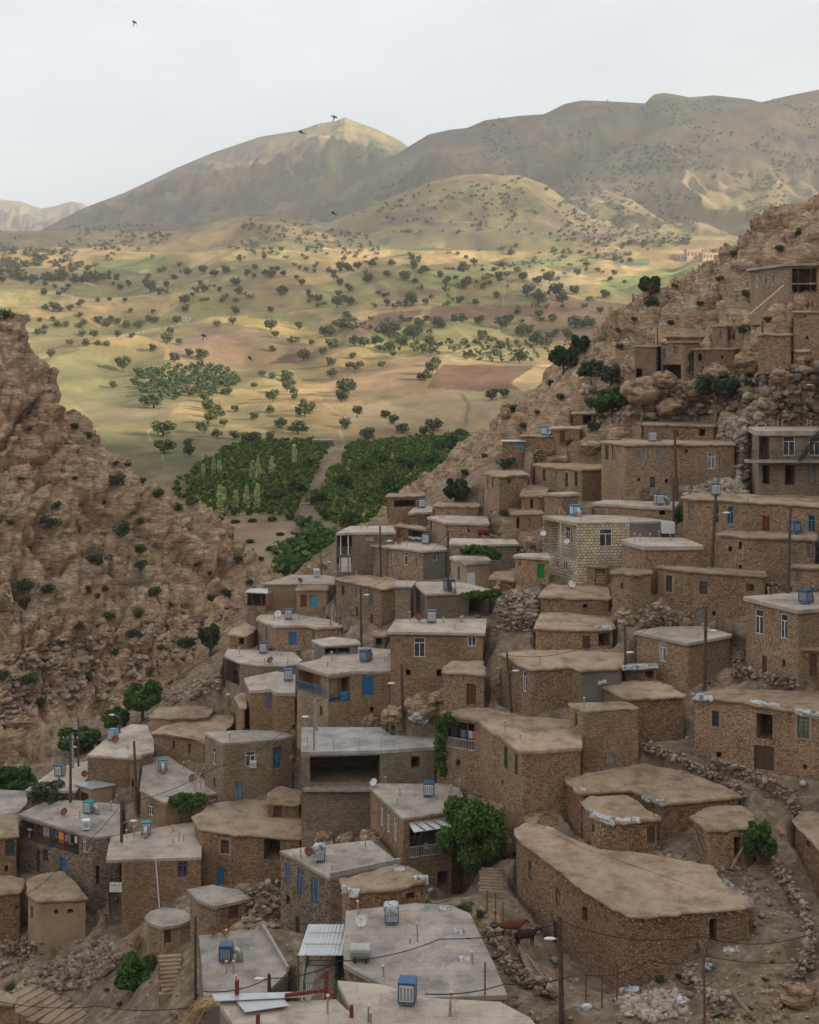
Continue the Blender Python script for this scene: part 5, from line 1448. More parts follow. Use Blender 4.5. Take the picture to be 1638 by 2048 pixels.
def far_z(px, r):
    yb = np.interp(np.log(r), np.log(VR), VY)
    yb = np.maximum(yb, np.interp(px, [-400, 0, 150, 300, 420, 600, 2100], [520, 510, 500, 488, 470, 458, 455]))
    yb = yb + 10 * np.sin(px * 0.006 + 1.0) * np.clip((r - 300) / 300, 0, 1) * np.clip((1400 - r) / 500, 0, 1)
    z = -(yb - Y0) / F * r
    z = z - np.clip((330 - r) / 60, 0, 1) * (np.clip((400 - px) / 90, 0, 1) + np.clip((px - 960) / 60, 0, 1)) * 40
    X = (px - CX) / F * r
    z = z + fbm(X / 110, r / 110, X * 0, 3, 4) * np.clip((r - 380) / 120, 0, 1) * np.clip(r / 140, 0, 7)
    z = z + (fbm(X / 42, r / 60, X * 0, 23, 3) * 1.6 - np.abs(fbm(X / 70, r / 120, X * 0, 24, 3)) * 7) * np.clip((r - 420) / 150, 0, 1)
    z = z + fbm(X / 150 + 4, r / 190, X * 0, 26, 3) * 9 * np.clip((r - 480) / 200, 0, 1) * np.clip((2200 - r) / 700, 0, 1)
    rg = 1 - np.abs(fbm(X / 420 + .6 * r / 420, r / 700, X * 0 + 2, 8, 5))
    rg2 = 1 - np.abs(fbm(X / 130, r / 210, X * 0 + 5, 18, 4))
    lay = np.full(z.shape, -1, int)
    for k, L in enumerate(LAYERS):
        sx, sy = zip(*L['s'])
        zc = -(np.interp(px, sx, sy) - Y0) / F * L['rc']
        zf = np.minimum(-(L['zf'] - Y0) / F * L['rf'], zc - 12)
        wob = 0.06 * fbm(X / 500, r / 500, X * 0 + k, 40 + k, 3) + 0
        t = np.clip((L['rc'] - r) / (L['rc'] - L['rf']), -3, 1.15)
        hg = np.maximum(zc - zf, 220.0)
        tr = np.maximum((L['rc'] - r) / (L['rc'] - L['rf']) - 1, 0)
        front = zc - (zc - zf) * np.clip(t, 0, 2) ** 0.92 - tr * tr * 3 * hg - tr * hg - np.maximum(L['rf'] * .8 - r, 0) * 3
        back = zc + (L['rc'] - r) * 0.45
        zl = np.where(t >= 0, front, back)
        amp = np.clip(np.minimum(t * 2.2, 1.3 - t), 0, 1) * (zc - zf)
        zl = zl + amp * ((rg - 0.75) * 0.26 + (rg2 - 0.75) * 0.2 + (.5 - np.abs(fbm(X / 48, r / 90, X * 0, 28, 3))) * .07)
        m = zl > z
        lay = np.where(m, k, lay)
        d = np.maximum(12.0 - np.abs(zl - z), 0) / 12.0
        z = np.maximum(z, zl) + d * d * 2.0
    return z, lay

FIELD = [ # polygons of ground cover, read in the photograph
    ([(885,730),(1068,732),(1050,778),(955,782),(850,774)], (0.15, 0.083, 0.058)),
    ([(870,612),(1150,608),(1165,622),(1040,634),(880,644),(850,640)], (0.16, 0.09, 0.063)),
    ([(676,690),(700,655),(760,628),(846,618),(830,640),(760,655),(700,684)], (0.155, 0.09, 0.065)),
    ([(1162,466),(1228,466),(1236,477),(1165,478)], (0.16, 0.095, 0.07)),
    ([(795,582),(872,580),(884,592),(800,596)], (0.17, 0.1, 0.075)),
    ([(330,700),(400,650),(560,652),(650,692),(600,735),(480,742),(380,725)], (0.25, 0.165, 0.105)),
    ([(370,645),(440,632),(560,640),(620,660),(680,684),(640,694),(560,670),(470,648)], (0.4, 0.29, 0.1)),
    ([(1020,766),(1075,732),(1108,728),(1108,765),(1050,785)], (0.43, 0.31, 0.16)),
    ([(690,815),(860,782),(1010,782),(1000,835),(920,868),(800,862),(700,850)], (0.36, 0.265, 0.155)),  # tan ground with its sunlit tone put into the colour
    ([(700,745),(860,705),(880,735),(845,780),(690,805),(640,800)], (0.29, 0.195, 0.115)),
    ([(905,715),(985,672),(1060,680),(1110,710),(1060,728),(905,724)], (0.36, 0.28, 0.15)),
    ([(1190,580),(1215,560),(1300,540),(1400,530),(1340,575),(1260,596)], (0.2, 0.22, 0.085)),
    ([(1020,570),(1060,548),(1140,545),(1200,555),(1180,580),(1080,590)], (0.34, 0.27, 0.15)),
    ([(1060,512),(1130,508),(1120,528),(1040,540),(1030,525)], (0.14, 0.16, 0.08)),
    ([(1225,520),(1300,518),(1300,530),(1230,532)], (0.12, 0.14, 0.08)),
    ([(740,690),(900,676),(960,684),(880,694),(770,700)], (0.33, 0.3, 0.1)),
    ([(740,560),(960,530),(1020,545),(900,575),(780,580)], (0.24, 0.24, 0.1)),
    ([(180,520),(340,512),(330,540),(200,552)], (0.13, 0.17, 0.07)),
    ([(100,700),(250,690),(300,740),(220,800),(120,760)], (0.2, 0.17, 0.085)),
    ([(130,790),(280,765),(380,790),(330,840),(200,850)], (0.2, 0.15, 0.1)),
    ([(640,570),(740,560),(760,600),(660,625),(560,610)], (0.29, 0.26, 0.11)),
    ([(420,1050),(600,1042),(660,1078),(640,1092),(540,1076),(430,1068)], (0.29, 0.215, 0.155)),
    ([(590,1010),(615,990),(640,1020),(690,1080),(650,1082)], (0.31, 0.225, 0.17)),
]
def build_far():
    pxs = np.arange(-420, 2080, 3.6)
    rs = np.concatenate([np.geomspace(236, 1000, 320)[:-1], np.geomspace(1000, 3900, 300)[:-1], np.geomspace(3900, 6900, 50)])
    PX, R = np.meshgrid(pxs, rs)
    Z, lay = far_z(PX, R)
    X = (PX - CX) / F * R
    py = Y0 - Z / R * F
    # ground colour: dry grass, olive scrub, a patchwork of small fields
    n1 = fbm(X / 90, R / 130, X * 0, 61, 5); n2 = fbm(X / 28, R / 40, X * 0, 62, 4)
    dry = np.array([0.345, 0.24, 0.115]); oli = np.array([0.165, 0.15, 0.07]); brn = np.array([0.225, 0.155, 0.1]); grn = np.array([0.17, 0.18, 0.07])
    mixv = np.clip(0.5 + 0.75 * n1 + 0.3 * n2, 0, 1)[..., None]
    col = dry * mixv + oli * (1 - mixv)
    f1, f2, hid = worley(X / 75 + n1 * .35, R / 95 + n2 * .2, X * 0, 77)
    pal = [(0.0, dry * 1.12), (0.22, oli * 1.05), (0.36, grn), (0.5, dry), (0.62, brn), (0.72, np.array([.3, .27, .11])), (0.84, dry * .9), (0.95, np.array([.16, .095, .07]))]
    fc = np.zeros(col.shape)
    for a, c in pal: fc = np.where((hid >= a)[..., None], c, fc)
    w = (np.clip((R - 520) / 120, 0, 1) * np.clip((1650 - R) / 300, 0, 1) * (lay < 5) * 0.75)
    w = np.where((lay >= 6) & (R < 1300), 0.5, w) * np.clip(0.75 + n2 * .4, 0, 1)
    col = col * (1 - w[..., None]) + fc * w[..., None]
    # mountains: thin olive-beige grass over brown earth and grey rock
    mt = ((lay >= 0) & (lay <= 6) & (R > 1250)) | (R > 1900)
    g = np.clip(.5 + .8 * fbm(X / 260, R / 300, Z / 120, 64, 5), 0, 1)[..., None]
    mc = np.array([0.235, 0.172, 0.1]) * g + np.array([0.13, 0.108, 0.058]) * (1 - g)
    rk = np.clip(fbm(X / 120, R / 160, Z / 60, 66, 5) * 3 - .75, 0, .8)[..., None]
    mc = mc * (1 - rk) + np.array([0.13, 0.105, 0.085]) * rk
    top = np.clip((lay == 1) * (0.55 + fbm(X / 300, R / 300, Z / 150, 68, 3)) * np.clip((PX - 560) / 120, 0, 1), 0, 1)[..., None] * .6
    mc = mc * (1 - top) + np.array([0.215, 0.2, 0.085]) * top
    tp4 = np.clip((lay == 4) * (.2 + .8 * fbm(X / 80, R / 60, Z / 20, 69, 3)) , 0, 1)[..., None]
    mc = mc * (1 - tp4) + np.array([0.2, 0.19, 0.08]) * tp4
    mtf = np.clip(mt.astype(float) * np.clip((R - 1250) / 800, 0, 1), 0, 1)[..., None]
    mtf = np.maximum(mtf, ((lay == 4) * .8)[..., None])
    bd = np.abs(((Z + 14 * fbm(X / 200, R / 300, X * 0, 83, 4)) / 74) % 1 - .5)
    bk = (np.clip(1 - bd / .07, 0, 1) * (lay <= 3) * (lay >= 1) * np.clip(.35 + fbm(X / 150, R / 200, X * 0, 84, 4), 0, .8))[..., None]
    mc = mc * (1 - bk) + np.array([0.085, 0.066, 0.05]) * bk
    col = col * (1 - mtf) + mc * mtf
    ex = fbm(X / 9, R / 14, X * 0, 71, 3) * 6
    for pl, c in FIELD:
        m = in_poly(PX + ex * .5, py + ex * .35, pl)
        k = np.clip(.88 + .1 * n2, 0, 1)[..., None] * m[..., None]
        col = col * (1 - k) + np.array(c) * k
    # grassy banks between the terraces follow the contours
    bk = np.abs(((Z + n1 * 6) / 7.5) % 1 - .5)
    k = (np.clip(1 - bk / .09, 0, 1) * np.clip((R - 480) / 80, 0, 1) * np.clip((1700 - R) / 300, 0, 1) * np.clip(.55 + n2, 0, 1) * .7)[..., None]
    col = col * (1 - k) + np.array([0.115, 0.11, 0.05]) * k
    # cart tracks, footpaths and field banks
    TRK = [([(640,1090),(600,1030),(625,985),(655,930),(690,895),(680,860),(700,842),(640,800)], 3.5, (0.4, 0.31, 0.22)), ([(330,935),(322,905),(300,880),(296,862),(330,850)], 2.2, (0.36, 0.28, 0.19)), ([(880,730),(905,700),(990,665),(1010,650)], 2.5, (0.36, 0.28, 0.18)),
           ([(700,805),(800,775),(860,762)], 2, (0.2, 0.19, 0.1)), ([(930,845),(938,810),(925,790)], 4, (0.17, 0.15, 0.08)), ([(560,470),(700,500),(860,520)], 1.6, (0.36, 0.29, 0.18)), ([(820,440),(960,445),(1180,440),(1300,455)], 1.5, (0.33, 0.27, 0.18)), ([(900,405),(1000,403),(1110,408)], 1.6, (0.3, 0.28, 0.14)),
           ([(0,600),(150,605),(300,590),(420,560)], 1.6, (0.36, 0.29, 0.19)), ([(420,745),(520,738),(590,742)], 1.5, (0.34, 0.28, 0.15)), ([(200,680),(330,655),(390,640)], 2, (0.4, 0.31, 0.2))]
    for ln, wd, c in TRK:
        dmin = np.full(PX.shape, 1e9)
        for (ax, ay), (bx, by) in zip(ln[:-1], ln[1:]):
            t_ = np.clip(((PX - ax) * (bx - ax) + (py - ay) * (by - ay)) / ((bx - ax) ** 2 + (by - ay) ** 2), 0, 1)
            dmin = np.minimum(dmin, np.hypot(PX + ex * .3 - ax - t_ * (bx - ax), (py + ex * .15 - ay - t_ * (by - ay)) * 1.6))
        k = np.clip(1.4 - dmin / wd, 0, .9)[..., None]
        col = col * (1 - k) + np.array(c) * k
    # greener slopes low on the left
    gl = (np.clip((520 - PX) / 200, 0, 1) * np.clip((py - 660) / 60, 0, 1) * np.clip(.4 + n1 * 1.1, 0, .8))[..., None]
    col = col * (1 - gl) + np.array([0.17, 0.165, 0.075]) * gl
    low = (R < 420)
    lowc = np.array([0.215, 0.155, 0.105]) * (1 + .35 * n2[..., None] + .05 * ex[..., None])
    lm = (np.clip((440 - R) / 60, 0, 1) * np.clip(.75 + .6 * n1, .2, .95))[..., None]
    col = np.where(low[..., None], col * (1 - lm) + lowc * lm, col)
    col = np.clip(col * (1 + .2 * n2[..., None] + .16 * ex[..., None] / 6), 0.02, 0.6)
    rgba = np.concatenate([col, np.ones(col.shape[:2] + (1,))], -1).reshape(-1, 4)
    idx = np.arange(PX.size).reshape(PX.shape)
    Q = np.stack([idx[:-1, :-1], idx[:-1, 1:], idx[1:, 1:], idx[1:, :-1]], -1).reshape(-1, 4)
    V = np.stack([X, R, Z], -1).reshape(-1, 3)
    o = mesh_np("land", V, Q, M_FAR, smooth=True, attrs={'Col': rgba})
    tag(o, "wide valley of dry fields rising to hazy bare mountains", None, None, 'structure')
    return o
LAND = build_far()
bpy.context.view_layer.update()
def land_hit(px, py):
    ok, loc, nrm, _ = LAND.ray_cast(Vector((0, 0, 0)), ray(px, py).normalized())
    return loc if ok else None
def land_z(x, y):
    ok, loc, nrm, _ = LAND.ray_cast(Vector((x, y, 3000)), Vector((0, 0, -1)))
    return loc.z if ok else -30.0
def any_hit(px, py):
    a = ground_hit(px, py); b = land_hit(px, py)
    if a is None: return b
    if b is None: return a
    return a if a.y < b.y else b
# ------------------------------------------------------------------ air
def build_haze():
    mb = MB(); x0, x1, y0, y1, z0, z1 = -4300, 4300, -1250, 7100, -125, 1120
    mb.box(((x0 + x1) / 2, (y0 + y1) / 2, (z0 + z1) / 2), (x1 - x0, y1 - y0, z1 - z0))
    m = bpy.data.materials.new("haze"); m.use_nodes = True
    nt = m.node_tree; nt.nodes.clear()
    o = nt.nodes.new("ShaderNodeOutputMaterial"); v = nt.nodes.new("ShaderNodeVolumePrincipled")
    v.inputs['Color'].default_value = (0.9, 0.93, 0.97, 1)
    v.inputs['Density'].default_value = HAZE
    v.inputs['Anisotropy'].default_value = 0.2
    nt.links.new(v.outputs[0], o.inputs['Volume'])
    ob = mb.build('haze', m)
    tag(ob, None, None, None, 'stuff')
HAZE = 0.00016
build_haze()
# unseen cloud bodies added behind and right of the camera to shade mountains and fields
def add_shade_cloud(tx, ty, tz, rx, ry, seed):
    dz = 1750 - tz; t = dz / math.tan(SUN_EL)
    c = np.array([tx + SUN_DIR.x * t, ty + SUN_DIR.y * t, 1750.0])
    n = 48; V = []; 
    th, ph = np.meshgrid(np.linspace(0, 2 * np.pi, 65)[:-1], np.linspace(0.001, np.pi - .001, 28))
    d = np.stack([np.cos(th) * np.sin(ph), np.sin(th) * np.sin(ph), np.cos(ph)], -1).reshape(-1, 3)
    k = 1 + .35 * fbm(d[:, 0] * 2 + seed, d[:, 1] * 2, d[:, 2] * 2, seed, 4)
    V = d * k[:, None] * np.array([rx, ry, 130]) + c
    idx = np.arange(28 * 64).reshape(28, 64); nx = np.roll(idx, -1, 1)
    Q = np.stack([idx[:-1], idx[1:], nx[1:], nx[:-1]], -1).reshape(-1, 4)
    o = mesh_np('shade_clouds', V, Q, M_SHADE_CLOUD, smooth=True)
    tag(o, None, None, None, 'stuff')
def _shade_cloud():
    t = NT('shade_cloud', 1.0); t.b.inputs['Base Color'].default_value = (.85, .86, .88, 1)
    tr = t.n('ShaderNodeBsdfTransparent'); ms = t.n('ShaderNodeMixShader'); ms.inputs[0].default_value = .65
    t.l(tr.outputs[0], ms.inputs[1]); t.l(t.b.outputs[0], ms.inputs[2]); t.l(ms.outputs[0], t.t.nodes['Material Output'].inputs['Surface'])
    return t.m
M_SHADE_CLOUD = _shade_cloud()
add_shade_cloud(600, 3300, 350, 1900, 1000, 4)
add_shade_cloud(-1100, 2500, 250, 700, 420, 9)
add_shade_cloud(-300, 1650, 200, 380, 200, 14)
add_shade_cloud(-420, 1050, 60, 260, 170, 21)
add_shade_cloud(-60, 800, 40, 130, 70, 25)

# ------------------------------------------------------------------ plants
def leaf_cloud(n, lobes, leaf, seed, up=0.3, aspect=1.0):
    r = np.random.RandomState(seed)
    c = np.array([l[0] for l in lobes]); R = np.array([l[1] for l in lobes], float)
    if R.ndim == 1: R = np.stack([R, R, R], -1)
    w = R.prod(1) ** (2 / 3.); k = r.choice(len(lobes), n, p=w / w.sum())
    d = r.normal(size=(n, 3)); d /= np.linalg.norm(d, axis=1)[:, None]
    rad = 0.45 + 0.62 * r.rand(n) ** 0.6
    p = c[k] + d * R[k] * rad[:, None]
    nn = d * 0.6 + r.normal(size=(n, 3)) * 0.6 + np.array([0, 0, up]); nn /= np.linalg.norm(nn, axis=1)[:, None]
    a = np.cross(nn, r.normal(size=(n, 3))); a /= np.linalg.norm(a, axis=1)[:, None]
    b = np.cross(nn, a)
    s = leaf * (0.6 + 0.8 * r.rand(n))[:, None]
    V = np.stack([p - a * s - b * s * aspect, p + a * s - b * s * aspect * .6, p + a * s * .8 + b * s * aspect, p - a * s * .7 + b * s * aspect * .8], 1).reshape(-1, 3)
    Q = np.arange(n * 4).reshape(n, 4)
    return V, Q

def crown_lobes(seed, n=8, rx=.36, rz=.26, cz=.64, lr=(.16, .24)):
    r = random.Random(seed); L = [((0, 0, cz), lr[1])]
    for k in range(n):
        a = 2 * math.pi * k / n + r.uniform(-.4, .4); e = r.uniform(-.7, 1.0)
        q = r.uniform(.55, 1)
        L.append(((rx * q * math.cos(a) * math.cos(e * .8), rx * q * math.sin(a) * math.cos(e * .8), cz + rz * e * .8), r.uniform(*lr)))
    return L

def trunk_mb(seed, h=.6, r0=.045, limbs=5, spread=.25, s=1.0):
    r = random.Random(seed); mb = MB()
    x, y = r.uniform(-.03, .03), r.uniform(-.03, .03)
    mb.path([(0, 0, -.06), (x * .5, y * .5, h * .3), (x, y, h * .55), (x * 1.6, y * 1.4, h)], [r0 * 1.25, r0, r0 * .7, r0 * .25], 6)
    for k in range(limbs):
        a = 2 * math.pi * k / limbs + r.uniform(-.5, .5); z = h * r.uniform(.35, .7)
        e = Vector((math.cos(a) * spread, math.sin(a) * spread, z + r.uniform(.12, .28)))
        b = Vector((x, y, z)); m_ = b.lerp(e, .5) + Vector((0, 0, .03))
        mb.path([b, m_, e], [r0 * .45, r0 * .32, r0 * .12], 5)
    return mb

HIDE_PROTO = []
def proto_tree(name, seed, n, leaf, mat, lobes=None, **kw):
    root = empty(name, (0, -60 - seed * 2, -90))
    V, Q = leaf_cloud(n, lobes or crown_lobes(seed), leaf, seed)
    trunk_mb(seed, **kw).build('trunk', M_BARK, root, local=True)
    mesh_np('crown', V, Q, mat, root)
    HIDE_PROTO.append(root)
    return root
OAKS = [proto_tree('oak_tree', s, 480, .052, ML['oak'], lobes=crown_lobes(s, 8 + s % 3, .3 + .04 * (s % 3), .3, .52, (.17, .25)), h=.42, spread=.2) for s in range(1, 7)]

DG = [None]
def scene_hit(px, py):
    ok, loc, nrm, idx, ob, mx = SC.ray_cast(DG[0], Vector((0, 0, 0)), ray(px, py).normalized())
    while ok and ob.name.startswith(('haze',)):
        ok, loc, nrm, idx, ob, mx = SC.ray_cast(DG[0], loc + ray(px, py).normalized() * .05, ray(px, py).normalized())
    return (loc, ob) if ok else (None, None)
def refresh():
    bpy.context.view_layer.update(); DG[0] = bpy.context.evaluated_depsgraph_get()
def in_front(v):
    """a valley point that no cliff or house hides"""
    g = ground_hit(CX + v.x / v.y * F, Y0 - v.z / v.y * F)
    return g is None or g.y > v.y

Z1 = [(820,155,30),(600,188,28),(1040,152,45),(1097,175,38),(1155,152,40),(1268,162,52),(1300,180,28),(1370,170,35),(1225,98,28),(1348,45,28),(1387,42,28),(1440,43,30),(1390,145,35),(1205,210,55),(1222,258,45),(770,240,65),(745,215,45),(890,185,40),(615,240,35),(225,262,45),(330,255,35),(815,262,35),(850,228,30),(945,305,40),(1043,252,40),(1140,303,40),(985,278,28),(950,350,45),(1205,358,50),(1383,352,38),(785,362,30),(668,358,32),(1455,258,45),(1580,262,40),(1545,215,35),(905,400,50),(795,410,40),(760,395,40),(550,425,45),(420,432,50),(648,425,50),(705,435,42),(340,430,35),(295,430,40),(135,408,45),(205,405,32),(480,480,55),(603,482,35),(678,487,32),(545,525,45),(440,525,45),(355,525,38),(500,525,35),(855,505,65),(918,515,45),(780,550,50),(970,572,50),(1030,590,65),(895,605,50),(1385,435,75),(1410,480,50),(1530,440,40),(1397,553,45),(1555,590,60),(630,640,80),(710,670,55),(685,720,45),(578,740,42),(1170,770,55),(1195,715,50),(1300,745,38),(1045,808,45),(1465,690,40),(1395,695,38),(1497,730,38),(1470,750,55),(1400,790,55),(1508,805,32),(1340,685,30),(1110,425,40),(1190,415,35),(260,575,60),(840,150,26),(920,120,34),(960,160,44),(580,220,30),(560,165,24),(510,185,30),(450,200,34),(420,205,40),(380,205,40),(350,235,30),(280,235,34),(230,225,30),(160,215,30),(300,350,40),(360,345,44),(410,325,40),(230,345,34),(120,375,30),(500,305,30),(560,300,26),(640,305,28),(505,410,40),(600,415,36),(270,400,34),(230,445,36),(195,470,36),(225,470,34)]
Z2 = [(130,290,40),(245,292,38),(280,315,40),(355,340,45),(403,330,45),(560,335,35),(660,320,65),(485,242,38),(405,278,32),(635,232,38),(705,205,35),(560,220,30),(780,220,35),(805,250,35),(875,190,50),(915,172,28),(885,255,55),(860,330,30),(925,332,32),(960,265,28),(1010,305,32),(1020,230,32),(1095,370,35),(1120,230,50),(1180,245,40),(1225,240,50),(1135,290,50),(1255,290,60),(1280,315,50),(1180,315,50),(1340,215,28),(1490,213,30),(1570,295,32),(1185,385,38),(1240,400,38),(1330,415,56),(1365,420,50),(1435,368,35),(1255,458,40),(1455,305,35),(770,415,55),(695,425,50),(840,400,40),(870,402,38),(940,410,40),(1030,425,50),(1060,410,40),(1110,450,60),(1135,455,50),(1175,485,60),(1210,500,50),(670,460,60),(560,445,55),(590,440,50),(735,498,50),(712,525,35),(575,515,45),(620,500,40),(515,490,50),(430,490,50),(470,500,44),(380,420,70),(400,395,40),(330,455,45),(335,505,40),(455,495,30),(200,433,30),(80,430,55),(105,468,45),(93,525,38),(252,498,30),(220,555,60),(328,580,45),(420,552,35),(540,590,45),(405,592,35),(340,630,42),(395,690,70),(370,720,40),(760,580,45),(720,630,60),(745,610,50),(700,635,46),(1040,702,50),(990,712,55),(440,785,45),(555,795,38),(590,815,45),(390,830,55),(240,765,45),(150,690,40),(95,720,50),(180,725,30),(205,785,40),(130,830,55),(15,800,45),(950,465,45),(1105,555,70),(900,545,40),(85,117,25),(55,117,25),(130,117,30),(1070,128,35),(1090,103,25),(1530,100,20),(1560,95,25),(1615,95,30),(500,175,40),(440,185,35),(400,195,40),(370,190,35),(1030,180,30),(1000,200,25),(1395,425,44),(1430,425,40),(1460,415,36),(1360,470,40),(1300,470,40),(1230,470,44),(320,205,24),(265,190,22),(230,200,24),(190,235,22),(110,200,24),(60,215,28),(20,190,24),(580,175,30),(665,150,28),(690,155,24),(670,180,26),(885,150,26)]
Z8 = [(197,365,62,1.5),(230,470,55,1.4),(235,532,56,1.3),(325,545,52,.9),(400,425,56,1.2),(425,410,50,1),(380,465,45,1),(425,480,44,1.2),(450,445,36,1.2),(490,392,35,1),(555,418,40,1),(665,445,45,1),(620,400,30,1),(745,400,56,1),(770,385,40,1.2),(720,465,50,1.4),(550,505,50,1.4),(490,490,40,1.2),(455,545,35,1.3),(895,445,58,1),(938,405,46,1),(1037,415,36,1),(1070,435,42,1),(1100,468,36,1.3),(978,487,62,1),(1180,475,50,1),(1215,455,48,1),(1310,480,50,1),(620,490,36,1),(320,520,34,1),(710,355,20,1),(640,345,40,1),(680,320,38,1),(880,350,46,1),(885,320,40,1),(1420,340,46,1),(1470,340,46,1)]
SPOTS = [(x / 2.56, 480 + y / 2.56 + h / 5.6, h / 2.56, 1.0) for x, y, h in Z1] + [(x / 2.0475 + 500, 440 + y / 2.0475 + h / 4.4, h / 2.0475, 1.0) for x, y, h in Z2] + \
        [(x * .5495 + 200, 600 + y * .5495 + h * .25, h * .5495, w) for x, y, h, w in Z8]
TR = random.Random(11)
def zone(py):
    if py < 560: return ("small round oak far up the valley on the pale upper fields", "oaks on the pale upper fields")
    if py < 640: return ("round oak standing in the middle of the sunlit terraced fields", "oaks in the sunlit middle fields")
    if py < 740: return ("broad oak on the grassy slopes just below the sunlit fields", "oaks on the slopes below the sunlit fields")
    return ("broad dark oak on the shaded slope above the green orchards", "oaks on the shaded slope above the orchards")
n_oak = 0
taken = []
def plant_oak(px, py, hpx, wide=1.0):
    global n_oak
    v = land_hit(px, py)
    if v is None or not in_front(v): return
    if any(abs(px - a) + abs(py - b) * 1.5 < 7 for a, b in taken): return
    taken.append((px, py))
    s = hpx / F * v.y * 1.12
    s = min(max(s * TR.uniform(.72, 1.1), 3.0), 14)
    lab, grp = zone(py)
    o = dup(OAKS[TR.randrange(6)], v - Vector((0, 0, .1)), TR.uniform(0, 6.28), (s * wide * TR.uniform(.95, 1.2), s * wide * TR.uniform(.95, 1.2), s), lab, grp)
    o['category'] = 'tree'
    n_oak += 1
for sp in SPOTS: plant_oak(*sp)
tries = 0
while n_oak < 296 and tries < 2500:
    tries += 1
    px, py = TR.uniform(0, 1500), TR.choice([TR.uniform(500, 620), TR.uniform(560, 860)])
    if fbm(np.array([px / 60]), np.array([py / 22]), np.array([0.]), 5, 2)[0] < 0.1: continue
    if any(in_poly([px], [py], f[0])[0] for f in FIELD[:9]): continue
    plant_oak(px, py, TR.uniform(.8, 1.2) * np.interp(py, [480, 560, 640, 700, 850], [9, 13, 16, 18, 22]))

def merged_trees(name, pts, nleaf, leaf, mat, label, squash=1.0, lobes_n=5):
    r = np.random.RandomState(3)
    base = [leaf_cloud(nleaf, crown_lobes(s, lobes_n, .36, .26, .5, (.18, .26)), leaf, s) for s in range(60, 66)]
    Vs, Qs, off = [], [], 0
    for k, (v, h, w) in enumerate(pts):
        V, Q = base[k % len(base)]
        a = r.rand() * 6.28; ca, sa = math.cos(a), math.sin(a)
        W = np.stack([(V[:, 0] * ca - V[:, 1] * sa) * w, (V[:, 0] * sa + V[:, 1] * ca) * w, V[:, 2] * h * squash], -1) + np.array(v)
        Vs.append(W); Qs.append(Q + off); off += len(V)
    o = mesh_np(name, np.concatenate(Vs), np.concatenate(Qs), mat)
    return tag(o, label, None, None, 'stuff')

# far slopes: too many specks to count
pts = []
RG = [(0, 300, 500, 565, 260), (300, 760, 440, 520, 150), (760, 1180, 350, 470, 190), (1120, 1638, 300, 490, 620), (960, 1638, 200, 340, 420), (200, 820, 300, 470, 70), (1100, 1450, 470, 520, 60), (0, 520, 450, 508, 150), (300, 1250, 500, 620, 120), (560, 1240, 640, 720, 70)]
for x0, x1, y0, y1, n in RG:
    k = t = 0
    while k < n and t < n * 8:
        t += 1
        px, py = TR.uniform(x0, x1), TR.uniform(y0, y1)
        if fbm(np.array([px / 90]), np.array([py / 30]), np.array([1.]), 15, 3)[0] < -.05: continue
        v = land_hit(px, py)
        if v is None or not in_front(v): continue
        h = TR.uniform(3.5, 6.5) if py > 480 else TR.uniform(3, 7.5)
        pts.append((v - Vector((0, 0, h * .1)), h, h * TR.uniform(.85, 1.15))); k += 1
merged_trees('scattered_trees', pts, 26, .12, ML['oak'], "dark specks of oak scattered over the far slopes")

def orchard(name, polys, sp, hh, nleaf, leaf, mat, label, ww=1.0, jit=.25):
    pts = []
    for pl in polys:
        c = [land_hit(x, y) for x, y in pl]; c = [q for q in c if q is not None]
        x0, x1 = min(q.x for q in c), max(q.x for q in c); y0, y1 = min(q.y for q in c), max(q.y for q in c)
        y = y0
        while y < y1:
            x = x0
            while x < x1:
                xx, yy = x + TR.gauss(0, sp * jit * .5), y + TR.gauss(0, sp * jit * .5)
                z = land_z(xx, yy)
                a, b = proj_np(np.array([xx]), np.array([yy]), np.array([z]))
                if in_poly(a, b, pl)[0] and TR.random() < .96:
                    h = hh * TR.uniform(.75, 1.3)
                    pts.append((Vector((xx, yy, z - h * .15)), h, h * ww * TR.uniform(.85, 1.2)))
                x += sp * .8
            y += sp * 1.15
    return merged_trees(name, pts, nleaf, leaf, mat, label)
orchard('orchard', [[(330,985),(360,960),(480,885),(650,885),(662,900),(615,980),(585,1035),(420,1032),(370,1012)]], 3.1, 2.3, 56, .125, ML['orch'], "dense green fruit orchard on the left of the dirt track")
orchard('orchard', [[(676,925),(706,888),(945,868),(935,900),(880,962),(800,990),(770,1062),(700,1078),(665,1062),(618,1012),(652,962)]], 3.0, 2.2, 56, .125, ML['orch'], "dense yellow-green orchard on the right of the dirt track")
orchard('orchard', [[(545,1160),(575,1105),(640,1086),(690,1082),(720,1150),(640,1178)],[(590,1046),(650,1075),(690,1078),(690,1086),(630,1084)]], 3.0, 4.5, 110, .08, ML['green'], "green thicket below the dirt track at the gorge mouth")
orchard('young_orchard', [[(262,775),(290,742),(380,728),(450,735),(482,765),(440,792),(350,800),(300,795)]], 5.2, 3.8, 50, .1, ML['dark'], "rows of dark green trees in a planted orchard left of the valley", jit=.1)
orchard('young_orchard', [[(905,718),(985,674),(1060,682),(1108,708),(1060,726),(960,726)], [(850,540),(1030,528),(1130,510),(1130,520),(1020,545)]], 7.5, 2.8, 30, .12, ML['ygr'], "sparse young fruit trees planted on straw coloured ground", jit=.2)

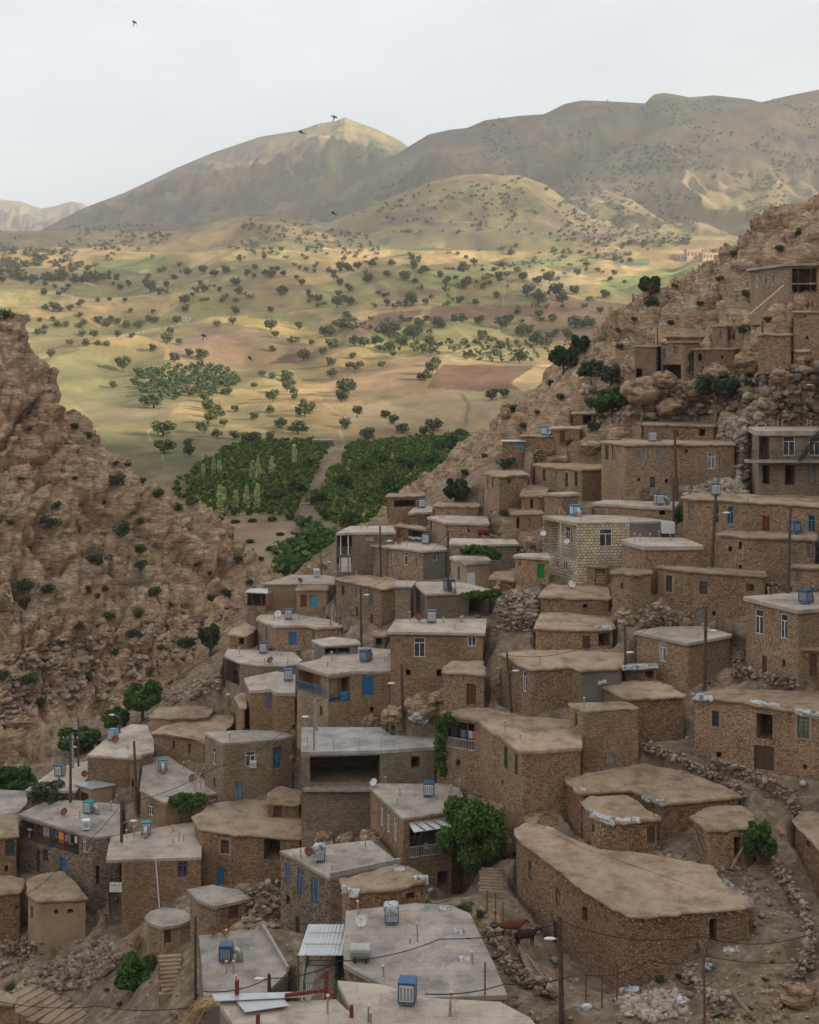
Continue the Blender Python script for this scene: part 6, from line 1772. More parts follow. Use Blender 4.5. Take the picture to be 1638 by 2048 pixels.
# larger rounded trees among the orchards
def simple_tree(name, px, ybase, htpx, wide, mat, n, leaf, label, group, seed, D=None, hitfn=None, trunk=True, lobes=None, cat='tree', sink=.05):
    v = (hitfn or any_hit)(px, ybase) if D is None else P(px, ybase, D)
    if v is None: return None
    s = htpx / F * v.y
    root = empty(name, v - Vector((0, 0, sink * s)), TR.uniform(0, 6), label, cat, group)
    V, Q = leaf_cloud(n, lobes or crown_lobes(seed, 17, .4, .34, .58 if trunk else .42, (.09, .17)), leaf / s, seed)
    V = V * np.array([wide, wide, 1])
    if trunk: trunk_mb(seed, .55, .04).build('trunk', M_BARK, root, local=True)
    mesh_np('crown', V, Q, mat, root)
    root.scale = (s, s, s)
    return root
POP = [(441,1033,50),(448,1031,44),(472,1025,36),(493,1022,38),(514,1022,42),(427,958,32),(439,954,26),(406,956,22),(504,965,34),(516,967,40),(544,959,36),(589,932,34)]
for k, (px, py, h) in enumerate(POP):
    lob = [((TR.uniform(-.02, .02), TR.uniform(-.02, .02), .12 + .08 * i), (.07 if 0 < i < 8 else .045, .07 if 0 < i < 8 else .045, .09)) for i in range(11)]
    simple_tree('poplar_tree', px, py, h * 1.35, 1.3, ML['pop'], 1100, .17, "slender pale poplar rising out of the dense orchard", "pale poplars in the orchard", 200 + k, hitfn=land_hit, lobes=lob)
for k, (px, py, h, w) in enumerate([(790,1000,60,1.1),(735,945,30,1.2),(820,940,44,1.2),(865,935,36,1.2),(590,990,36,1.3),(640,1010,28,1.2),(690,975,26,1.3),(560,1005,30,1.2),(905,900,34,1.1),(620,940,30,1.2),(760,930,34,1.2),(880,905,30,1.2),(655,1040,26,1.2),(700,1050,28,1.2)]):
    simple_tree('walnut_tree', px, py, h, w, ML['green'], 900, .28, "big rounded walnut tree standing taller than the orchard rows", "rounded trees among the orchards", 230 + k, hitfn=land_hit)

for k, (px, py, h, w) in enumerate([(440,1042,10,1.6),(470,1046,8,1.8),(505,1044,9,1.6),(545,1042,12,1.5),(580,1040,16,1.3),(420,1060,8,1.5),(500,1085,7,1.8),(540,1100,9,1.6),(520,1120,8,1.6),(560,1070,6,1.8),(600,1050,9,1.5),(475,1100,7,1.5),(395,1005,9,1.6),(370,995,10,1.4)]):
    simple_tree('bush', px, py, h, w, ML['willow'], 260, .2, "low grey-green bush on the dirt bank under the orchards", "bushes on the dirt bank under the orchards", 260 + k, hitfn=land_hit, trunk=False, cat='shrub')

# shrubs rooted in the cliffs: one mesh each
SHR = []
for s in range(5):
    V, Q = leaf_cloud(700, crown_lobes(300 + s, 8, .36, .3, .36, (.16, .26)), .035, 300 + s)
    o = mesh_np('shrub', V, Q, ML['dark']); o.location = (0, -70 - s * 3, -90); HIDE_PROTO.append(o); SHR.append(o)
def shrub(px, py, w, label, group, hpx=None, fresh=False):
    v = ground_hit(px, py)
    if v is None: return
    s = w / F * v.y
    o = SHR[TR.randrange(5)].copy(); COL.objects.link(o)
    o.location = v + Vector((0, 0, -.12 * s)); o.scale = (s, s, s * (hpx / w if hpx else TR.uniform(.75, 1.0))); o.rotation_euler = (0, 0, TR.uniform(0, 6))
    o['category'] = 'shrub'
    tag(o, label, None, group)
for px, py, w in [(191,1126,40),(281,1135,30),(48,1178,40),(48,1210,32),(94,1186,32),(312,1192,32),(218,1238,30),(277,1234,28),(158,1257,26),(267,1272,32),(99,1052,44),(246,1068,38),(281,1102,28),(206,1008,20),(233,968,40),(316,994,28),(174,876,30),(150,858,24),(101,716,26),(11,636,30),(83,1414,36),(60,1366,42),(4,1360,40),(178,1362,32),(371,1290,38),(453,1190,28),(426,1200,24),(281,1048,20),(114,1016,22),(42,960,16),(176,1180,18),(193,1196,18),(475,1124,26),(356,1022,24),(255,932,18),(286,965,18),(233,930,14),(340,1215,16),(120,1290,18),(230,1310,20),(320,1300,18),(500,1170,18),(395,1130,18),(150,960,16),(60,860,16),(20,1050,18),(330,1260,20),(300,1350,20),(210,1180,18),(420,1150,16)]:
    shrub(px, py, w, "dark evergreen shrub rooted in a crack of the left cliff", "shrubs on the left cliff")
for px, py, w in [(1239,664,20),(1239,698,20),(1303,610,36),(1492,592,24),(1488,664,30),(1049,860,26),(1024,824,30),(1183,816,36),(1134,890,30),(1059,897,24),(1014,932,44),(1225,762,50),(1498,776,26),(1535,645,24),(1618,824,26),(1580,820,22),(1498,754,20),(1008,1030,26),(1548,830,18),(1467,515,22),(1341,650,18),(1186,862,34),(1120,800,22),(1075,830,20),(1400,610,18),(1440,560,20),(1560,500,22),(1600,470,22),(1350,575,18),(1270,640,16),(1420,745,20),(1530,740,18),(1590,770,20),(1300,790,22),(1340,800,20),(970,915,20),(930,950,20),(1100,770,20)]:
    shrub(px, py, w, "green shrub growing between the boulders of the right hill", "shrubs on the right hill")
for px, py, w in [(1545,1925,14),(1530,1960,16),(1500,2020,18),(1460,2000,14),(1580,1990,16),(1320,1960,30),(1360,1955,24),(930,1815,40),(960,1830,30),(990,1850,22),(850,1808,26),(1430,2035,16),(1290,1985,20),(20,1975,24),(60,1985,16),(1620,1940,30),(1600,1975,24),(215,1980,16),(240,2010,18)]:
    shrub(px, py, w, "low weeds sprouting from the trodden ground among the lower houses", "weeds among the lower houses", w * .5)

VT = [ # px, base row, height px, width factor, material, leaves, leaf size, trunk, label
 ('tree',945,1765,182,.78,'green',12000,.13,True,"big leafy green tree in front of the white-railed veranda"),
 ('tree',1224,838,72,1.05,'green',3200,.22,True,"round bright green tree on the rocky hill above the cliff huts"),
 ('tree',1128,748,66,.9,'dark',2000,.24,True,"dark tree on the left skyline of the rocky hill"),
 ('tree',1183,768,50,1.1,'oak',1500,.24,True,"grey-green tree next to the dark skyline tree"),
 ('tree',1222,770,46,.9,'willow',1100,.22,True,"thin greyish tree just left of the ruined plank house"),
 ('tree',1160,708,40,1.0,'dark',1200,.24,True,"dark bushy tree high on the ridge above the skyline tree"),
 ('tree',1379,762,64,.7,'willow',1700,.2,True,"pale grey-green tree before the long low hill house"),
 ('tree',1436,806,66,1.5,'willow',2600,.2,True,"wide feathery tree above the pale rubble bank"),
 ('tree',912,1012,62,.95,'dark',2200,.24,True,"dark tree beside the roofless stone shell"),
 ('tree',1300,592,42,1.15,'oak',1500,.22,True,"lone tree standing on the crest of the rocky hill"),
 ('tree',1519,1732,98,.72,'green',6000,.11,True,"bushy green tree beside the shed with the black doorway"),
 ('tree',286,1442,92,.9,'green',6000,.18,True,"green tree at the foot of the left cliff beside the dirt path"),
 ('tree',232,1466,52,1.1,'green',1800,.26,True,"smaller green tree left of the path tree"),
 ('tree',160,1505,62,1.5,'green',2200,.26,False,"wide low green canopy behind the wooden poles"),
 ('tree',22,1590,74,1.25,'green',2400,.26,False,"green thicket at the left edge above the pale roofs"),
 ('tree',95,1628,70,1.1,'willow',1900,.17,True,"grey sparse shrub tree between the pale roofs"),
 ('tree',420,1312,70,.75,'dark',1900,.24,True,"dark tree in the gorge behind the mud terrace hut"),
 ('tree',270,1978,96,1.05,'green',7000,.11,False,"leafy green bush beside the stone stairs"),
 ('tree',1360,1042,34,.6,'green',600,.18,False,"little green bush squeezed beside the long blue-windowed house"),
]
for k, (nm, px, py, h, w, m, n, lf, tr, lab) in enumerate(VT):
    simple_tree(nm, px, py, h, w, ML[m], n, lf, lab, None, 400 + k, hitfn=ground_hit, trunk=tr)
# ------------------------------------------------------------------ loose stones
def _ico():
    t = (1 + 5 ** .5) / 2
    v = [(-1, t, 0), (1, t, 0), (-1, -t, 0), (1, -t, 0), (0, -1, t), (0, 1, t), (0, -1, -t), (0, 1, -t), (t, 0, -1), (t, 0, 1), (-t, 0, -1), (-t, 0, 1)]
    f = [(0, 11, 5), (0, 5, 1), (0, 1, 7), (0, 7, 10), (0, 10, 11), (1, 5, 9), (5, 11, 4), (11, 10, 2), (10, 7, 6), (7, 1, 8), (3, 9, 4), (3, 4, 2), (3, 2, 6), (3, 6, 8), (3, 8, 9), (4, 9, 5), (2, 4, 11), (6, 2, 10), (8, 6, 7), (9, 8, 1)]
    v = np.array(v, float); v /= np.linalg.norm(v[0])
    return v, np.array(f)
ICO = _ico()
def _sub(V, Fc):
    V = list(map(tuple, V)); mid = {}; out = []
    def m(a, b):
        k = (min(a, b), max(a, b))
        if k not in mid:
            q = (np.array(V[a]) + np.array(V[b])) / 2; V.append(tuple(q / np.linalg.norm(q))); mid[k] = len(V) - 1
        return mid[k]
    for a, b, c in Fc:
        x, y, z = m(a, b), m(b, c), m(c, a); out += [(a, x, z), (b, y, x), (c, z, y), (x, y, z)]
    return np.array(V), np.array(out)
ICO1 = _sub(*ICO); ICO2 = _sub(*ICO1); ICO3 = _sub(*ICO2)
RR = np.random.RandomState(17)
def rocks(name, pts, mat=None):
    """pts: (Vector, size) -> one mesh of angular stones"""
    Vs, Fs, off = [], [], 0
    for v, s in pts:
        base = ICO1 if s > .22 else ICO
        V = base[0] * (1 + .28 * RR.normal(size=(len(base[0]), 1)))
        sc = np.array([1, .55 + .45 * RR.rand(), .4 + .4 * RR.rand()]) * s
        a = RR.rand() * 6.28; b = RR.normal() * .3
        Rm = np.array(Matrix.Rotation(a, 3, 'Z') @ Matrix.Rotation(b, 3, 'X'))
        Vs.append((V * sc) @ Rm.T + np.array(v)); Fs.append(base[1] + off); off += len(V)
    return mesh_np(name, np.concatenate(Vs), np.concatenate(Fs), mat or M_STONE)

def heap(name, poly, n, size, label, mat=None, kind='stuff', cat=None):
    pts = []
    x0 = min(p[0] for p in poly); x1 = max(p[0] for p in poly); y0 = min(p[1] for p in poly); y1 = max(p[1] for p in poly)
    t = 0
    while len(pts) < n and t < n * 6:
        t += 1
        px, py = RR.uniform(x0, x1), RR.uniform(y0, y1)
        if not in_poly([px], [py], poly)[0]: continue
        v = ground_hit(px, py)
        if v is None: continue
        s = size * (.35 + .9 * RR.rand() ** 1.8)
        pts.append((v + Vector((0, 0, s * .15)), s))
    o = rocks(name, pts, mat)
    return tag(o, label, cat, None, kind)
heap('rubble', [(200,1880),(238,1890),(240,1925),(180,1975),(60,1990),(20,1985),(90,1935)], 900, .42, "slope of grey tumbled stones beside the bottom-left stairs")
heap('rubble', [(1238,2000),(1300,1978),(1370,1990),(1375,2030),(1300,2045),(1245,2030)], 330, .3, "low heap of pale stones in the bottom-right yard", M_PSTONE)
heap('rubble', [(1355,985),(1400,945),(1490,930),(1505,965),(1490,995),(1400,998)], 480, .42, "bank of pale rubble below the long stone house", M_PSTONE)
heap('rubble', [(1440,850),(1470,828),(1530,850),(1500,900),(1478,905),(1440,880)], 420, .4, "pale rubble spilling down beside the modern house", M_PSTONE)
heap('rubble', [(1212,975),(1260,968),(1320,985),(1300,1003),(1215,1000)], 160, .36, "stones strewn behind the low pale-roofed house")
heap('rubble', [(1240,1200),(1300,1205),(1345,1215),(1360,1250),(1290,1255),(1230,1245)], 260, .38, "stones fallen below the square stone wing")
heap('rubble', [(320,1380),(440,1350),(440,1380),(330,1410)], 240, .36, "stones along the path at the foot of the cliff")
heap('rubble', [(985,1190),(1070,1180),(1080,1250),(1000,1262)], 260, .4, "stones of a collapsed house between the mud roofs")
heap('rubble', [(1410,1985),(1600,1930),(1638,2000),(1560,2045),(1400,2045)], 150, .22, "small stones scattered over the bottom-right yard")
heap('rubble', [(1290,1690),(1500,1735),(1570,1820),(1500,1870),(1450,1790)], 160, .26, "loose stones on the steps right of the largest roof")
heap('rubble', [(400,1800),(560,1760),(600,1850),(500,1860),(470,1840)], 260, .3, "stones and slabs on the slope beside the rounded shed")
heap('rubble', [(0,1870),(60,1862),(70,1930),(0,1960)], 90, .3, "stones on the terrace at the left edge")
heap('rubble', [(1160,780),(1500,740),(1638,700),(1638,850),(1450,830),(1200,850)], 420, .7, "loose blocks lying over the rocky hill")
heap('rubble', [(20,1500),(700,1450),(1200,1430),(1638,1350),(1638,2045),(0,2045)], 2600, .2, "stones strewn over the lanes between the lower houses")
heap('rubble', [(480,1180),(1000,1000),(1638,1000),(1638,1350),(1200,1430),(700,1450),(440,1400)], 1500, .24, "stones strewn over the lanes between the upper houses")
heap('rubble', [(0,1300),(250,1250),(480,1210),(420,1290),(200,1400),(0,1450)], 420, .6, "fallen blocks at the foot of the left cliff")

def boulder(px, py, w, hpx, label, seed):
    v = ground_hit(px, py)
    if v is None: return
    s = w / 2 / F * v.y; hz_ = hpx / F * v.y
    V = ICO3[0].copy()
    n = fbm(V[:, 0] * 1.3 + seed, V[:, 1] * 1.3, V[:, 2] * 1.3, seed, 3)
    fv, fe = facets(V[:, 0] * 1.25 + seed * 3.1, V[:, 1] * 1.25, V[:, 2] * 1.25, seed)
    V = V * (1 + .12 * n + fv * .42 - .12 * np.exp(-fe / .1))[:, None] * np.array([s, s * .8, hz_ * .62])
    o = mesh_np('boulder', V, ICO3[1], M_ROCK, attrs={'rock': np.ones(len(V)), 'grass': np.zeros(len(V))})
    o.location = v + Vector((0, 0, hz_ * .3)); o.rotation_euler = (0, 0, seed)
    tag(o, label, 'boulder')
BLD = [(845,1425,66,44,"large split boulder under the tall two-storey house"),(790,1440,52,30,"brown boulder left of the split boulder below the tall house"),(880,1400,40,22,"flat boulder wedged against the mud-roofed hut"),(740,1450,36,22,"small boulder between the blue-shuttered house and the pole"),
 (715,1655,36,40,"brown boulder under the corner of the house with the open hall"),(650,1690,46,30,"boulder beneath the wall of the open hall"),(735,1685,30,28,"boulder against the three-window veranda house"),(690,1690,36,26,"squat boulder in the gap below the open hall"),
 (582,1540,40,66,"tall boulder between the painted panel and the open hall"),(1000,1720,60,70,"dark boulder in the shade behind the big leafy tree"),
 (1290,800,90,46,"big rounded boulder above the long tan house"),(1345,822,70,30,"boulder with pipe beside the ruined low house"),(1400,790,80,36,"broad boulder under the feathery tree"),(1240,880,50,28,"pale boulder next to the blue-framed cooler"),(1330,770,60,30,"boulder below the log-fronted porch"),
 (1430,760,60,36,"boulder at the foot of the retaining wall"),(1500,740,60,40,"tilted boulder below the leaning pole"),(1560,760,50,26,"boulder on the red earth slope"),(1605,990,30,20,"boulder by the modern house's corner"),(1600,2008,80,46,"large grey boulder in the bottom-right yard"),(1556,2015,24,20,"small grey boulder beside the large yard boulder"),
 (1180,900,50,26,"boulder on the cliff edge above the straw roof"),(1110,930,60,24,"flat boulder above the square mud-roofed house"),(540,1735,34,40,"rock standing beside the broad mud-roofed house"),(1010,830,30,26,"rock on the lower skyline of the hill"),(270,1900,24,34,"upright rock behind the leafy stair bush"),(1065,1090,34,20,"round boulder beside the white balcony house"),(1250,1232,40,20,"boulder below the square stone wing")]
for k, b in enumerate(BLD): boulder(b[0], b[1], b[2], b[3], b[4], 3 + k)

def stone_wall(pts, h, w, label, n_per_m=16):
    V3 = [ground_hit(*p) for p in pts]; V3 = [v for v in V3 if v is not None]
    out = []
    for a, b in zip(V3[:-1], V3[1:]):
        L = (b - a).length
        if L > 14: continue
        for k in range(int(L * n_per_m * h) + 1):
            t = RR.rand(); q = a.lerp(b, t); z = RR.rand() ** .8 * h
            q = q + Vector((RR.normal() * w * .3, RR.normal() * w * .3, 0))
            out.append((Vector((q.x, q.y, q.z + z - .1)), .2 * (.6 + .8 * RR.rand())))
    if not out: return
    tag(rocks('dry_stone_wall', out), label, 'stone wall')
stone_wall([(1286,1500),(1345,1520),(1400,1546),(1450,1568),(1488,1592)], .8, .5, "dry stone wall along the path behind the mud terrace roof")
stone_wall([(1416,1540),(1470,1552),(1530,1580),(1590,1612),(1588,1636)], 1.2, .6, "dry stone wall below the house with the black loft")
stone_wall([(1536,1702),(1552,1750),(1580,1790),(1608,1840),(1620,1880)], 1.3, .5, "dry stone wall beside the steep path at right")
stone_wall([(1620,1880),(1612,1930),(1596,1965)], 1.5, .6, "lower end of the path wall, half collapsed")
stone_wall([(1380,1950),(1392,1980),(1425,2010),(1452,2022)], .9, .9, "collapsed wall in the middle of the bottom-right yard")
stone_wall([(986,1866),(996,1905),(1008,1935),(1040,1965),(1090,1985),(1118,2008)], 1.0, .7, "dry stone wall of the cow yard beside the stained roof")
stone_wall([(1466,1348),(1500,1360),(1550,1372),(1598,1378)], 1.1, .5, "terrace wall below the tall white windows")
stone_wall([(1036,935),(1070,935),(1112,938)], 2.6, .4, "retaining wall under the cliff huts")
stone_wall([(1398,760),(1440,758),(1478,752)], 1.0, .4, "retaining wall below the long low hill house")
stone_wall([(0,1915),(40,1906),(78,1908)], 1.2, .5, "terrace wall at the left edge under the mud hut")
stone_wall([(993,1196),(1000,1240),(1010,1262),(1065,1262)], 2.0, .5, "broken walls of a collapsed house between the mud roofs")
stone_wall([(965,1080),(1000,1092),(1045,1108)], 1.1, .5, "curving lane wall below the square mud-roofed house")
stone_wall([(1240,1240),(1300,1246),(1370,1252)], .9, .4, "low wall in the rubble below the long mud roof")
stone_wall([(1500,612),(1560,600),(1636,602)], 1.3, .5, "stone terrace in front of the highest house")
stone_wall([(1488,706),(1560,708),(1638,712)], .9, .5, "stone edge of the upper terrace path")
stone_wall([(1400,1172),(1500,1178),(1638,1182)], .8, .4, "low pale wall under the stone store")
refresh()

def stairs(a, b, n, w, run, label):
    A = ground_hit(*a)
    if A is None: return
    B = P(b[0], b[1], A.y + run)
    mb = MB(); d = Vector((B.x - A.x, B.y - A.y, 0)); ang = math.atan2(d.y, d.x)
    for k in range(n):
        p = A.lerp(B, (k + .5) / n)
        mb.box((p.x, p.y, p.z - 1.95), (d.length / n + .1, w * JIT.uniform(.8, 1.1), 4.0), ang + JIT.gauss(0, .07))
    tag(mb.build('stone_stairs', MR['dirt'], None), label, 'stairs')
stairs((448,1420), (440,1386), 7, 2.0, 2.4, "stone stairs climbing past the woman's balcony")
stairs((342,1990), (340,1908), 10, 1.8, 3.6, "rough stone stairs climbing to the round-cornered hut")
stairs((983,1785), (985,1735), 8, 2.2, 2.8, "stone stairs between the big leafy tree and the largest house")
stairs((165,2052), (30,1986), 9, 4.5, 4.0, "wide stone stairs at the bottom-left corner")
stairs((602,1322), (590,1296), 6, 1.4, 1.8, "stone steps below the plain bright blue door")
refresh()

def host_nick(ob):
    while ob is not None and ob.parent is not None: ob = ob.parent
    return ob.get('label') if ob is not None else None

# ------------------------------------------------------------------ coolers
def cooler_proto(frame, panel, slats='pad', duct=False, s=1.0, cover=None):
    r = empty('evaporative_cooler', (0, 0, 0))
    w, hgt = .92 * s, 1.08 * s; z0 = .16
    mb = MB()
    for x in (-1, 1):
        for y in (-1, 1): mb.box((x * (w / 2 - .035), y * (w / 2 - .035), z0 + hgt / 2), (.07, .07, hgt))
    mb.box((0, 0, z0 + hgt - .05), (w - .14, w - .14, .1)); mb.box((0, 0, z0 + .06), (w - .14, w - .14, .12)); mb.box((0, 0, z0 + hgt + .015), (w + .03, w + .03, .03))
    for y in (-1, 1):
        for z in (.05, hgt - .05): mb.box((0, y * (w / 2 - .035), z0 + z), (w - .14, .07, .1))
    for x in (-1, 1):
        for z in (.05, hgt - .05): mb.box((x * (w / 2 - .035), 0, z0 + z), (.07, w - .14, .1))
    mb.build('frame', MP[frame], r, local=True)
    pb = MB(); sb = MB()
    for a in (0, math.pi / 2, math.pi, -math.pi / 2):
        R = Matrix.Rotation(a, 3, 'Z')
        pb.box(R @ Vector((0, -w / 2 + .045, z0 + hgt / 2)), (w - .14, .03, hgt - .2), a)
        for k in range(4):
            x = (k - 1.5) * (w - .2) / 4
            sb.box(R @ Vector((x, -w / 2 + .022, z0 + hgt / 2 - .03)), ((w - .2) / 4 * .62, .02, hgt - .38), a)
    po = pb.build('panel', MP[panel], r, local=True)
    sb.build('grille', MP[slats], po, local=True)
    lb = MB()
    for x in (-1, 1):
        for y in (-1, 1): lb.box((x * w * .4, y * w * .4, z0 / 2 - .04), (.1, .1, z0 - .04))
    lb.box((0, 0, z0 - .03), (w * .95, w * .95, .06))
    lb.build('stand', MP['conc'], r, local=True)
    if duct:
        db = MB(); q = .24
        db.path([(w / 2 - .03, 0, z0 + hgt * .55), (w / 2 + .35, 0, z0 + hgt * .6), (w / 2 + .55, 0, z0 + hgt * .4), (w / 2 + .58, 0, -.15)], [q, q, q, q], 10)
        db.build('duct', MP['galv'], r, local=True, smooth=True)
    if cover:
        V = ICO3[0].copy(); V = np.sign(V) * np.abs(V) ** .55 * np.array([w * .58, w * .58, .42]); V *= (1 + .06 * fbm(V[:, 0] * 5, V[:, 1] * 5, V[:, 2] * 5, 3, 3))[:, None]; V[:, 2] += z0 + hgt - .25
        mesh_np('cover', V, ICO3[1], M_TARP, r)
    return r
CP = {'b': cooler_proto('cooler_b', 'cooler_w'), 'w': cooler_proto('cooler_w', 'cooler_w', s=.8), 't': cooler_proto('teal', 'cooler_w', duct=True),
      'B': cooler_proto('cooler_b', 'cooler_b', duct=True), 'l': cooler_proto('cooler_l', 'cooler_l', 'cooler_w', duct=True), 's': cooler_proto('cooler_b', 'plast_w', cover=True),
      'bd': cooler_proto('cooler_b', 'cooler_w', duct=True), 'lw': cooler_proto('cooler_l', 'cooler_w')}
CN = {'b': "white cooler with blue corners", 'w': "white cooler", 't': "teal cooler with grey duct", 'B': "blue cooler with grey duct", 'l': "light blue cooler with duct", 's': "cooler wrapped in plastic", 'bd': "blue and white cooler with duct", 'lw': "white cooler with light blue frame"}
def short(nick, n):
    return ' '.join(nick.split()[:n])
COOL = [('H25',815,2006,'b',-8),('H13',452,1922,'B',0),('H24',783,1846,'s',5),('H21',858,1592,'b',-5),('H67',863,1245,'b',0),('H69',577,1238,'b',5),('H71',526,1306,'b',8),('H72',577,1361,'b',4),('H73',731,1323,'B',60),
 ('H62',633,1154,'w',10),('H55b',852,1088,'b',-12),('H77',844,1016,'b',0),('H66',898,1182,'B',-60),('H37',1150,1032,'l',-70),('H50',1318,1010,'bd',10),('H44',1305,884,'b',-5),('H39',1431,991,'b',-6),
 ('H40',1588,1067,'B',30),('H42',1611,1207,'B',40),('H17',226,1480,'lw',-20),('H3',120,1552,'b',-15),('H19',325,1541,'t',-75),('H1',178,1626,'t',-20),('H1',172,1660,'w',15),('H8',292,1668,'t',-80),('H52c',1088,872,'l',0),('H22',639,1722,'s',0)]
for k, (hk, px, py, kind, rz) in enumerate(COOL):
    h = HK[hk]
    y = roof_y(h, px, py) if not h.get('hill') else h['Y'] + 1.5
    v = Vector(((px - CX) / F * y, y, hz(h, y)))
    sc = 1.0 if kind != 'w' else 1.0
    lab = CN[kind] + " on the " + short(h['nick'], 12 - len(CN[kind].split()) + 2)
    lab = ' '.join(lab.split()[:16])
    o = dup(CP[kind], v, math.radians(rz), (sc, sc, sc), lab, None)
    o['category'] = 'cooler'

# ------------------------------------------------------------------ satellite dishes
def dish_proto(mat):
    r = empty('satellite_dish', (0, 0, 0))
    M = Matrix.Rotation(math.radians(52), 3, 'X')
    mb = MB(); mb.lathe([(0.001, 0), (.2, .025), (.36, .08), (.5, .16), (.5, .175), (.36, .095), (.2, .04), (.001, .015)], (0, 0, .55), 20, M); mb.build('reflector', MP[mat], r, local=True, smooth=True)
    a = MB(); a.tube((0, .03, -.1), (0, .05, .56), .035, n=6); a.bar((0, .05, .5), (.25, .3, 0), .03); a.build('mast', MP['d'], r, local=True)
    f = MB(); c = Vector((0, 0, .55)); f.tube(c + M @ Vector((0, -.42, .15)), c + M @ Vector((0, 0, .62)), .015, n=5); f.box(c + M @ Vector((0, 0, .62)), (.08, .08, .12), M=M); f.build('feed_arm', MP['d'], r, local=True)
    return r
DP = {'w': dish_proto('dish_w'), 'r': dish_proto('rust')}
DISH = [('H71',541,1329,15,'r'),('H69',556,1236,14,'w'),('H62',600,1167,11,'r'),('H67',837,1243,15,'r'),('H21',748,1574,16,'w'),('H24',722,1856,23,'w'),('H22',617,1714,19,'r'),('H13',427,1872,20,'r'),('H13',449,1872,18,'r'),('H1',129,1633,16,'r'),
 ('H17',230,1487,15,'r'),('H3',169,1555,13,'r'),('H19',385,1564,15,'r'),('H36',1143,1178,16,'w'),('H40',1495,1064,17,'r'),('H44',1318,885,13,'r'),('H55b',798,1090,13,'r'),('H52c',1097,871,12,'w')]
for k, (hk, px, py, dpx, kd) in enumerate(DISH):
    h = HK[hk]
    y = roof_y(h, px, py) if not h.get('hill') else h['Y'] + 1.2
    v = Vector(((px - CX) / F * y, y, hz(h, y)))
    s = dpx / F * y
    s = min(max(s, .55), 1.15)
    side = " left-hand" if (hk == 'H13' and px < 440) else (" right-hand" if hk == 'H13' else "")
    lab = (("white" if kd == 'w' else "rusty") + side + " satellite dish on the " + short(h['nick'], 9))
    o = dup(DP[kd], v, JIT.uniform(-.7, .7), (s, s, s), lab); o['category'] = 'satellite dish'
for px, py, D, lab in [(1087,1074,HK['H37']['Y']-.1,"small white dish fixed outside the left end of the glazed balcony"),(1134,1090,HK['H37']['Y']-1.0,"white dish fixed to the middle of the glazed balcony railing")]:
    o = dup(DP['w'], P(px, py, D) , -.3, (.62, .62, .62), lab); o['category'] = 'satellite dish'
for r_ in list(CP.values()) + list(DP.values()) + HIDE_PROTO:
    for c in list(r_.children):
        for g in list(c.children): bpy.data.objects.remove(g)
        bpy.data.objects.remove(c)
    bpy.data.objects.remove(r_)
refresh()

# ------------------------------------------------------------------ poles, lamps, wires
POLES = [ # foot (px,row), head (px,row), radius, material, lamp head or None, crossarm, label
 (141,1604,141,1472,.15,'pole',None,1,"dark wooden pole with crossarm left of the light blue cooler"),(146,1535,145,1470,.14,'conc',None,0,"pale concrete pole beside the wooden crossarm pole"),
 (157,1532,157,1434,.11,'pole',(152,1494),0,"thin dark pole with a lamp behind the crossarm pole"),(275,1624,268,1482,.15,'pole',None,0,"leaning dark pole in front of the teal-cooler house"),
 (243,1672,243,1603,.15,'pole',(262,1642),0,"pole with a street lamp at the corner of the laundry veranda house"),(391,1996,391,1834,.11,'pole',None,0,"tall thin brown pole beside the stone stairs"),
 (1124,2060,1120,1832,.16,'pole',(1108,1878),0,"big wooden pole with white lamp at the cow yard"),(1410,2060,1407,1895,.07,'rust',None,0,"thin rusty pole with a bag in the bottom-right yard"),
 (1354,986,1349,858,.15,'pole',None,0,"tall pole in front of the long tan stone house"),(1347,1060,1347,956,.13,'pole',None,0,"shorter pole just below the tall hillside pole"),
 (1423,1132,1432,987,.17,'pole',(1448,1026),0,"thick leaning pole before the blue-windowed long house"),(1576,1186,1581,1016,.15,'pole',None,0,"tall pole crossing the rusty dish terrace"),
 (1409,1372,1412,1214,.16,'pole',(1422,1262),0,"dark pole in front of the arched-window house"),(1252,1352,1250,1255,.14,'pole',(1255,1305),0,"pole with lamp beside the tarp-covered porch"),
 (1024,1424,1014,1306,.14,'pole',(1027,1342),0,"leaning pole with lamp against the cement-sided house"),(1534,770,1524,643,.14,'pole',(1538,675),0,"leaning pole on the rocky hill below the highest house"),
 (1603,850,1603,745,.13,'pole',(1615,770),0,"pole with lamp on the red slope above the modern house"),(762,1154,760,1051,.13,'pole',(775,1082),0,"pole standing before the long house with poles"),
 (896,1164,896,1061,.14,'pole',None,0,"pole between the grey cement end and the vine roof"),(723,1294,721,1174,.14,'pole',(729,1190),0,"pole with lamp in front of the large mud-roofed house"),
 (806,1452,803,1328,.15,'pole',(788,1367),0,"brown pole before the tall two-storey house"),(632,1460,630,1400,.16,'conc',None,0,"thick grey pole under the blue-railed balcony"),
 (628,1500,628,1432,.09,'galv',(616,1434),0,"grey lamp post rising behind the new concrete roof"),(643,1150,642,1100,.1,'pole',(655,1124),0,"lamp pole against the green thicket"),
 (240,1466,239,1425,.09,'pole',(228,1430),0,"lamp pole among the trees at the cliff foot"),(1315,700,1315,655,.1,'pole',(1325,681),0,"thin pole with lamp beside the old hill house"),
 (539,1988,538,1948,.14,'pole',(526,1958),0,"short pole with wires behind the tin sheet roof"),(664,1260,655,1190,.06,'log',None,0,"thin stick on the lane before the mud-roofed house")]
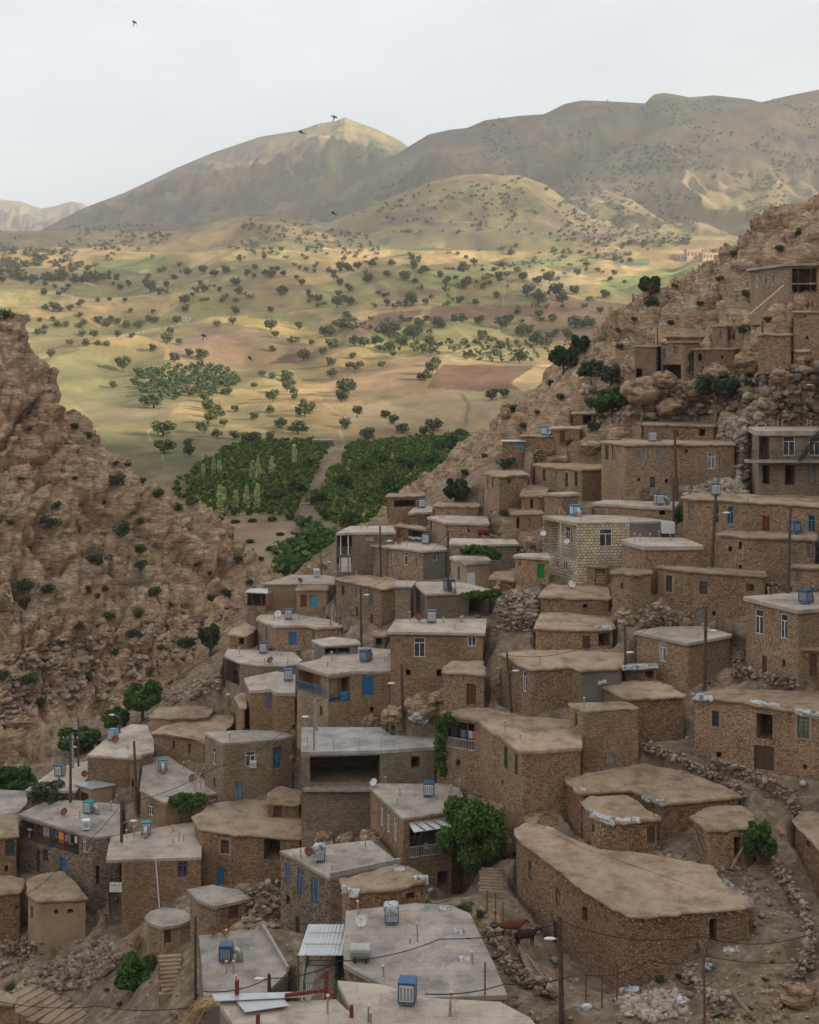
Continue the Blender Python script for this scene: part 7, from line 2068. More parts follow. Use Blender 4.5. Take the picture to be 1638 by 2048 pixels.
for px0, py0, px1, py1, rad, mt, lamp, cross, lab in POLES:
    v, ob = scene_hit(px0, min(py0, 2046))
    if v is None: continue
    D = v.y - .1
    a, b = P(px0, py0, D), P(px1, py1, D)
    root = empty('utility_pole', a, 0, lab, 'pole')
    mb = MB(); mb.tube(a - Vector((0, 0, .6)), b, rad * 1.1, rad * .8, 8); mb.build('pole', MP[mt], root)
    if cross:
        mb = MB(); mb.box(b - Vector((0, 0, .3)), (1.7, .1, .1)); mb.build('crossarm', MP['pole'], root)
        mb = MB()
        for x in (-.75, -.3, .3, .75): mb.tube(b + Vector((x, 0, -.25)), b + Vector((x, 0, -.05)), .05, n=6)
        mb.build('insulator', MP['w'], root)
    if lamp:
        e = P(lamp[0], lamp[1], D - .3); q = P(px1 + (px0 - px1) * (lamp[1] + 6 - py1) / max(1, (py0 - py1)), lamp[1] + 6, D)
        sgn = 1 if e.x > q.x else -1
        mb = MB(); mb.path([q, q.lerp(e, .5) + Vector((0, 0, .1)), e], .035, 5); ar = mb.build('lamp_arm', MP['galv'], root)
        V = ICO2[0] * np.array([.36, .15, .1]) + np.array(e + Vector((sgn * .25, 0, .02)) - a)
        mesh_np('lamp_head', V, ICO2[1], MP['lamp'], ar, smooth=True)
def cable(pts, lab, r=.028, sag=.5):
    V = [P(*p) for p in pts]; out = []
    for a, b in zip(V[:-1], V[1:]):
        for k in range(12):
            t = k / 12; q = a.lerp(b, t); out.append(q - Vector((0, 0, sag * 4 * t * (1 - t))))
    out.append(V[-1])
    mb = MB(); mb.path(out, r, 4); tag(mb.build('cable', MP['cable']), lab, 'cable')
cable([(408,1983,70),(538,1956,78),(680,1922,72),(880,1878,76),(1118,1846,84)], "long black cable strung across the stained grey roof to the yard pole", .03, .3)
cable([(1122,1842,84),(1400,1872,82),(1638,1862,84)], "black cable running right from the yard pole past the black doorway", .03, .7)
cable([(850,1988,62),(1010,1968,66),(1140,1952,70)], "pair cable low over the front roof beside the big cooler", .03, .2)
cable([(1172,1950,78),(1300,1920,80),(1405,1910,80),(1638,1918,82)], "black cable from the fence post over the bottom-right yard", .025, .4)
cable([(243,1606,108),(430,1535,112),(560,1468,114),(632,1404,118)], "thin wire rising from the veranda corner to the thick grey pole", .024, .5)
cable([(50,1790,112),(150,1705,112),(243,1608,110)], "thin wire from the plastered house up to the veranda corner pole", .022, .3)
cable([(1014,1310,108),(1180,1290,108),(1300,1255,108),(1440,1190,110)], "wire crossing from the leaning lamp pole to the long mud roof", .022, .5)
cable([(630,1403,118),(720,1350,120),(800,1332,116)], "wire between the thick grey pole and the brown pole", .022, .4)
cable([(560,1040,300),(642,1102,150)], "faint wire to the lamp pole by the thicket", .02, 1)
cable([(721,1178,130),(830,1120,140),(896,1064,140)], "wire climbing between the two poles of the upper lanes", .022, .5)
cable([(1350,862,120),(1440,905,112),(1432,990,108)], "slack wire hanging from the tall hillside pole", .022, .9)
cable([(0,2003,96),(200,2012,90),(400,2012,76)], "black cable low above the bottom-left stairs", .03, .3)
for k, (px, y0, y1) in enumerate([(974,1780,1826),(991,1785,1848),(1006,1805,1866),(1022,1839,1890),(970,1925,1990),(1172,1946,2000),(1234,1928,1998),(1204,1950,2016)]):
    v, ob = scene_hit(px, y1)
    if v is None: continue
    mb = MB(); mb.tube(P(px, y1 + 4, v.y), P(px, y0, v.y), .05, n=6)
    tag(mb.build('fence_post', MP['rust']), "thin rusty steel post standing upright around the cow yard", 'post', "rusty posts around the cow yard")

# ------------------------------------------------------------------ plastic sheets, sacks, logs
def tarp(line, w, label, drop=.45, D=None):
    pts = []
    for px, py in line:
        v, ob = scene_hit(px, py)
        if v is None: return
        pts.append(v)
    n = 14; rows = 7
    L = [pts[0]]
    V = []
    tot = len(pts) - 1
    for j in range(rows):
        for i in range(n + 1):
            t = i / n * tot; k = min(int(t), tot - 1); q = pts[k].lerp(pts[k + 1], t - k)
            s = j / (rows - 1) * w
            on = w * .5
            z = q.z + .1 + JIT.gauss(0, .035); y = q.y + on - min(s, on)
            if s > on: z -= (s - on) * drop * 2 + .02; y -= .05 + JIT.gauss(0, .03) + (s - on) * .35
            V.append((q.x + JIT.gauss(0, .05), y, z))
    Q = [(j * (n + 1) + i, j * (n + 1) + i + 1, (j + 1) * (n + 1) + i + 1, (j + 1) * (n + 1) + i) for j in range(rows - 1) for i in range(n)]
    o = mesh_np('plastic_sheet', np.array(V), np.array(Q), M_TARP)
    so = o.modifiers.new('solid', 'SOLIDIFY'); so.thickness = .02
    tag(o, label, 'plastic sheet')
tarp([(1384,1391),(1400,1393),(1425,1396)], .9, "white plastic sheet on the left corner of the black-loft house roof")
tarp([(1500,1403),(1530,1408),(1560,1412)], 1.0, "blue-white plastic sheet over the black loft opening")
tarp([(1590,1420),(1638,1428)], 1.0, "blue-white plastic sheet at the right end of that roof edge")
tarp([(1178,1622),(1205,1636),(1228,1642)], 1.0, "torn white plastic sheets along the front of the projecting mud wing")
tarp([(1232,1641),(1280,1640)], .7, "dark plastic sheet beside the torn white ones on the mud wing")
tarp([(1308,1634),(1322,1637)], .7, "small plastic scrap at the right corner of the mud wing roof")
tarp([(1283,1592),(1300,1598)], .8, "pale plastic scrap on the step between the two mud roofs")
tarp([(1314,1604),(1330,1604)], .7, "grey plastic scrap over the edge of the mud terrace roof")
tarp([(1158,1578),(1172,1582)], .8, "white printed sack laid on the left edge of the mud terrace roof")
tarp([(1478,1782),(1492,1795),(1508,1808)], .8, "blue-white plastic strip at the right corner of the broadest roof")
tarp([(1446,1764),(1470,1776)], .6, "pale stones and plastic along the back corner of the broadest roof")
tarp([(684,1776),(700,1784),(718,1785)], .9, "white torn plastic at the corner of the low lean-to roof")
tarp([(828,1759),(856,1757)], .9, "white plastic at the right end of the low lean-to roof")
tarp([(788,1742),(810,1742)], .8, "white plastic bundle lying where the grey parapet ends")
tarp([(1189,1256),(1225,1254)], .8, "blue-white plastic over the dark porch roof")
tarp([(1195,1365),(1212,1362)], .7, "plastic scrap on the left corner of the low roof behind the tower room")
tarp([(1325,1372),(1345,1376)], .7, "plastic scrap on the right side of the low roof behind the tower room")
tarp([(1244,1335),(1300,1332)], .8, "blue-white plastic over the wall end below the arched window")
tarp([(880,1822),(900,1818)], .8, "blue and white sheet lying at the back of the stained grey roof")
tarp([(908,1866),(928,1868)], .9, "plastic wrapped hatch on the stained grey roof")
tarp([(935,1880),(966,1874)], .6, "plastic strip by the right edge of the stained grey roof")
tarp([(918,1922),(940,1922)], .9, "plastic covered box near the right side of the stained roof")
tarp([(1448,1902),(1478,1900)], .7, "blue plastic scrap on the ground below the black doorway")
tarp([(1240,1985),(1278,1980)], .9, "crumpled grey plastic on the stone heap in the yard")

def sack(px, py, s, label, group=None, mat='bag', z=0):
    v, ob = scene_hit(px, py)
    if v is None: return
    V = ICO2[0].copy(); V = np.sign(V) * np.abs(V) ** .75 * np.array([.38, .24, .2]) * s
    V *= (1 + .12 * RR.normal(size=(len(V), 1)))
    V[:, 2] += .15 * s
    o = mesh_np('sack', V, ICO2[1], M_TARP if mat == 'bag' and not group else MP[mat]); o.location = v + Vector((0, 0, z)); o.rotation_euler = (0, 0, RR.rand() * 3)
    tag(o, label, 'sack', group)
for px, py in [(824,1440),(832,1443),(840,1446),(849,1448),(828,1436),(838,1438),(846,1442),(834,1432),(852,1444)]:
    sack(px, py, 1.0, "pale stuffed sack in the pile below the tall two-storey house", "sacks piled below the tall house")
for px, py in [(1587,704),(1594,705),(1601,705),(1608,705),(1615,705)]:
    sack(px, py, 1.0, "white sack in the row before the tall hill house", "white sacks before the tall hill house")
for px, py in [(822,1078),(828,1080),(834,1079),(840,1080)]:
    sack(px, py, 1.0, "grey sack heaped in the dark porch of the mud-roofed store", "sacks in the dark porch")
sack(1363, 2008, 1.1, "blue-white sack dumped beside the collapsed yard wall"); sack(1416, 1938, 1.1, "white bag hanging low on the thin rusty pole"); sack(1172, 2020, 1.0, "white bag beside the stone edge at the bottom")
sack(1071, 1866, .9, "white cloth bundle against the largest house's wall"); sack(1110, 1925, 1.0, "grey sack against the wall of the cow yard", mat='grey_cloth'); sack(1606, 1570, 1.0, "blue-white sack next to the rusty ladder at right")
sack(862, 1784, .9, "white bag at the foot of the lean-to")

def log(a, b, r, label, group):
    A = a if isinstance(a, Vector) else None
    mb = MB(); m = a.lerp(b, .5) + Vector((JIT.gauss(0, .04), JIT.gauss(0, .04), JIT.gauss(0, .04)))
    mb.path([a, m, b], [r, r * .9, r * .7], 7)
    tag(mb.build('log', MP['log']), label, 'log', group)
def g3(px, py, dz=0):
    v, ob = scene_hit(px, py); return (v + Vector((0, 0, dz))) if v is not None else None
for k in range(11):
    a, b = g3(1036 + k * 2.2, 1906 + k * 2.5, .55), g3(1072 + k * 4.5, 1994 - k * .5, .12 + .04 * (k % 3))
    if a and b and (a - b).length < 14: log(a, b, .06 + .02 * (k % 3), "long grey pole in the fan-shaped stack beside the cow yard", "fanned poles beside the cow yard")
for k in range(6):
    a, b = g3(777 + k, 1458 + k * 2, .1 + .03 * k), g3(826, 1462 + k * 2, .1 + .03 * k)
    if a and b and (a - b).length < 9: log(a, b, .09, "short log in the pile beside the sacks", "logs beside the sack pile")
for k in range(5):
    a = g3(1400 + k * 4, 1708 + k * 1.5, 0)
    if a: log(a, a + Vector((-.8 + .12 * k, .8, 2.0 - .12 * k)), .09, "rough pole leaning on the shed with the black doorway", "poles leaning on the shed")
a = g3(1462, 1738); 
if a: log(a, a + Vector((1.2, .5, 1.7)), .14, "thick forked trunk propped across the black doorway of the shed", None)
for k in range(7):
    a, b = g3(330 + k * 7, 1372 - k * 3, .25), g3(420 + k * 5, 1318 + k * 4, .35)
    if a and b and (a - b).length < 16: log(a, b, .13, "long weathered beam lying at the cliff foot", "beams lying at the cliff foot")
for k in range(6):
    a, b = g3(8 + k * 4, 1446 + k * 3, .3 + .15 * k), g3(60 + k * 2, 1462 - k * 2, .5)
    if a and b and (a - b).length < 12: log(a, b, .12, "broken branch in the stack under the left cliff", "branches under the left cliff")
a, b = g3(1398, 1890, .3), g3(1410, 1925, .5)
if a and b: log(a, b, .16, "crooked dead trunk beside the thin rusty pole", None)
a, b = g3(1468, 1992, .2), g3(1500, 2034, .2)
if a and b: log(a, b, .16, "grey fallen trunk in the bottom-right yard", None)
a = HK['H51h']; A, B = P(1500, 628, a['Y'] - 3), P(1568, 570, a['Y'] - 1.5); mb = MB(); mb.tube(A, B, .09, n=6); tag(mb.build('timber_pole', MP['cap']), "long yellow timber leaning in front of the highest house", 'timber')
# ------------------------------------------------------------------ people and animals
def skin_body(name, verts, edges, mat, parent=None, loc=(0, 0, 0), rz=0, sub=1):
    me = bpy.data.meshes.new(name)
    me.from_pydata([v[0] for v in verts], edges, [])
    o = bpy.data.objects.new(name, me); COL.objects.link(o)
    me.materials.append(mat)
    sk = o.modifiers.new('skin', 'SKIN'); sk.use_smooth_shade = True
    for i, v in enumerate(verts):
        r = v[1]; me.skin_vertices[0].data[i].radius = (r, r) if not isinstance(r, tuple) else r
    me.skin_vertices[0].data[0].use_root = True
    ss = o.modifiers.new('sub', 'SUBSURF'); ss.levels = sub; ss.render_levels = sub
    o.location = loc; o.rotation_euler = (0, 0, rz)
    if parent: o.parent = parent
    return o

def person(loc, rz, label, bend=0.0, coat='navy', robe=True):
    s = math.sin(bend); c = math.cos(bend)
    def up(z, y=0): # torso bends forward about the hips
        d = z - .92; return (0, -d * s + y * c, .92 + d * c + y * s * .3)
    def ofs(p, x, y=0, z=0): return (p[0] + x, p[1] + y, p[2] + z)
    ch, nk, hd = up(1.3), up(1.46), up(1.56)
    V = [((0, 0, .92), (.15, .12)), (up(1.1), (.14, .1)), (ch, (.17, .11)), (nk, .055), (hd, (.085, .095)), (up(1.68), (.07, .085)),
         (ofs(ch, -.2, 0, .06), .06), (ofs(ch, -.26, -.03, -.2), .045), (ofs(ch, -.24, -.16, -.38), .035), (ofs(ch, -.24, -.21, -.46), .03),
         (ofs(ch, .2, 0, .06), .06), (ofs(ch, .26, -.03, -.2), .045), (ofs(ch, .24, -.16, -.38), .035), (ofs(ch, .24, -.21, -.46), .03),
         ((-.1, 0, .86), .085), ((-.11, -.04 - .15 * s, .48), .06), ((-.11, .1 * s, .08), .042), ((-.11, .1 * s - .14, .03), .035),
         ((.1, 0, .86), .085), ((.11, .02 + .1 * s, .48), .06), ((.11, .25 * s, .08), .042), ((.11, .25 * s - .14, .03), .035)]
    E = [(0, 1), (1, 2), (2, 3), (3, 4), (4, 5), (2, 6), (6, 7), (7, 8), (8, 9), (2, 10), (10, 11), (11, 12), (12, 13), (0, 14), (14, 15), (15, 16), (16, 17), (0, 18), (18, 19), (19, 20), (20, 21)]
    root = skin_body('person', V, E, MP['skin'], None, loc, rz)
    tag(root, label, 'person')
    W = [(v[0], tuple(k + .022 for k in v[1]) if isinstance(v[1], tuple) else v[1] + .02) for v in V]
    keep = [0, 1, 2, 3, 6, 7, 8, 10, 11, 12, 14, 15, 16, 18, 19, 20]
    mp = {k: i for i, k in enumerate(keep)}
    skin_body('clothing', [W[k] for k in keep], [(mp[a], mp[b]) for a, b in E if a in mp and b in mp], MP[coat], root)
    if robe:
        mb = MB(); mb.lathe([(.17, .98), (.2, .8), (.25, .5), (.3, .2), (.32, .04), (.3, .03), (.02, .5)], (0, 0, 0), 14); mb.build('robe', MP[coat], root, smooth=True, local=True)
    hm = MB(); hp = up(1.63); 
    vs = ICO2[0] * np.array([.105, .12, .13]) + np.array(ofs(hp, 0, .03, .015)); hm.mesh(vs.tolist(), [tuple(f) for f in ICO2[1]]); hm.build('headscarf' if robe else 'hair', MP[coat if robe else 'black'], root, smooth=True, local=True)
    return root
L = HK['H71'].get('logg')
if L:
    fr, u0, u1, z0, z1, d = L[0]
    person(fr(u0 + (u1 - u0) * .45, z0 + .01, -.5), .5, "woman in a long dark blue robe standing on the side balcony")
v = g3(462, 1412)
if v: person(v, 2.4, "person in grey clothes bent forward carrying a white sack up the stairs", .75, 'grey_cloth', False); sack(459, 1404, .9, "white sack on the back of the person on the stairs", None, 'white_cloth', .75)

def cow(loc, rz, mat, label):
    V = [((.0, 0, 1.0), (.32, .38)), ((.5, 0, 1.02), (.28, .34)), ((-.5, 0, 1.04), (.29, .33)), ((-.75, 0, 1.08), (.16, .18)), ((.72, 0, 1.08), (.17, .22)), ((.95, 0, 1.22), (.1, .14)), ((1.1, 0, 1.3), (.1, .11)), ((1.3, 0, 1.14), (.065, .075)), ((1.38, 0, 1.06), (.055, .06))]
    E = [(0, 1), (0, 2), (2, 3), (1, 4), (4, 5), (5, 6), (6, 7), (7, 8)]
    for x, sx in ((.55, 1), (-.62, -1)):
        for y in (-.17, .17):
            i = len(V)
            if sx > 0: V += [((x, y, .8), .11), ((x, y, .48), .06), ((x, y, .12), .042), ((x + .03, y, .03), .055)]
            else: V += [((x, y, .82), .14), ((x + .1, y, .58), .08), ((x - .08, y, .38), .05), ((x - .03, y, .1), .042), ((x, y, .03), .055)]
            n = len(V) - i
            E.append((1 if sx > 0 else 2, i)); E += [(i + k, i + k + 1) for k in range(n - 1)]
    i = len(V); V += [((-.88, 0, 1.05), .03), ((-.95, 0, .7), .025), ((-.95, 0, .45), .04)]; E += [(3, i), (i, i + 1), (i + 1, i + 2)]
    i = len(V); V += [((1.08, .16, 1.33), .04), ((1.08, -.16, 1.33), .04)]; E += [(6, i), (6, i + 1)]
    o = skin_body('cow', V, E, MP[mat], None, loc, rz)
    mb = MB()
    for y in (-1, 1): mb.path([(1.06, .07 * y, 1.4), (1.08, .16 * y, 1.47), (1.12, .15 * y, 1.55)], [.025, .02, .008], 5)
    mb.build('horn', MP['conc'], o, local=True)
    tag(o, label, 'cow')
    return o
for px, py, rz, m, lab in [(1022,1878,.1,'cow_red',"chestnut cow standing at the back of the cow yard"),(1050,1896,.35,'cow_dark',"dark brown cow in the middle of the cow yard")]:
    v = g3(px, py)
    if v: o = cow(v, rz, m, lab); o.scale = (1, 1, 1)

# swallows over the valley
def swallow(px, py, D, span, rz, roll, label):
    v = P(px, py, D)
    mb = MB(); s = span / 2
    body = [(0, -.1 * 2, 0), (0, .1, 0)]
    mb.path([(0, .16, 0), (0, .1, .0), (0, -.02, -.005), (0, -.16, 0)], [.006, .024, .026, .01], 6)
    for x in (-1, 1):
        w = [(0, .06, .012), (x * s * .45, .1, .05), (x * s, -.06, .02), (x * s * .45, .02, .045), (0, -.04, .012)]
        mb.face(w); mb.face([(a, b, c - .006) for a, b, c in w[::-1]])
        mb.face([(0, -.15, 0), (x * .03, -.17, 0), (x * .06, -.3, .0)])
    o = mb.build('swallow', MP['black'], None, local=True); o.location = v; o.rotation_euler = (roll, .3, rz)
    tag(o, label, 'bird')
for a in [(268,46,60,.34,.6,1.2,"swallow alone high in the top left sky"),(603,265,56,.36,1.5,.3,"swallow gliding left of the pointed summit"),(668,236,46,.3,.2,.9,"swallow beside the mast on the pointed summit"),(668,427,58,.36,1.4,.4,"swallow flying low before the mountain foot"),(407,673,64,.36,.4,1.3,"swallow above the brown shaded knoll"),(500,717,46,.3,1.0,.6,"swallow over the pale strip of furrows")]:
    swallow(*a)

# ------------------------------------------------------------------ washing, furniture, signs
def cloth(fr_pt, w, h, mat, label, rz=0.0, cat='laundry'):
    n, m = 6, 8; V = []
    for j in range(m + 1):
        for i in range(n + 1):
            u = (i / n - .5) * w; z = -h * j / m
            d = .05 * math.sin(i * 1.9 + j * .3) * (j / m)
            V.append((u * math.cos(rz) - d * math.sin(rz), u * math.sin(rz) + d * math.cos(rz), z))
    Q = [(j * (n + 1) + i, (j + 1) * (n + 1) + i, (j + 1) * (n + 1) + i + 1, j * (n + 1) + i + 1) for j in range(m) for i in range(n)]
    o = mesh_np('laundry', np.array(V), np.array(Q), MP[mat], smooth=True); o.location = fr_pt
    so = o.modifiers.new('solid', 'SOLIDIFY'); so.thickness = .012
    tag(o, label, cat); return o
def dirz(fr): d = fr(1, 0, 0) - fr(0, 0, 0); return math.atan2(d.y, d.x)
fr, u0, u1, z0, z1, d = HK['H1']['logg'][0]; w = u1 - u0
cloth(fr(u0 + w * .69, z0 + 1.75, -.12), .75, 1.15, 'orange', "bright orange towel hanging in the long veranda", dirz(fr))
cloth(fr(u0 + w * .77, z0 + 1.65, -.12), .5, .85, 'pink', "pink towel hanging beside the orange towel", dirz(fr))
cloth(fr(u0 + w * .86, z0 + 1.8, -.14), .4, .8, 'black', "black garment hanging at the right end of the long veranda", dirz(fr))
cloth(fr(u0 + w * .93, z0 + 1.75, -.16), .4, .7, 'white_cloth', "cream garment hanging at the far right of the long veranda", dirz(fr))
mb = MB(); mb.tube(fr(u0 + w * .6, z0 + 1.77, -.12), fr(u1, z0 + 1.82, -.12), .012, n=4); tag(mb.build('clothes_line', MP['cable']), "clothes line stretched along the long veranda", 'clothes line')
fan = empty('pedestal_fan', fr(u0 + w * .47, z0, -.6), dirz(fr), "light blue pedestal fan standing on the long veranda", 'fan')
mb = MB(); b = fan.location; mb.tube(b, b + Vector((0, 0, 1.2)), .025, n=6); mb.tube(b, b + Vector((0, 0, .04)), .2, .18, 12); mb.build('stand', MP['plast_b'], fan, local=False)
mb = MB(); mb.lathe([(.001, .05), (.2, .05), (.24, .0), (.2, -.05), (.001, -.05)], b + Vector((0, 0, 1.25)), 14, Matrix.Rotation(math.pi / 2, 3, 'X')); mb.build('head', MP['plast_b'], fan)
bs = empty('wash_basin', fr(u0 + w * .09, z0, -.5), 0, "white pedestal wash basin at the left end of the long veranda", 'wash basin')
mb = MB(); b = bs.location; mb.tube(b, b + Vector((0, 0, .75)), .1, .08, 8); mb.build('pedestal', MP['plast_w'], bs)
mb = MB(); mb.lathe([(.1, .74), (.28, .84), (.3, .88), (.24, .87), (.05, .8)], b, 12); mb.build('basin', MP['plast_w'], bs)

fr, u0, u1, z0, z1, d = HK['H27']['logg'][0]; w = u1 - u0
gar = [(.12, .5, .8, 'black', "black garment at the left of the balcony clothes line"), (.28, .4, .7, 'maroon', "maroon garment on the balcony clothes line"), (.42, .4, .75, 'navy', "navy garment on the balcony clothes line"), (.56, .45, .75, 'grey_cloth', "grey garment in the middle of the balcony clothes line"), (.68, .4, .8, 'blue_cloth', "blue garment on the balcony clothes line"), (.8, .4, .7, 'white_cloth', "white shirt on the balcony clothes line"), (.92, .5, .75, 'pink', "pink checked garment at the right of the balcony clothes line")]
for f_, ww, hh, m, lab in gar: cloth(fr(u0 + w * f_, z0 + 1.75, -.3), ww, hh, m, lab, dirz(fr))
mb = MB(); mb.tube(fr(u0 + .05, z0 + 1.77, -.3), fr(u1 - .05, z0 + 1.77, -.3), .012, n=4); tag(mb.build('clothes_line', MP['cable']), "clothes line on the railed balcony with garments", 'clothes line')
fr, u0, u1, z0, z1, d = HK['H51h']['logg'][0]; w = u1 - u0
cloth(fr(u0 + w * .35, z0 + 1.3, -.3), 1.8, .7, 'black', "dark washing hung across the highest house's terrace", dirz(fr))
fr, u0, u1, z0, z1, d = HK['H73']['logg'][1]; w = u1 - u0
cloth(fr(u0 + w * .75, z0 + .95, .03), .8, .9, 'plast_b', "bright blue cloth hung over the corner balcony railing", dirz(fr))
fr, u0, u1, z0, z1, d = HK['H54']['logg'][1]; w = u1 - u0
cloth(fr(u0 + w * .55, z0 + 1.9, -.1), w * .8, 1.8, 'white_cloth', "white curtain hanging in the lower porch at the gorge edge", dirz(fr), 'curtain')

def chair(loc, rz, mat, label):
    r = empty('plastic_chair', loc, rz, label, 'chair')
    mb = MB(); mb.box((0, 0, .43), (.46, .44, .03)); mb.build('seat', MP[mat], r, local=True)
    mb = MB(); mb.box((0, .22, .65), (.44, .03, .42)); mb.build('backrest', MP[mat], r, local=True)
    for x in (-.2, .2):
        for y in (-.19, .19): mb = MB(); mb.bar((x, y, 0), (x * .95, y, .42), .035); mb.build('leg', MP[mat], r, local=True)
        mb = MB(); mb.bar((x * 1.1, -.15, .62), (x * 1.1, .22, .66), .04, .03); mb.build('armrest', MP[mat], r, local=True)
fr, u0, u1, z0, z1, d = HK['H21']['logg'][0]; w = u1 - u0
chair(fr(u0 + w * .5, z0 + .01, -.7), dirz(fr) + .4, 'plast_w', "white plastic chair on the white-railed veranda")

# tin porch roof over the white-railed veranda
h = HK['H21']; root = HOUSE_ROOT['H21']
mb = MB(); zt = z1 + .12
a, b = fr(u0 - .1, zt + .05, .0), fr(u1 + .1, zt + .05, .0); c, e = fr(u1 + .1, zt - .35, 1.3), fr(u0 - .1, zt - .35, 1.3)
up = Vector((0, 0, .04))
mb.mesh([a, b, c, e, a + up, b + up, c + up, e + up], [(0, 3, 2, 1), (4, 5, 6, 7), (0, 1, 5, 4), (1, 2, 6, 5), (2, 3, 7, 6), (3, 0, 4, 7)]); mb.build('canopy', MR['tin'], root)
for k in range(4):
    p, q = a.lerp(b, .1 + .2 * k) + Vector((0, 0, .1)), e.lerp(c, .25 + .22 * k) + Vector((0, 0, .1)); mb = MB(); mb.path([p, q], .05, 6); mb.build('beam', MP['log'], root)

# honey sign
fr_h = front_hit(HK['H8']['wpoly'], 250)
D = fr_h[0] - .3
sg = empty('sign', P(231, 1784, D), 0, "white signboard with black lettering beside the tall coursed-stone house", 'sign')
a, b = P(219, 1784, D), P(243.5, 1765, D)
mb = MB(); mb.box(((a.x + b.x) / 2, D, (a.z + b.z) / 2), (b.x - a.x, .05, b.z - a.z)); mb.build('board', MP['w'], sg)
def text(body, x, z, size, D, parent):
    cu = bpy.data.curves.new('lettering', 'FONT'); cu.body = body; cu.size = size; cu.align_x = 'CENTER'; cu.align_y = 'CENTER'; cu.extrude = .004
    tmp = bpy.data.objects.new('lettering', cu); COL.objects.link(tmp); refresh()
    me = bpy.data.meshes.new_from_object(tmp.evaluated_get(DG[0])); bpy.data.objects.remove(tmp)
    me.materials.clear(); me.materials.append(MP['black'])
    o = bpy.data.objects.new('lettering', me); COL.objects.link(o); o.parent = parent
    o.location = Vector((x, D, z)) - parent.location; o.rotation_euler = (math.pi / 2, 0, 0)
    return o
xm, zt, hh = (a.x + b.x) / 2, b.z, b.z - a.z
text("\uFEF2\uFECC\uFEF4\uFE92\uFEC3 \uFEDE\uFEB4\uFECB", xm, zt - hh * .2, hh * .36, D - .03, sg)
for k in (.46, .64, .82):
    # three lower lines, too small to read in the photograph: strokes only
    mb = MB(); n = 7
    for i in range(n):
        x = xm + (i - 3) * (b.x - a.x) * .1; z = zt - hh * k + JIT.uniform(-.012, .012)
        mb.path([(x - .04, D - .032, z), (x, D - .032, z + JIT.uniform(-.02, .03)), (x + .045, D - .032, z - .004)], .009, 4)
    mb.build('lettering', MP['black'], sg)

# yard with green fence and tin canopy between the two grey roofs
zc = -(1911 - Y0) / F * 84
cn = empty('metal_canopy', P(650, 1911, 84), 0, "corrugated grey metal canopy over the fenced yard", 'canopy')
Cs = [P(596, 1911, 83), P(703, 1911, 83)]; Cb = [Vector((Cs[1].x + .2, 83 + 4.2, Cs[1].z + .25)), Vector((Cs[0].x + .35, 83 + 4.2, Cs[0].z + .25))]
n = 26; V = []
for k in range(n + 1):
    t = k / n; f_ = Cs[0].lerp(Cs[1], t); g_ = Cb[1].lerp(Cb[0], t); dz = .03 * (k % 2)
    V += [(f_.x, f_.y, f_.z + dz), (g_.x, g_.y, g_.z + dz), (f_.x, f_.y, f_.z + dz - .03), (g_.x, g_.y, g_.z + dz - .03)]
mb = MB(); mb.mesh(V, [q for k in range(n) for q in ((4 * k, 4 * k + 4, 4 * k + 5, 4 * k + 1), (4 * k + 2, 4 * k + 3, 4 * k + 7, 4 * k + 6), (4 * k, 4 * k + 2, 4 * k + 6, 4 * k + 4))]); mb.build('roof_sheet', MR['tin'], cn)
for p in (Cs[0], Cs[1], Cb[0], Cb[1]):
    mb = MB(); mb.tube(p + Vector((0, .1, -4)), p + Vector((0, .1, -.04)), .05, n=6); mb.build('post', MP['g'], cn)
mb = MB()
for t in (.3, .66): mb.path([Cs[0].lerp(Cb[1], t) + Vector((.25, 0, .25)), Cs[0].lerp(Cb[1], t) + Vector((.25, 0, .12)), Cs[0].lerp(Cb[1], t) + Vector((2.6, 0, .12))], .02, 5)
mb.build('rod', MP['d'], cn)
def fence(a, b, h, mat, label):
    r = empty('metal_fence', a, 0, label, 'fence'); L_ = (b - a).length; mb = MB()
    for z in (.1, h * .5, h): mb.bar(a + Vector((0, 0, z)), b + Vector((0, 0, z)), .04)
    for k in range(int(L_ / .15) + 1): p = a + (b - a) * min(1, k * .15 / L_); mb.bar(p, p + Vector((0, 0, h)), .022)
    mb.build('bars', MP[mat], r)
    for p in (a, b): mb = MB(); mb.box(p + Vector((0, 0, h / 2)), (.08, .08, h + .1)); mb.build('post', MP[mat], r)
fence(P(610, 2006, 78), P(672, 2004, 78), 1.25, 'g', "green barred gate at the near end of the yard")
fence(P(614, 1934, 84.5), P(688, 1934, 84.5), .9, 'g', "green barred fence under the metal canopy")
fence(P(607, 1998, 79), P(613, 1934, 84), 1.2, 'g', "green side fence along the left of the yard")
mb = MB(); q = [P(600, 2010, 78), P(690, 2010, 78), P(700, 1930, 86), P(606, 1930, 86)]; zz = min(p.z for p in q) - .1
mb.mesh([(p.x, p.y, zz) for p in q] + [(p.x, p.y, zz - .6) for p in q], [(0, 1, 2, 3), (0, 4, 5, 1), (1, 5, 6, 2), (2, 6, 7, 3), (3, 7, 4, 0)]); tag(mb.build('pavement', MR['cgr']), "grey paved floor of the fenced yard", None, None, 'structure')

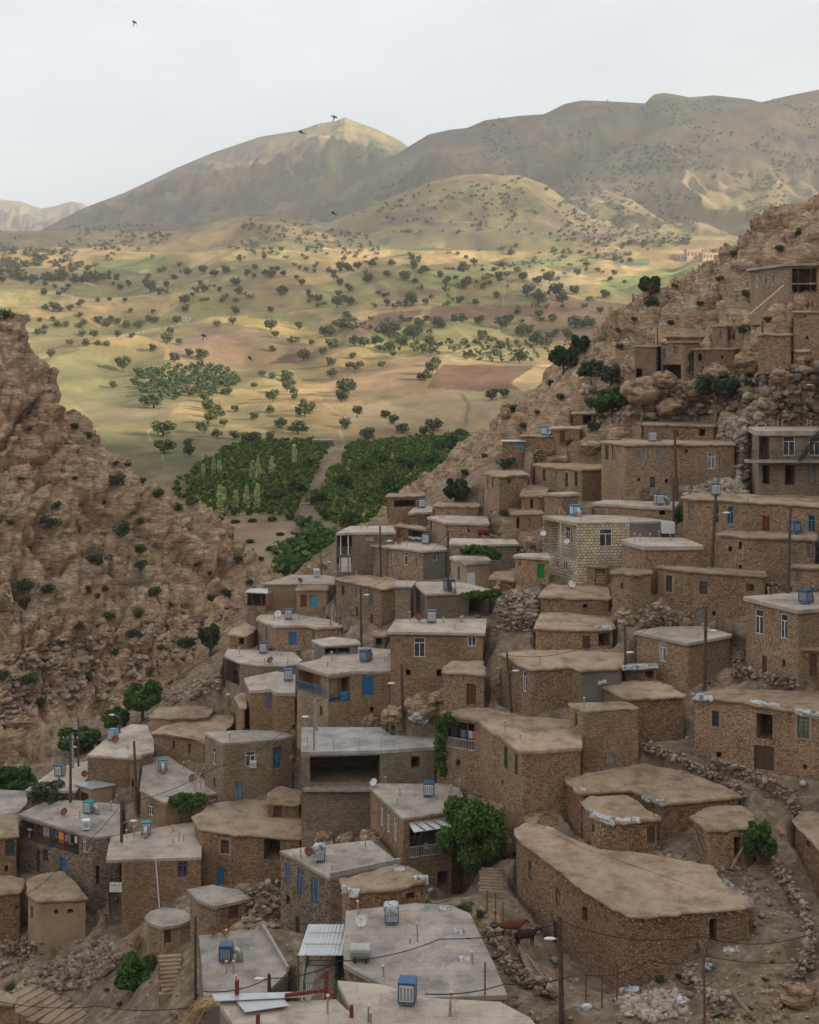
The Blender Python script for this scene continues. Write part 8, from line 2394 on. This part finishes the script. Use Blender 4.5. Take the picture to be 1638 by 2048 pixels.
def cyl_thing(name, px, py, D, r, L_, axis, mat, label, cat):
    v = P(px, py, D); o = empty(name, v, 0, label, cat)
    M = Matrix.Rotation(axis, 3, 'Z') @ Matrix.Rotation(math.pi / 2, 3, 'Y')
    c = v + Vector((0, 0, r + .15))
    mb = MB(); mb.lathe([(.001, -L_ / 2 - .05), (r * .9, -L_ / 2 - .02), (r, -L_ / 2), (r, -L_ * .17), (r * 1.03, -L_ * .16), (r, -L_ * .15), (r, L_ * .15), (r * 1.03, L_ * .16), (r, L_ * .17), (r, L_ / 2), (r * .9, L_ / 2 + .02), (.001, L_ / 2 + .05)], c, 18, M); mb.build('drum', MP[mat], o, smooth=False)
    mb = MB()
    for k in (-.3, .3): mb.box(v + (M @ Vector((0, 0, L_ * k))) + Vector((0, 0, .1)), (.1, r * 1.6, .3), axis)
    mb.build('cradle', MP['d'], o)
cyl_thing('water_tank', 721, 1921, roof_y(HK['H24'], 721, 1921), .48, 1.25, 0, 'galv', "grey cylindrical water tank on the left of the stained roof", 'water tank')
v = g3(366, 1366); v2 = g3(382, 1366)
if v: cyl_thing('oil_drum', 366, 1366, v.y, .42, 1.3, 0, 'barrel', "left rusty red drum lying at the cliff foot", 'drum')
if v2: cyl_thing('oil_drum', 386, 1367, v2.y, .42, 1.2, .3, 'barrel', "right rusty red drum lying at the cliff foot", 'drum')
v = g3(985, 1868)
if v: cyl_thing('oil_drum', 985, 1868, v.y, .35, .8, 1.2, 'barrel', "rusty drum lying behind the cow yard wall", 'drum')
y = roof_y(HK['H57'], 968, 1046)
cyl_thing('oil_drum', 966, 1072, HK['H57']['Y'] - 2, .42, 1.3, .2, 'barrel', "rusty tank lying below the white plastered roof", 'drum')
v = g3(1323, 842)
if v: cyl_thing('concrete_pipe', 1323, 842, v.y, .55, 1.8, .1, 'conc', "grey concrete pipe lying among the hill boulders", 'pipe')

# tall white tank on legs beside the pale brick house, white cabinet by the largest house
D = HK['H37']['Y'] - .6; D = (front_hit(HK['H37']['wpoly'], 1335) or (D,))[0] - .6
tk = empty('fuel_tank', P(1335, 1076, D), 0, "white rust-streaked box tank on legs by the pale brick house", 'tank')
a, b = P(1323, 1070, D), P(1348, 1044, D)
mb = MB(); mb.box(((a.x + b.x) / 2, D, (a.z + b.z) / 2 + .1), (b.x - a.x, .8, b.z - a.z - .2)); mb.build('body', MP['plast_w'], tk)
for x in (a.x + .1, b.x - .1): mb = MB(); mb.box((x, D, a.z - .3), (.07, .07, 1.0)); mb.build('leg', MP['d'], tk)
v = g3(1018, 1770) or P(1018, 1770, 98)
cb = empty('metal_cabinet', v, 0, "tall white metal cabinet standing beside the largest house", 'cabinet')
hh = 46 / F * v.y; ww = 15 / F * v.y
mb = MB(); mb.box(v + Vector((0, 0, hh / 2)), (ww, ww * .9, hh)); mb.build('body', MP['plast_w'], cb)
mb = MB(); mb.box(v + Vector((0, -ww * .46, hh / 2)), (ww * .86, .03, hh * .9)); mb.build('door', MP['w'], cb)
# small window air conditioner
D = front_hit(HK['H15']['wpoly'], 506)[0] - .22
ac = empty('air_conditioner', P(506, 1535, D), 0, "small white air conditioner under the grey house's front window", 'air conditioner')
a, b = P(500, 1535, D), P(513, 1522, D)
mb = MB(); mb.box(((a.x + b.x) / 2, D, (a.z + b.z) / 2), (b.x - a.x, .42, b.z - a.z)); mb.build('case', MP['plast_w'], ac)
mb = MB()
for k in range(4): mb.box(((a.x + b.x) / 2, D - .22, a.z + (b.z - a.z) * (.2 + .18 * k)), ((b.x - a.x) * .75, .02, .05))
mb.build('grille', MP['s'], ac)

# cow-yard clutter
def tyre(v, label, k):
    mb = MB(); n = 18; vs = []; fs = []
    for i in range(n):
        a = 2 * math.pi * i / n
        for j in range(6):
            b = 2 * math.pi * j / 6; r = .33 + .1 * math.cos(b); vs.append((math.cos(a) * r, math.sin(a) * r, .1 * math.sin(b)))
    for i in range(n):
        for j in range(6): fs.append((i * 6 + j, ((i + 1) % n) * 6 + j, ((i + 1) % n) * 6 + (j + 1) % 6, i * 6 + (j + 1) % 6))
    mb.mesh(vs, fs); o = mb.build('tyre', MP['black'], None, smooth=True, local=True); o.location = v + Vector((0, 0, .1 + .19 * k)); tag(o, label, 'tyre', "tyres stacked by the fanned poles")
v = g3(1026, 1934) or P(1026, 1934, 84)
for k in range(4): tyre(v + Vector((.03 * k, 0, 0)), "black tyre in the stack behind the fanned poles", k)
v = g3(1036, 1942) or P(1036, 1942, 83)
jc = empty('jerrycan', v, 0, "large white plastic can beside the tyre stack", 'can')
mb = MB(); mb.lathe([(.02, 0), (.24, .01), (.27, .06), (.27, .6), (.22, .75), (.09, .82), (.09, .9)], v, 12); mb.build('body', MP['plast_w'], jc, smooth=True); mb = MB(); mb.tube(v + Vector((0, 0, .9)), v + Vector((0, 0, .96)), .1, n=10); mb.build('lid', MP['r'], jc)
for k, (px, py, m1, lab) in enumerate([(1150, 1962, 'yellow', "door frame with yellow and green panels leaning on the largest house"), (1163, 1966, 'teal', "teal framed door leaning behind the yellow panel")]):
    v = g3(px, py) or P(px, py, 86)
    pn = empty('discarded_door', v, 0, lab, 'door'); M = Matrix.Rotation(.5, 3, 'Z') @ Matrix.Rotation(-.32, 3, 'X')
    def B_(mb, c, s): mb.box(v + M @ Vector(c), s, M=M)
    mb = MB(); [B_(mb, c, s) for c, s in (((-.4, 0, .9), (.09, .06, 1.8)), ((.4, 0, .9), (.09, .06, 1.8)), ((0, 0, .04), (.71, .06, .08)), ((0, 0, 1.76), (.71, .06, .08)), ((0, 0, .9), (.71, .06, .08)))]; mb.build('frame', MP['log'], pn)
    mb = MB(); B_(mb, (0, 0, 1.33), (.71, .02, .77)); mb.build('panel', MP[m1], pn); mb = MB(); B_(mb, (0, 0, .47), (.71, .02, .77)); mb.build('panel', MP['g'], pn)
v = g3(1085, 1935)
if v: mb = MB(); mb.lathe([(.14, .0), (.16, .04), (.17, .3), (.15, .3), (.13, .05)], (0, 0, 0), 12); o = mb.build('bucket', MP['cap'], None, local=True); o.location = v; tag(o, "pale round bucket in the middle of the cow yard", 'bucket')
hp = [(945,1780),(950,1800),(958,1818),(975,1833),(992,1852),(1004,1868),(1016,1888),(1030,1902)]
V = [g3(*p) for p in hp]; V = [q + Vector((0, 0, .25)) for q in V if q is not None and q.y < 112]
if len(V) > 3: mb = MB(); mb.path(V, .12, 8); tag(mb.build('black_hose', MP['black'], None, smooth=True), "thick black hose snaking along the cow yard wall", 'hose')
# ladder at the right edge
v = g3(1615, 1590) or P(1615, 1590, 100)
ld = empty('ladder', v, 0, "short rusty ladder lying against the wall at right", 'ladder'); mb = MB()
a, b = v + Vector((0, 0, .5)), v + Vector((1.6, -.4, .1))
for s in (0, .55): mb.bar(a - Vector((0, s * .6, s)) , b - Vector((0, s * .6, s)), .06)
for k in range(5): p = a.lerp(b, .1 + .2 * k); mb.bar(p, p - Vector((0, .33, .55)), .04)
mb.build('frame', MP['rust'], ld)

# motorcycle on the landing
v = g3(106, 2040) or P(106, 2040, 118)
mc = empty('motorcycle', v, -.55, "old motorcycle parked at the foot of the wide stairs", 'motorcycle'); s = 1.0
def wheel(x):
    mb = MB(); n = 16; vs = []; fs = []
    for i in range(n):
        a = 2 * math.pi * i / n
        for j in range(5):
            b = 2 * math.pi * j / 5; r = .29 + .055 * math.cos(b); vs.append((x + math.cos(a) * r, .055 * math.sin(b), .33 + math.sin(a) * r))
    for i in range(n):
        for j in range(5): fs.append((i * 5 + j, ((i + 1) % n) * 5 + j, ((i + 1) % n) * 5 + (j + 1) % 5, i * 5 + (j + 1) % 5))
    mb.mesh(vs, fs); w_ = mb.build('wheel', MP['black'], mc, local=True)
    m2 = MB()
    for i in range(8): a = math.pi * i / 8; m2.bar((x - math.cos(a) * .25, 0, .33 - math.sin(a) * .25), (x + math.cos(a) * .25, 0, .33 + math.sin(a) * .25), .012)
    m2.build('rim', MP['galv'], w_, local=True)
wheel(.65); wheel(-.6)
mb = MB(); mb.path([(.65, 0, .33), (.5, 0, .8), (.42, 0, .98)], .03, 6); mb.path([(.45, 0, .8), (.1, 0, .4), (-.2, 0, .4), (-.6, 0, .33)], .03, 6); mb.path([(.42, 0, .78), (-.3, 0, .72), (-.6, 0, .33)], .028, 6); mb.box((0, 0, .42), (.36, .24, .3)); mb.build('frame', MP['d'], mc, local=True)
mb = MB(); mb.mesh((ICO2[0] * np.array([.27, .13, .13]) + np.array([.15, 0, .82])).tolist(), [tuple(f) for f in ICO2[1]]); mb.build('fuel_tank', MP['d'], mc, local=True, smooth=True)
mb = MB(); mb.box((-.35, 0, .8), (.62, .22, .09)); mb.build('saddle', MP['black'], mc, local=True)
mb = MB(); mb.tube((.4, -.34, 1.02), (.4, .34, 1.02), .018, n=6); mb.build('handlebar', MP['galv'], mc, local=True)
mb = MB(); mb.tube((.48, 0, .85), (.6, 0, .85), .09, .1, 10); mb.build('headlight', MP['lamp'], mc, local=True)

# straw bundle over the porch at the bottom
v0 = P(408, 2030, 70)
mb = MB()
for k in range(240):
    a = JIT.uniform(0, 1); x0 = JIT.gauss(0, .25)
    p0 = v0 + Vector((.6 + JIT.uniform(-.3, .4), JIT.uniform(-.5, .7), .75 + JIT.uniform(-.12, .14))); p1 = v0 + Vector((-.75 + JIT.gauss(0, .2), JIT.uniform(-.7, .7), -.55 + JIT.gauss(0, .25)))
    mb.path([p0, p0.lerp(p1, .45) + Vector((-.15, 0, .33)), p1], [.03, .028, .012], 4)
tag(mb.build('straw_bundle', MP['straw']), "bundle of dry straw drooping over the tin roof's left corner", 'straw')
# tin sheets on the foremost roof
for k, (q, lab) in enumerate([([(424,1988),(612,1983),(622,1993),(430,2002)], "long white tin sheet along the back of the foremost roof"), ([(472,2002),(568,1998),(578,2011),(490,2024)], "second grey tin sheet lying askew on the foremost roof")]):
    z = hz(HK['H14'], HK['H14']['Y'] + 3) + .25 + .08 * (1 - k)
    mb = MB(); pts = []
    for px, py in q:
        y = z / (-(py - Y0) / F); pts.append(Vector(((px - CX) / F * y, y, z)))
    mb.mesh(pts + [p - Vector((0, 0, .03)) for p in pts], [(3, 2, 1, 0), (4, 5, 6, 7), (0, 1, 5, 4), (1, 2, 6, 5), (2, 3, 7, 6), (3, 0, 4, 7)]); tag(mb.build('tin_sheet', MR['tin']), lab, 'tin sheet')

# climbing vine, pergola vines
def vine(pts, r, n, leaf, label, mat='green', sz=1):
    lobes = []
    for px, py, D in pts: lobes.append((tuple(P(px, py, D)), (r, r * .8, r * sz)))
    V, Q = leaf_cloud(n, lobes, leaf, 77); o = mesh_np('climbing_vine', V, Q, ML[mat]); tag(o, label, 'vine')
D = HK['H27']['Y']; yv = front_hit(HK['H27']['wpoly'], 890)[0]
vine([(884,1438,yv-.4),(880,1452,yv-.4),(884,1470,yv-.3),(879,1490,yv-.2),(882,1508,yv-.2),(880,1526,yv-.1),(884,1540,yv-.1),(900,1434,yv-.3),(915,1440,yv-.2),(930,1443,yv)], .5, 1500, .13, "green vine climbing the left end of the laundry balcony")
yv = roof_y(HK['H58'], 960, 1085)
vine([(935,1101,yv-6),(950,1098,yv-6),(965,1100,yv-6),(980,1104,yv-6),(990,1110,yv-6)], .75, 1200, .16, "grapevine spread over the small plastered house's neighbour", sz=.6)
yv = HK['H66']['Y'] - 1.0
vine([(935,1192,yv),(950,1189,yv),(965,1190,yv),(980,1188,yv),(990,1186,yv)], .65, 1100, .16, "grapevine shading the porch of the coursed-stone blue-cooler house", sz=.55)
v = g3(375, 1640); yv = HK['H19']['Y'] + .2
vine([(352,1602,yv),(364,1597,yv),(378,1600,yv),(390,1602,yv),(400,1598,yv),(372,1612,yv-.3)], .75, 1500, .15, "bright vine on the wooden pergola beside the teal cooler house", 'green', .8)
pg = empty('pergola', P(410, 1628, yv), 0, "collapsed wooden pergola of poles beside the bright vine", 'pergola'); mb = MB()
for k in range(7): mb.tube(P(384 + k * 6, 1626 - k * 1.5, yv - .6), P(394 + k * 5, 1600 + k * 2, yv + 1.2), .06, n=5)
for k in range(3): mb.tube(P(376 + k * 4, 1612 + k * 8, yv - .3), P(432, 1600 + k * 9, yv - .2), .06, n=5)
mb.build('poles', MP['log'], pg)

# ------------------------------------------------------------------ far hamlet, masts, valley poles
def far_house(px, py, wpx, hpx, label, mat='wht', wins=3, hit=land_hit):
    v = hit(px, py)
    if v is None: return
    k = v.y / F; w, hh = wpx * k, hpx * k
    r = empty('farmhouse', v, TR.uniform(-.25, .25), label, 'house')
    mb = MB(); mb.box((0, w * .3, hh / 2 - 1), (w, w * .6, hh + 2)); mb.build('wall', MW[mat], r, local=True)
    mb = MB(); mb.box((0, w * .3, hh + .15), (w * 1.05, w * .65, .3)); mb.build('roof', MR['con'], r, local=True)
    for q in range(wins):
        x = (q + .5) / wins * w - w / 2
        mb = MB(); mb.box((x, -.02, hh * .52), (w / wins * .4, .1, hh * .4)); mb.build('window', M_GLASS, r, local=True)
for a in [(1388,518,30,20,"two-storey pale farmhouse in the distant hamlet beyond the rocky ridge",'mud',4),(1422,520,34,14,"long pale farmhouse right of the two-storey one in the hamlet",'mud',5),(1362,524,16,15,"small grey farmhouse below the hamlet trees",'cem',2),(1208,503,26,8,"long low pale sheds on the upper fields",'mud',3),(1405,508,22,12,"farmhouse half hidden at the back of the hamlet",'mud',3),
          (646,893,42,12,"grey unfinished building on the dirt track above the orchards",'blk',5),(288,770,18,10,"tiny pale hut at the corner of the planted orchard",'mud',2),(372,642,16,6,"low stone hut among oaks on the left slopes",'wht',2),(130,520,18,4,"long pale wall at the far left foot of the mountain",'mud',2)]:
    far_house(*a)
for px, py, hpx, lab in [(682,243,16,"tall thin radio mast right of centre on the pointed summit"),(637,250,14,"thin radio mast on the left shoulder of the pointed summit")]:
    v = land_hit(px, py + 3)
    if v is None: continue
    H_ = hpx / F * v.y; r = empty('radio_mast', v, 0, lab, 'mast'); w = 1.2; mb = MB()
    for a in range(3): t = a * 2.09; mb.tube((math.cos(t) * w, math.sin(t) * w, -3), (math.cos(t) * w * .5, math.sin(t) * w * .5, H_), .3, n=4)
    for k in range(8):
        z = H_ * k / 8
        for a in range(3): t, t2 = a * 2.09, (a + 1) * 2.09; mb.tube((math.cos(t) * w, math.sin(t) * w, z), (math.cos(t2) * w, math.sin(t2) * w, z + H_ / 8), .12, n=4)
    mb.build('lattice', MP['galv'], r, local=True)
for px, y0, y1 in [(78,582,597),(144,580,596),(200,576,593),(838,569,595),(1008,568,589),(1006,586,612)]:
    v = land_hit(px, y1)
    if v is None: continue
    k = v.y / F; mb = MB(); mb.tube((0, 0, -1), (0, 0, (y1 - y0) * k), .22, .16, 6); mb.box((0, 0, (y1 - y0) * k - .6), (2.2, .16, .16)); o = mb.build('utility_pole', MP['conc'], None, local=True); o.location = v
    tag(o, "pale power line pole standing out in the valley fields", 'pole', "power poles in the valley fields")
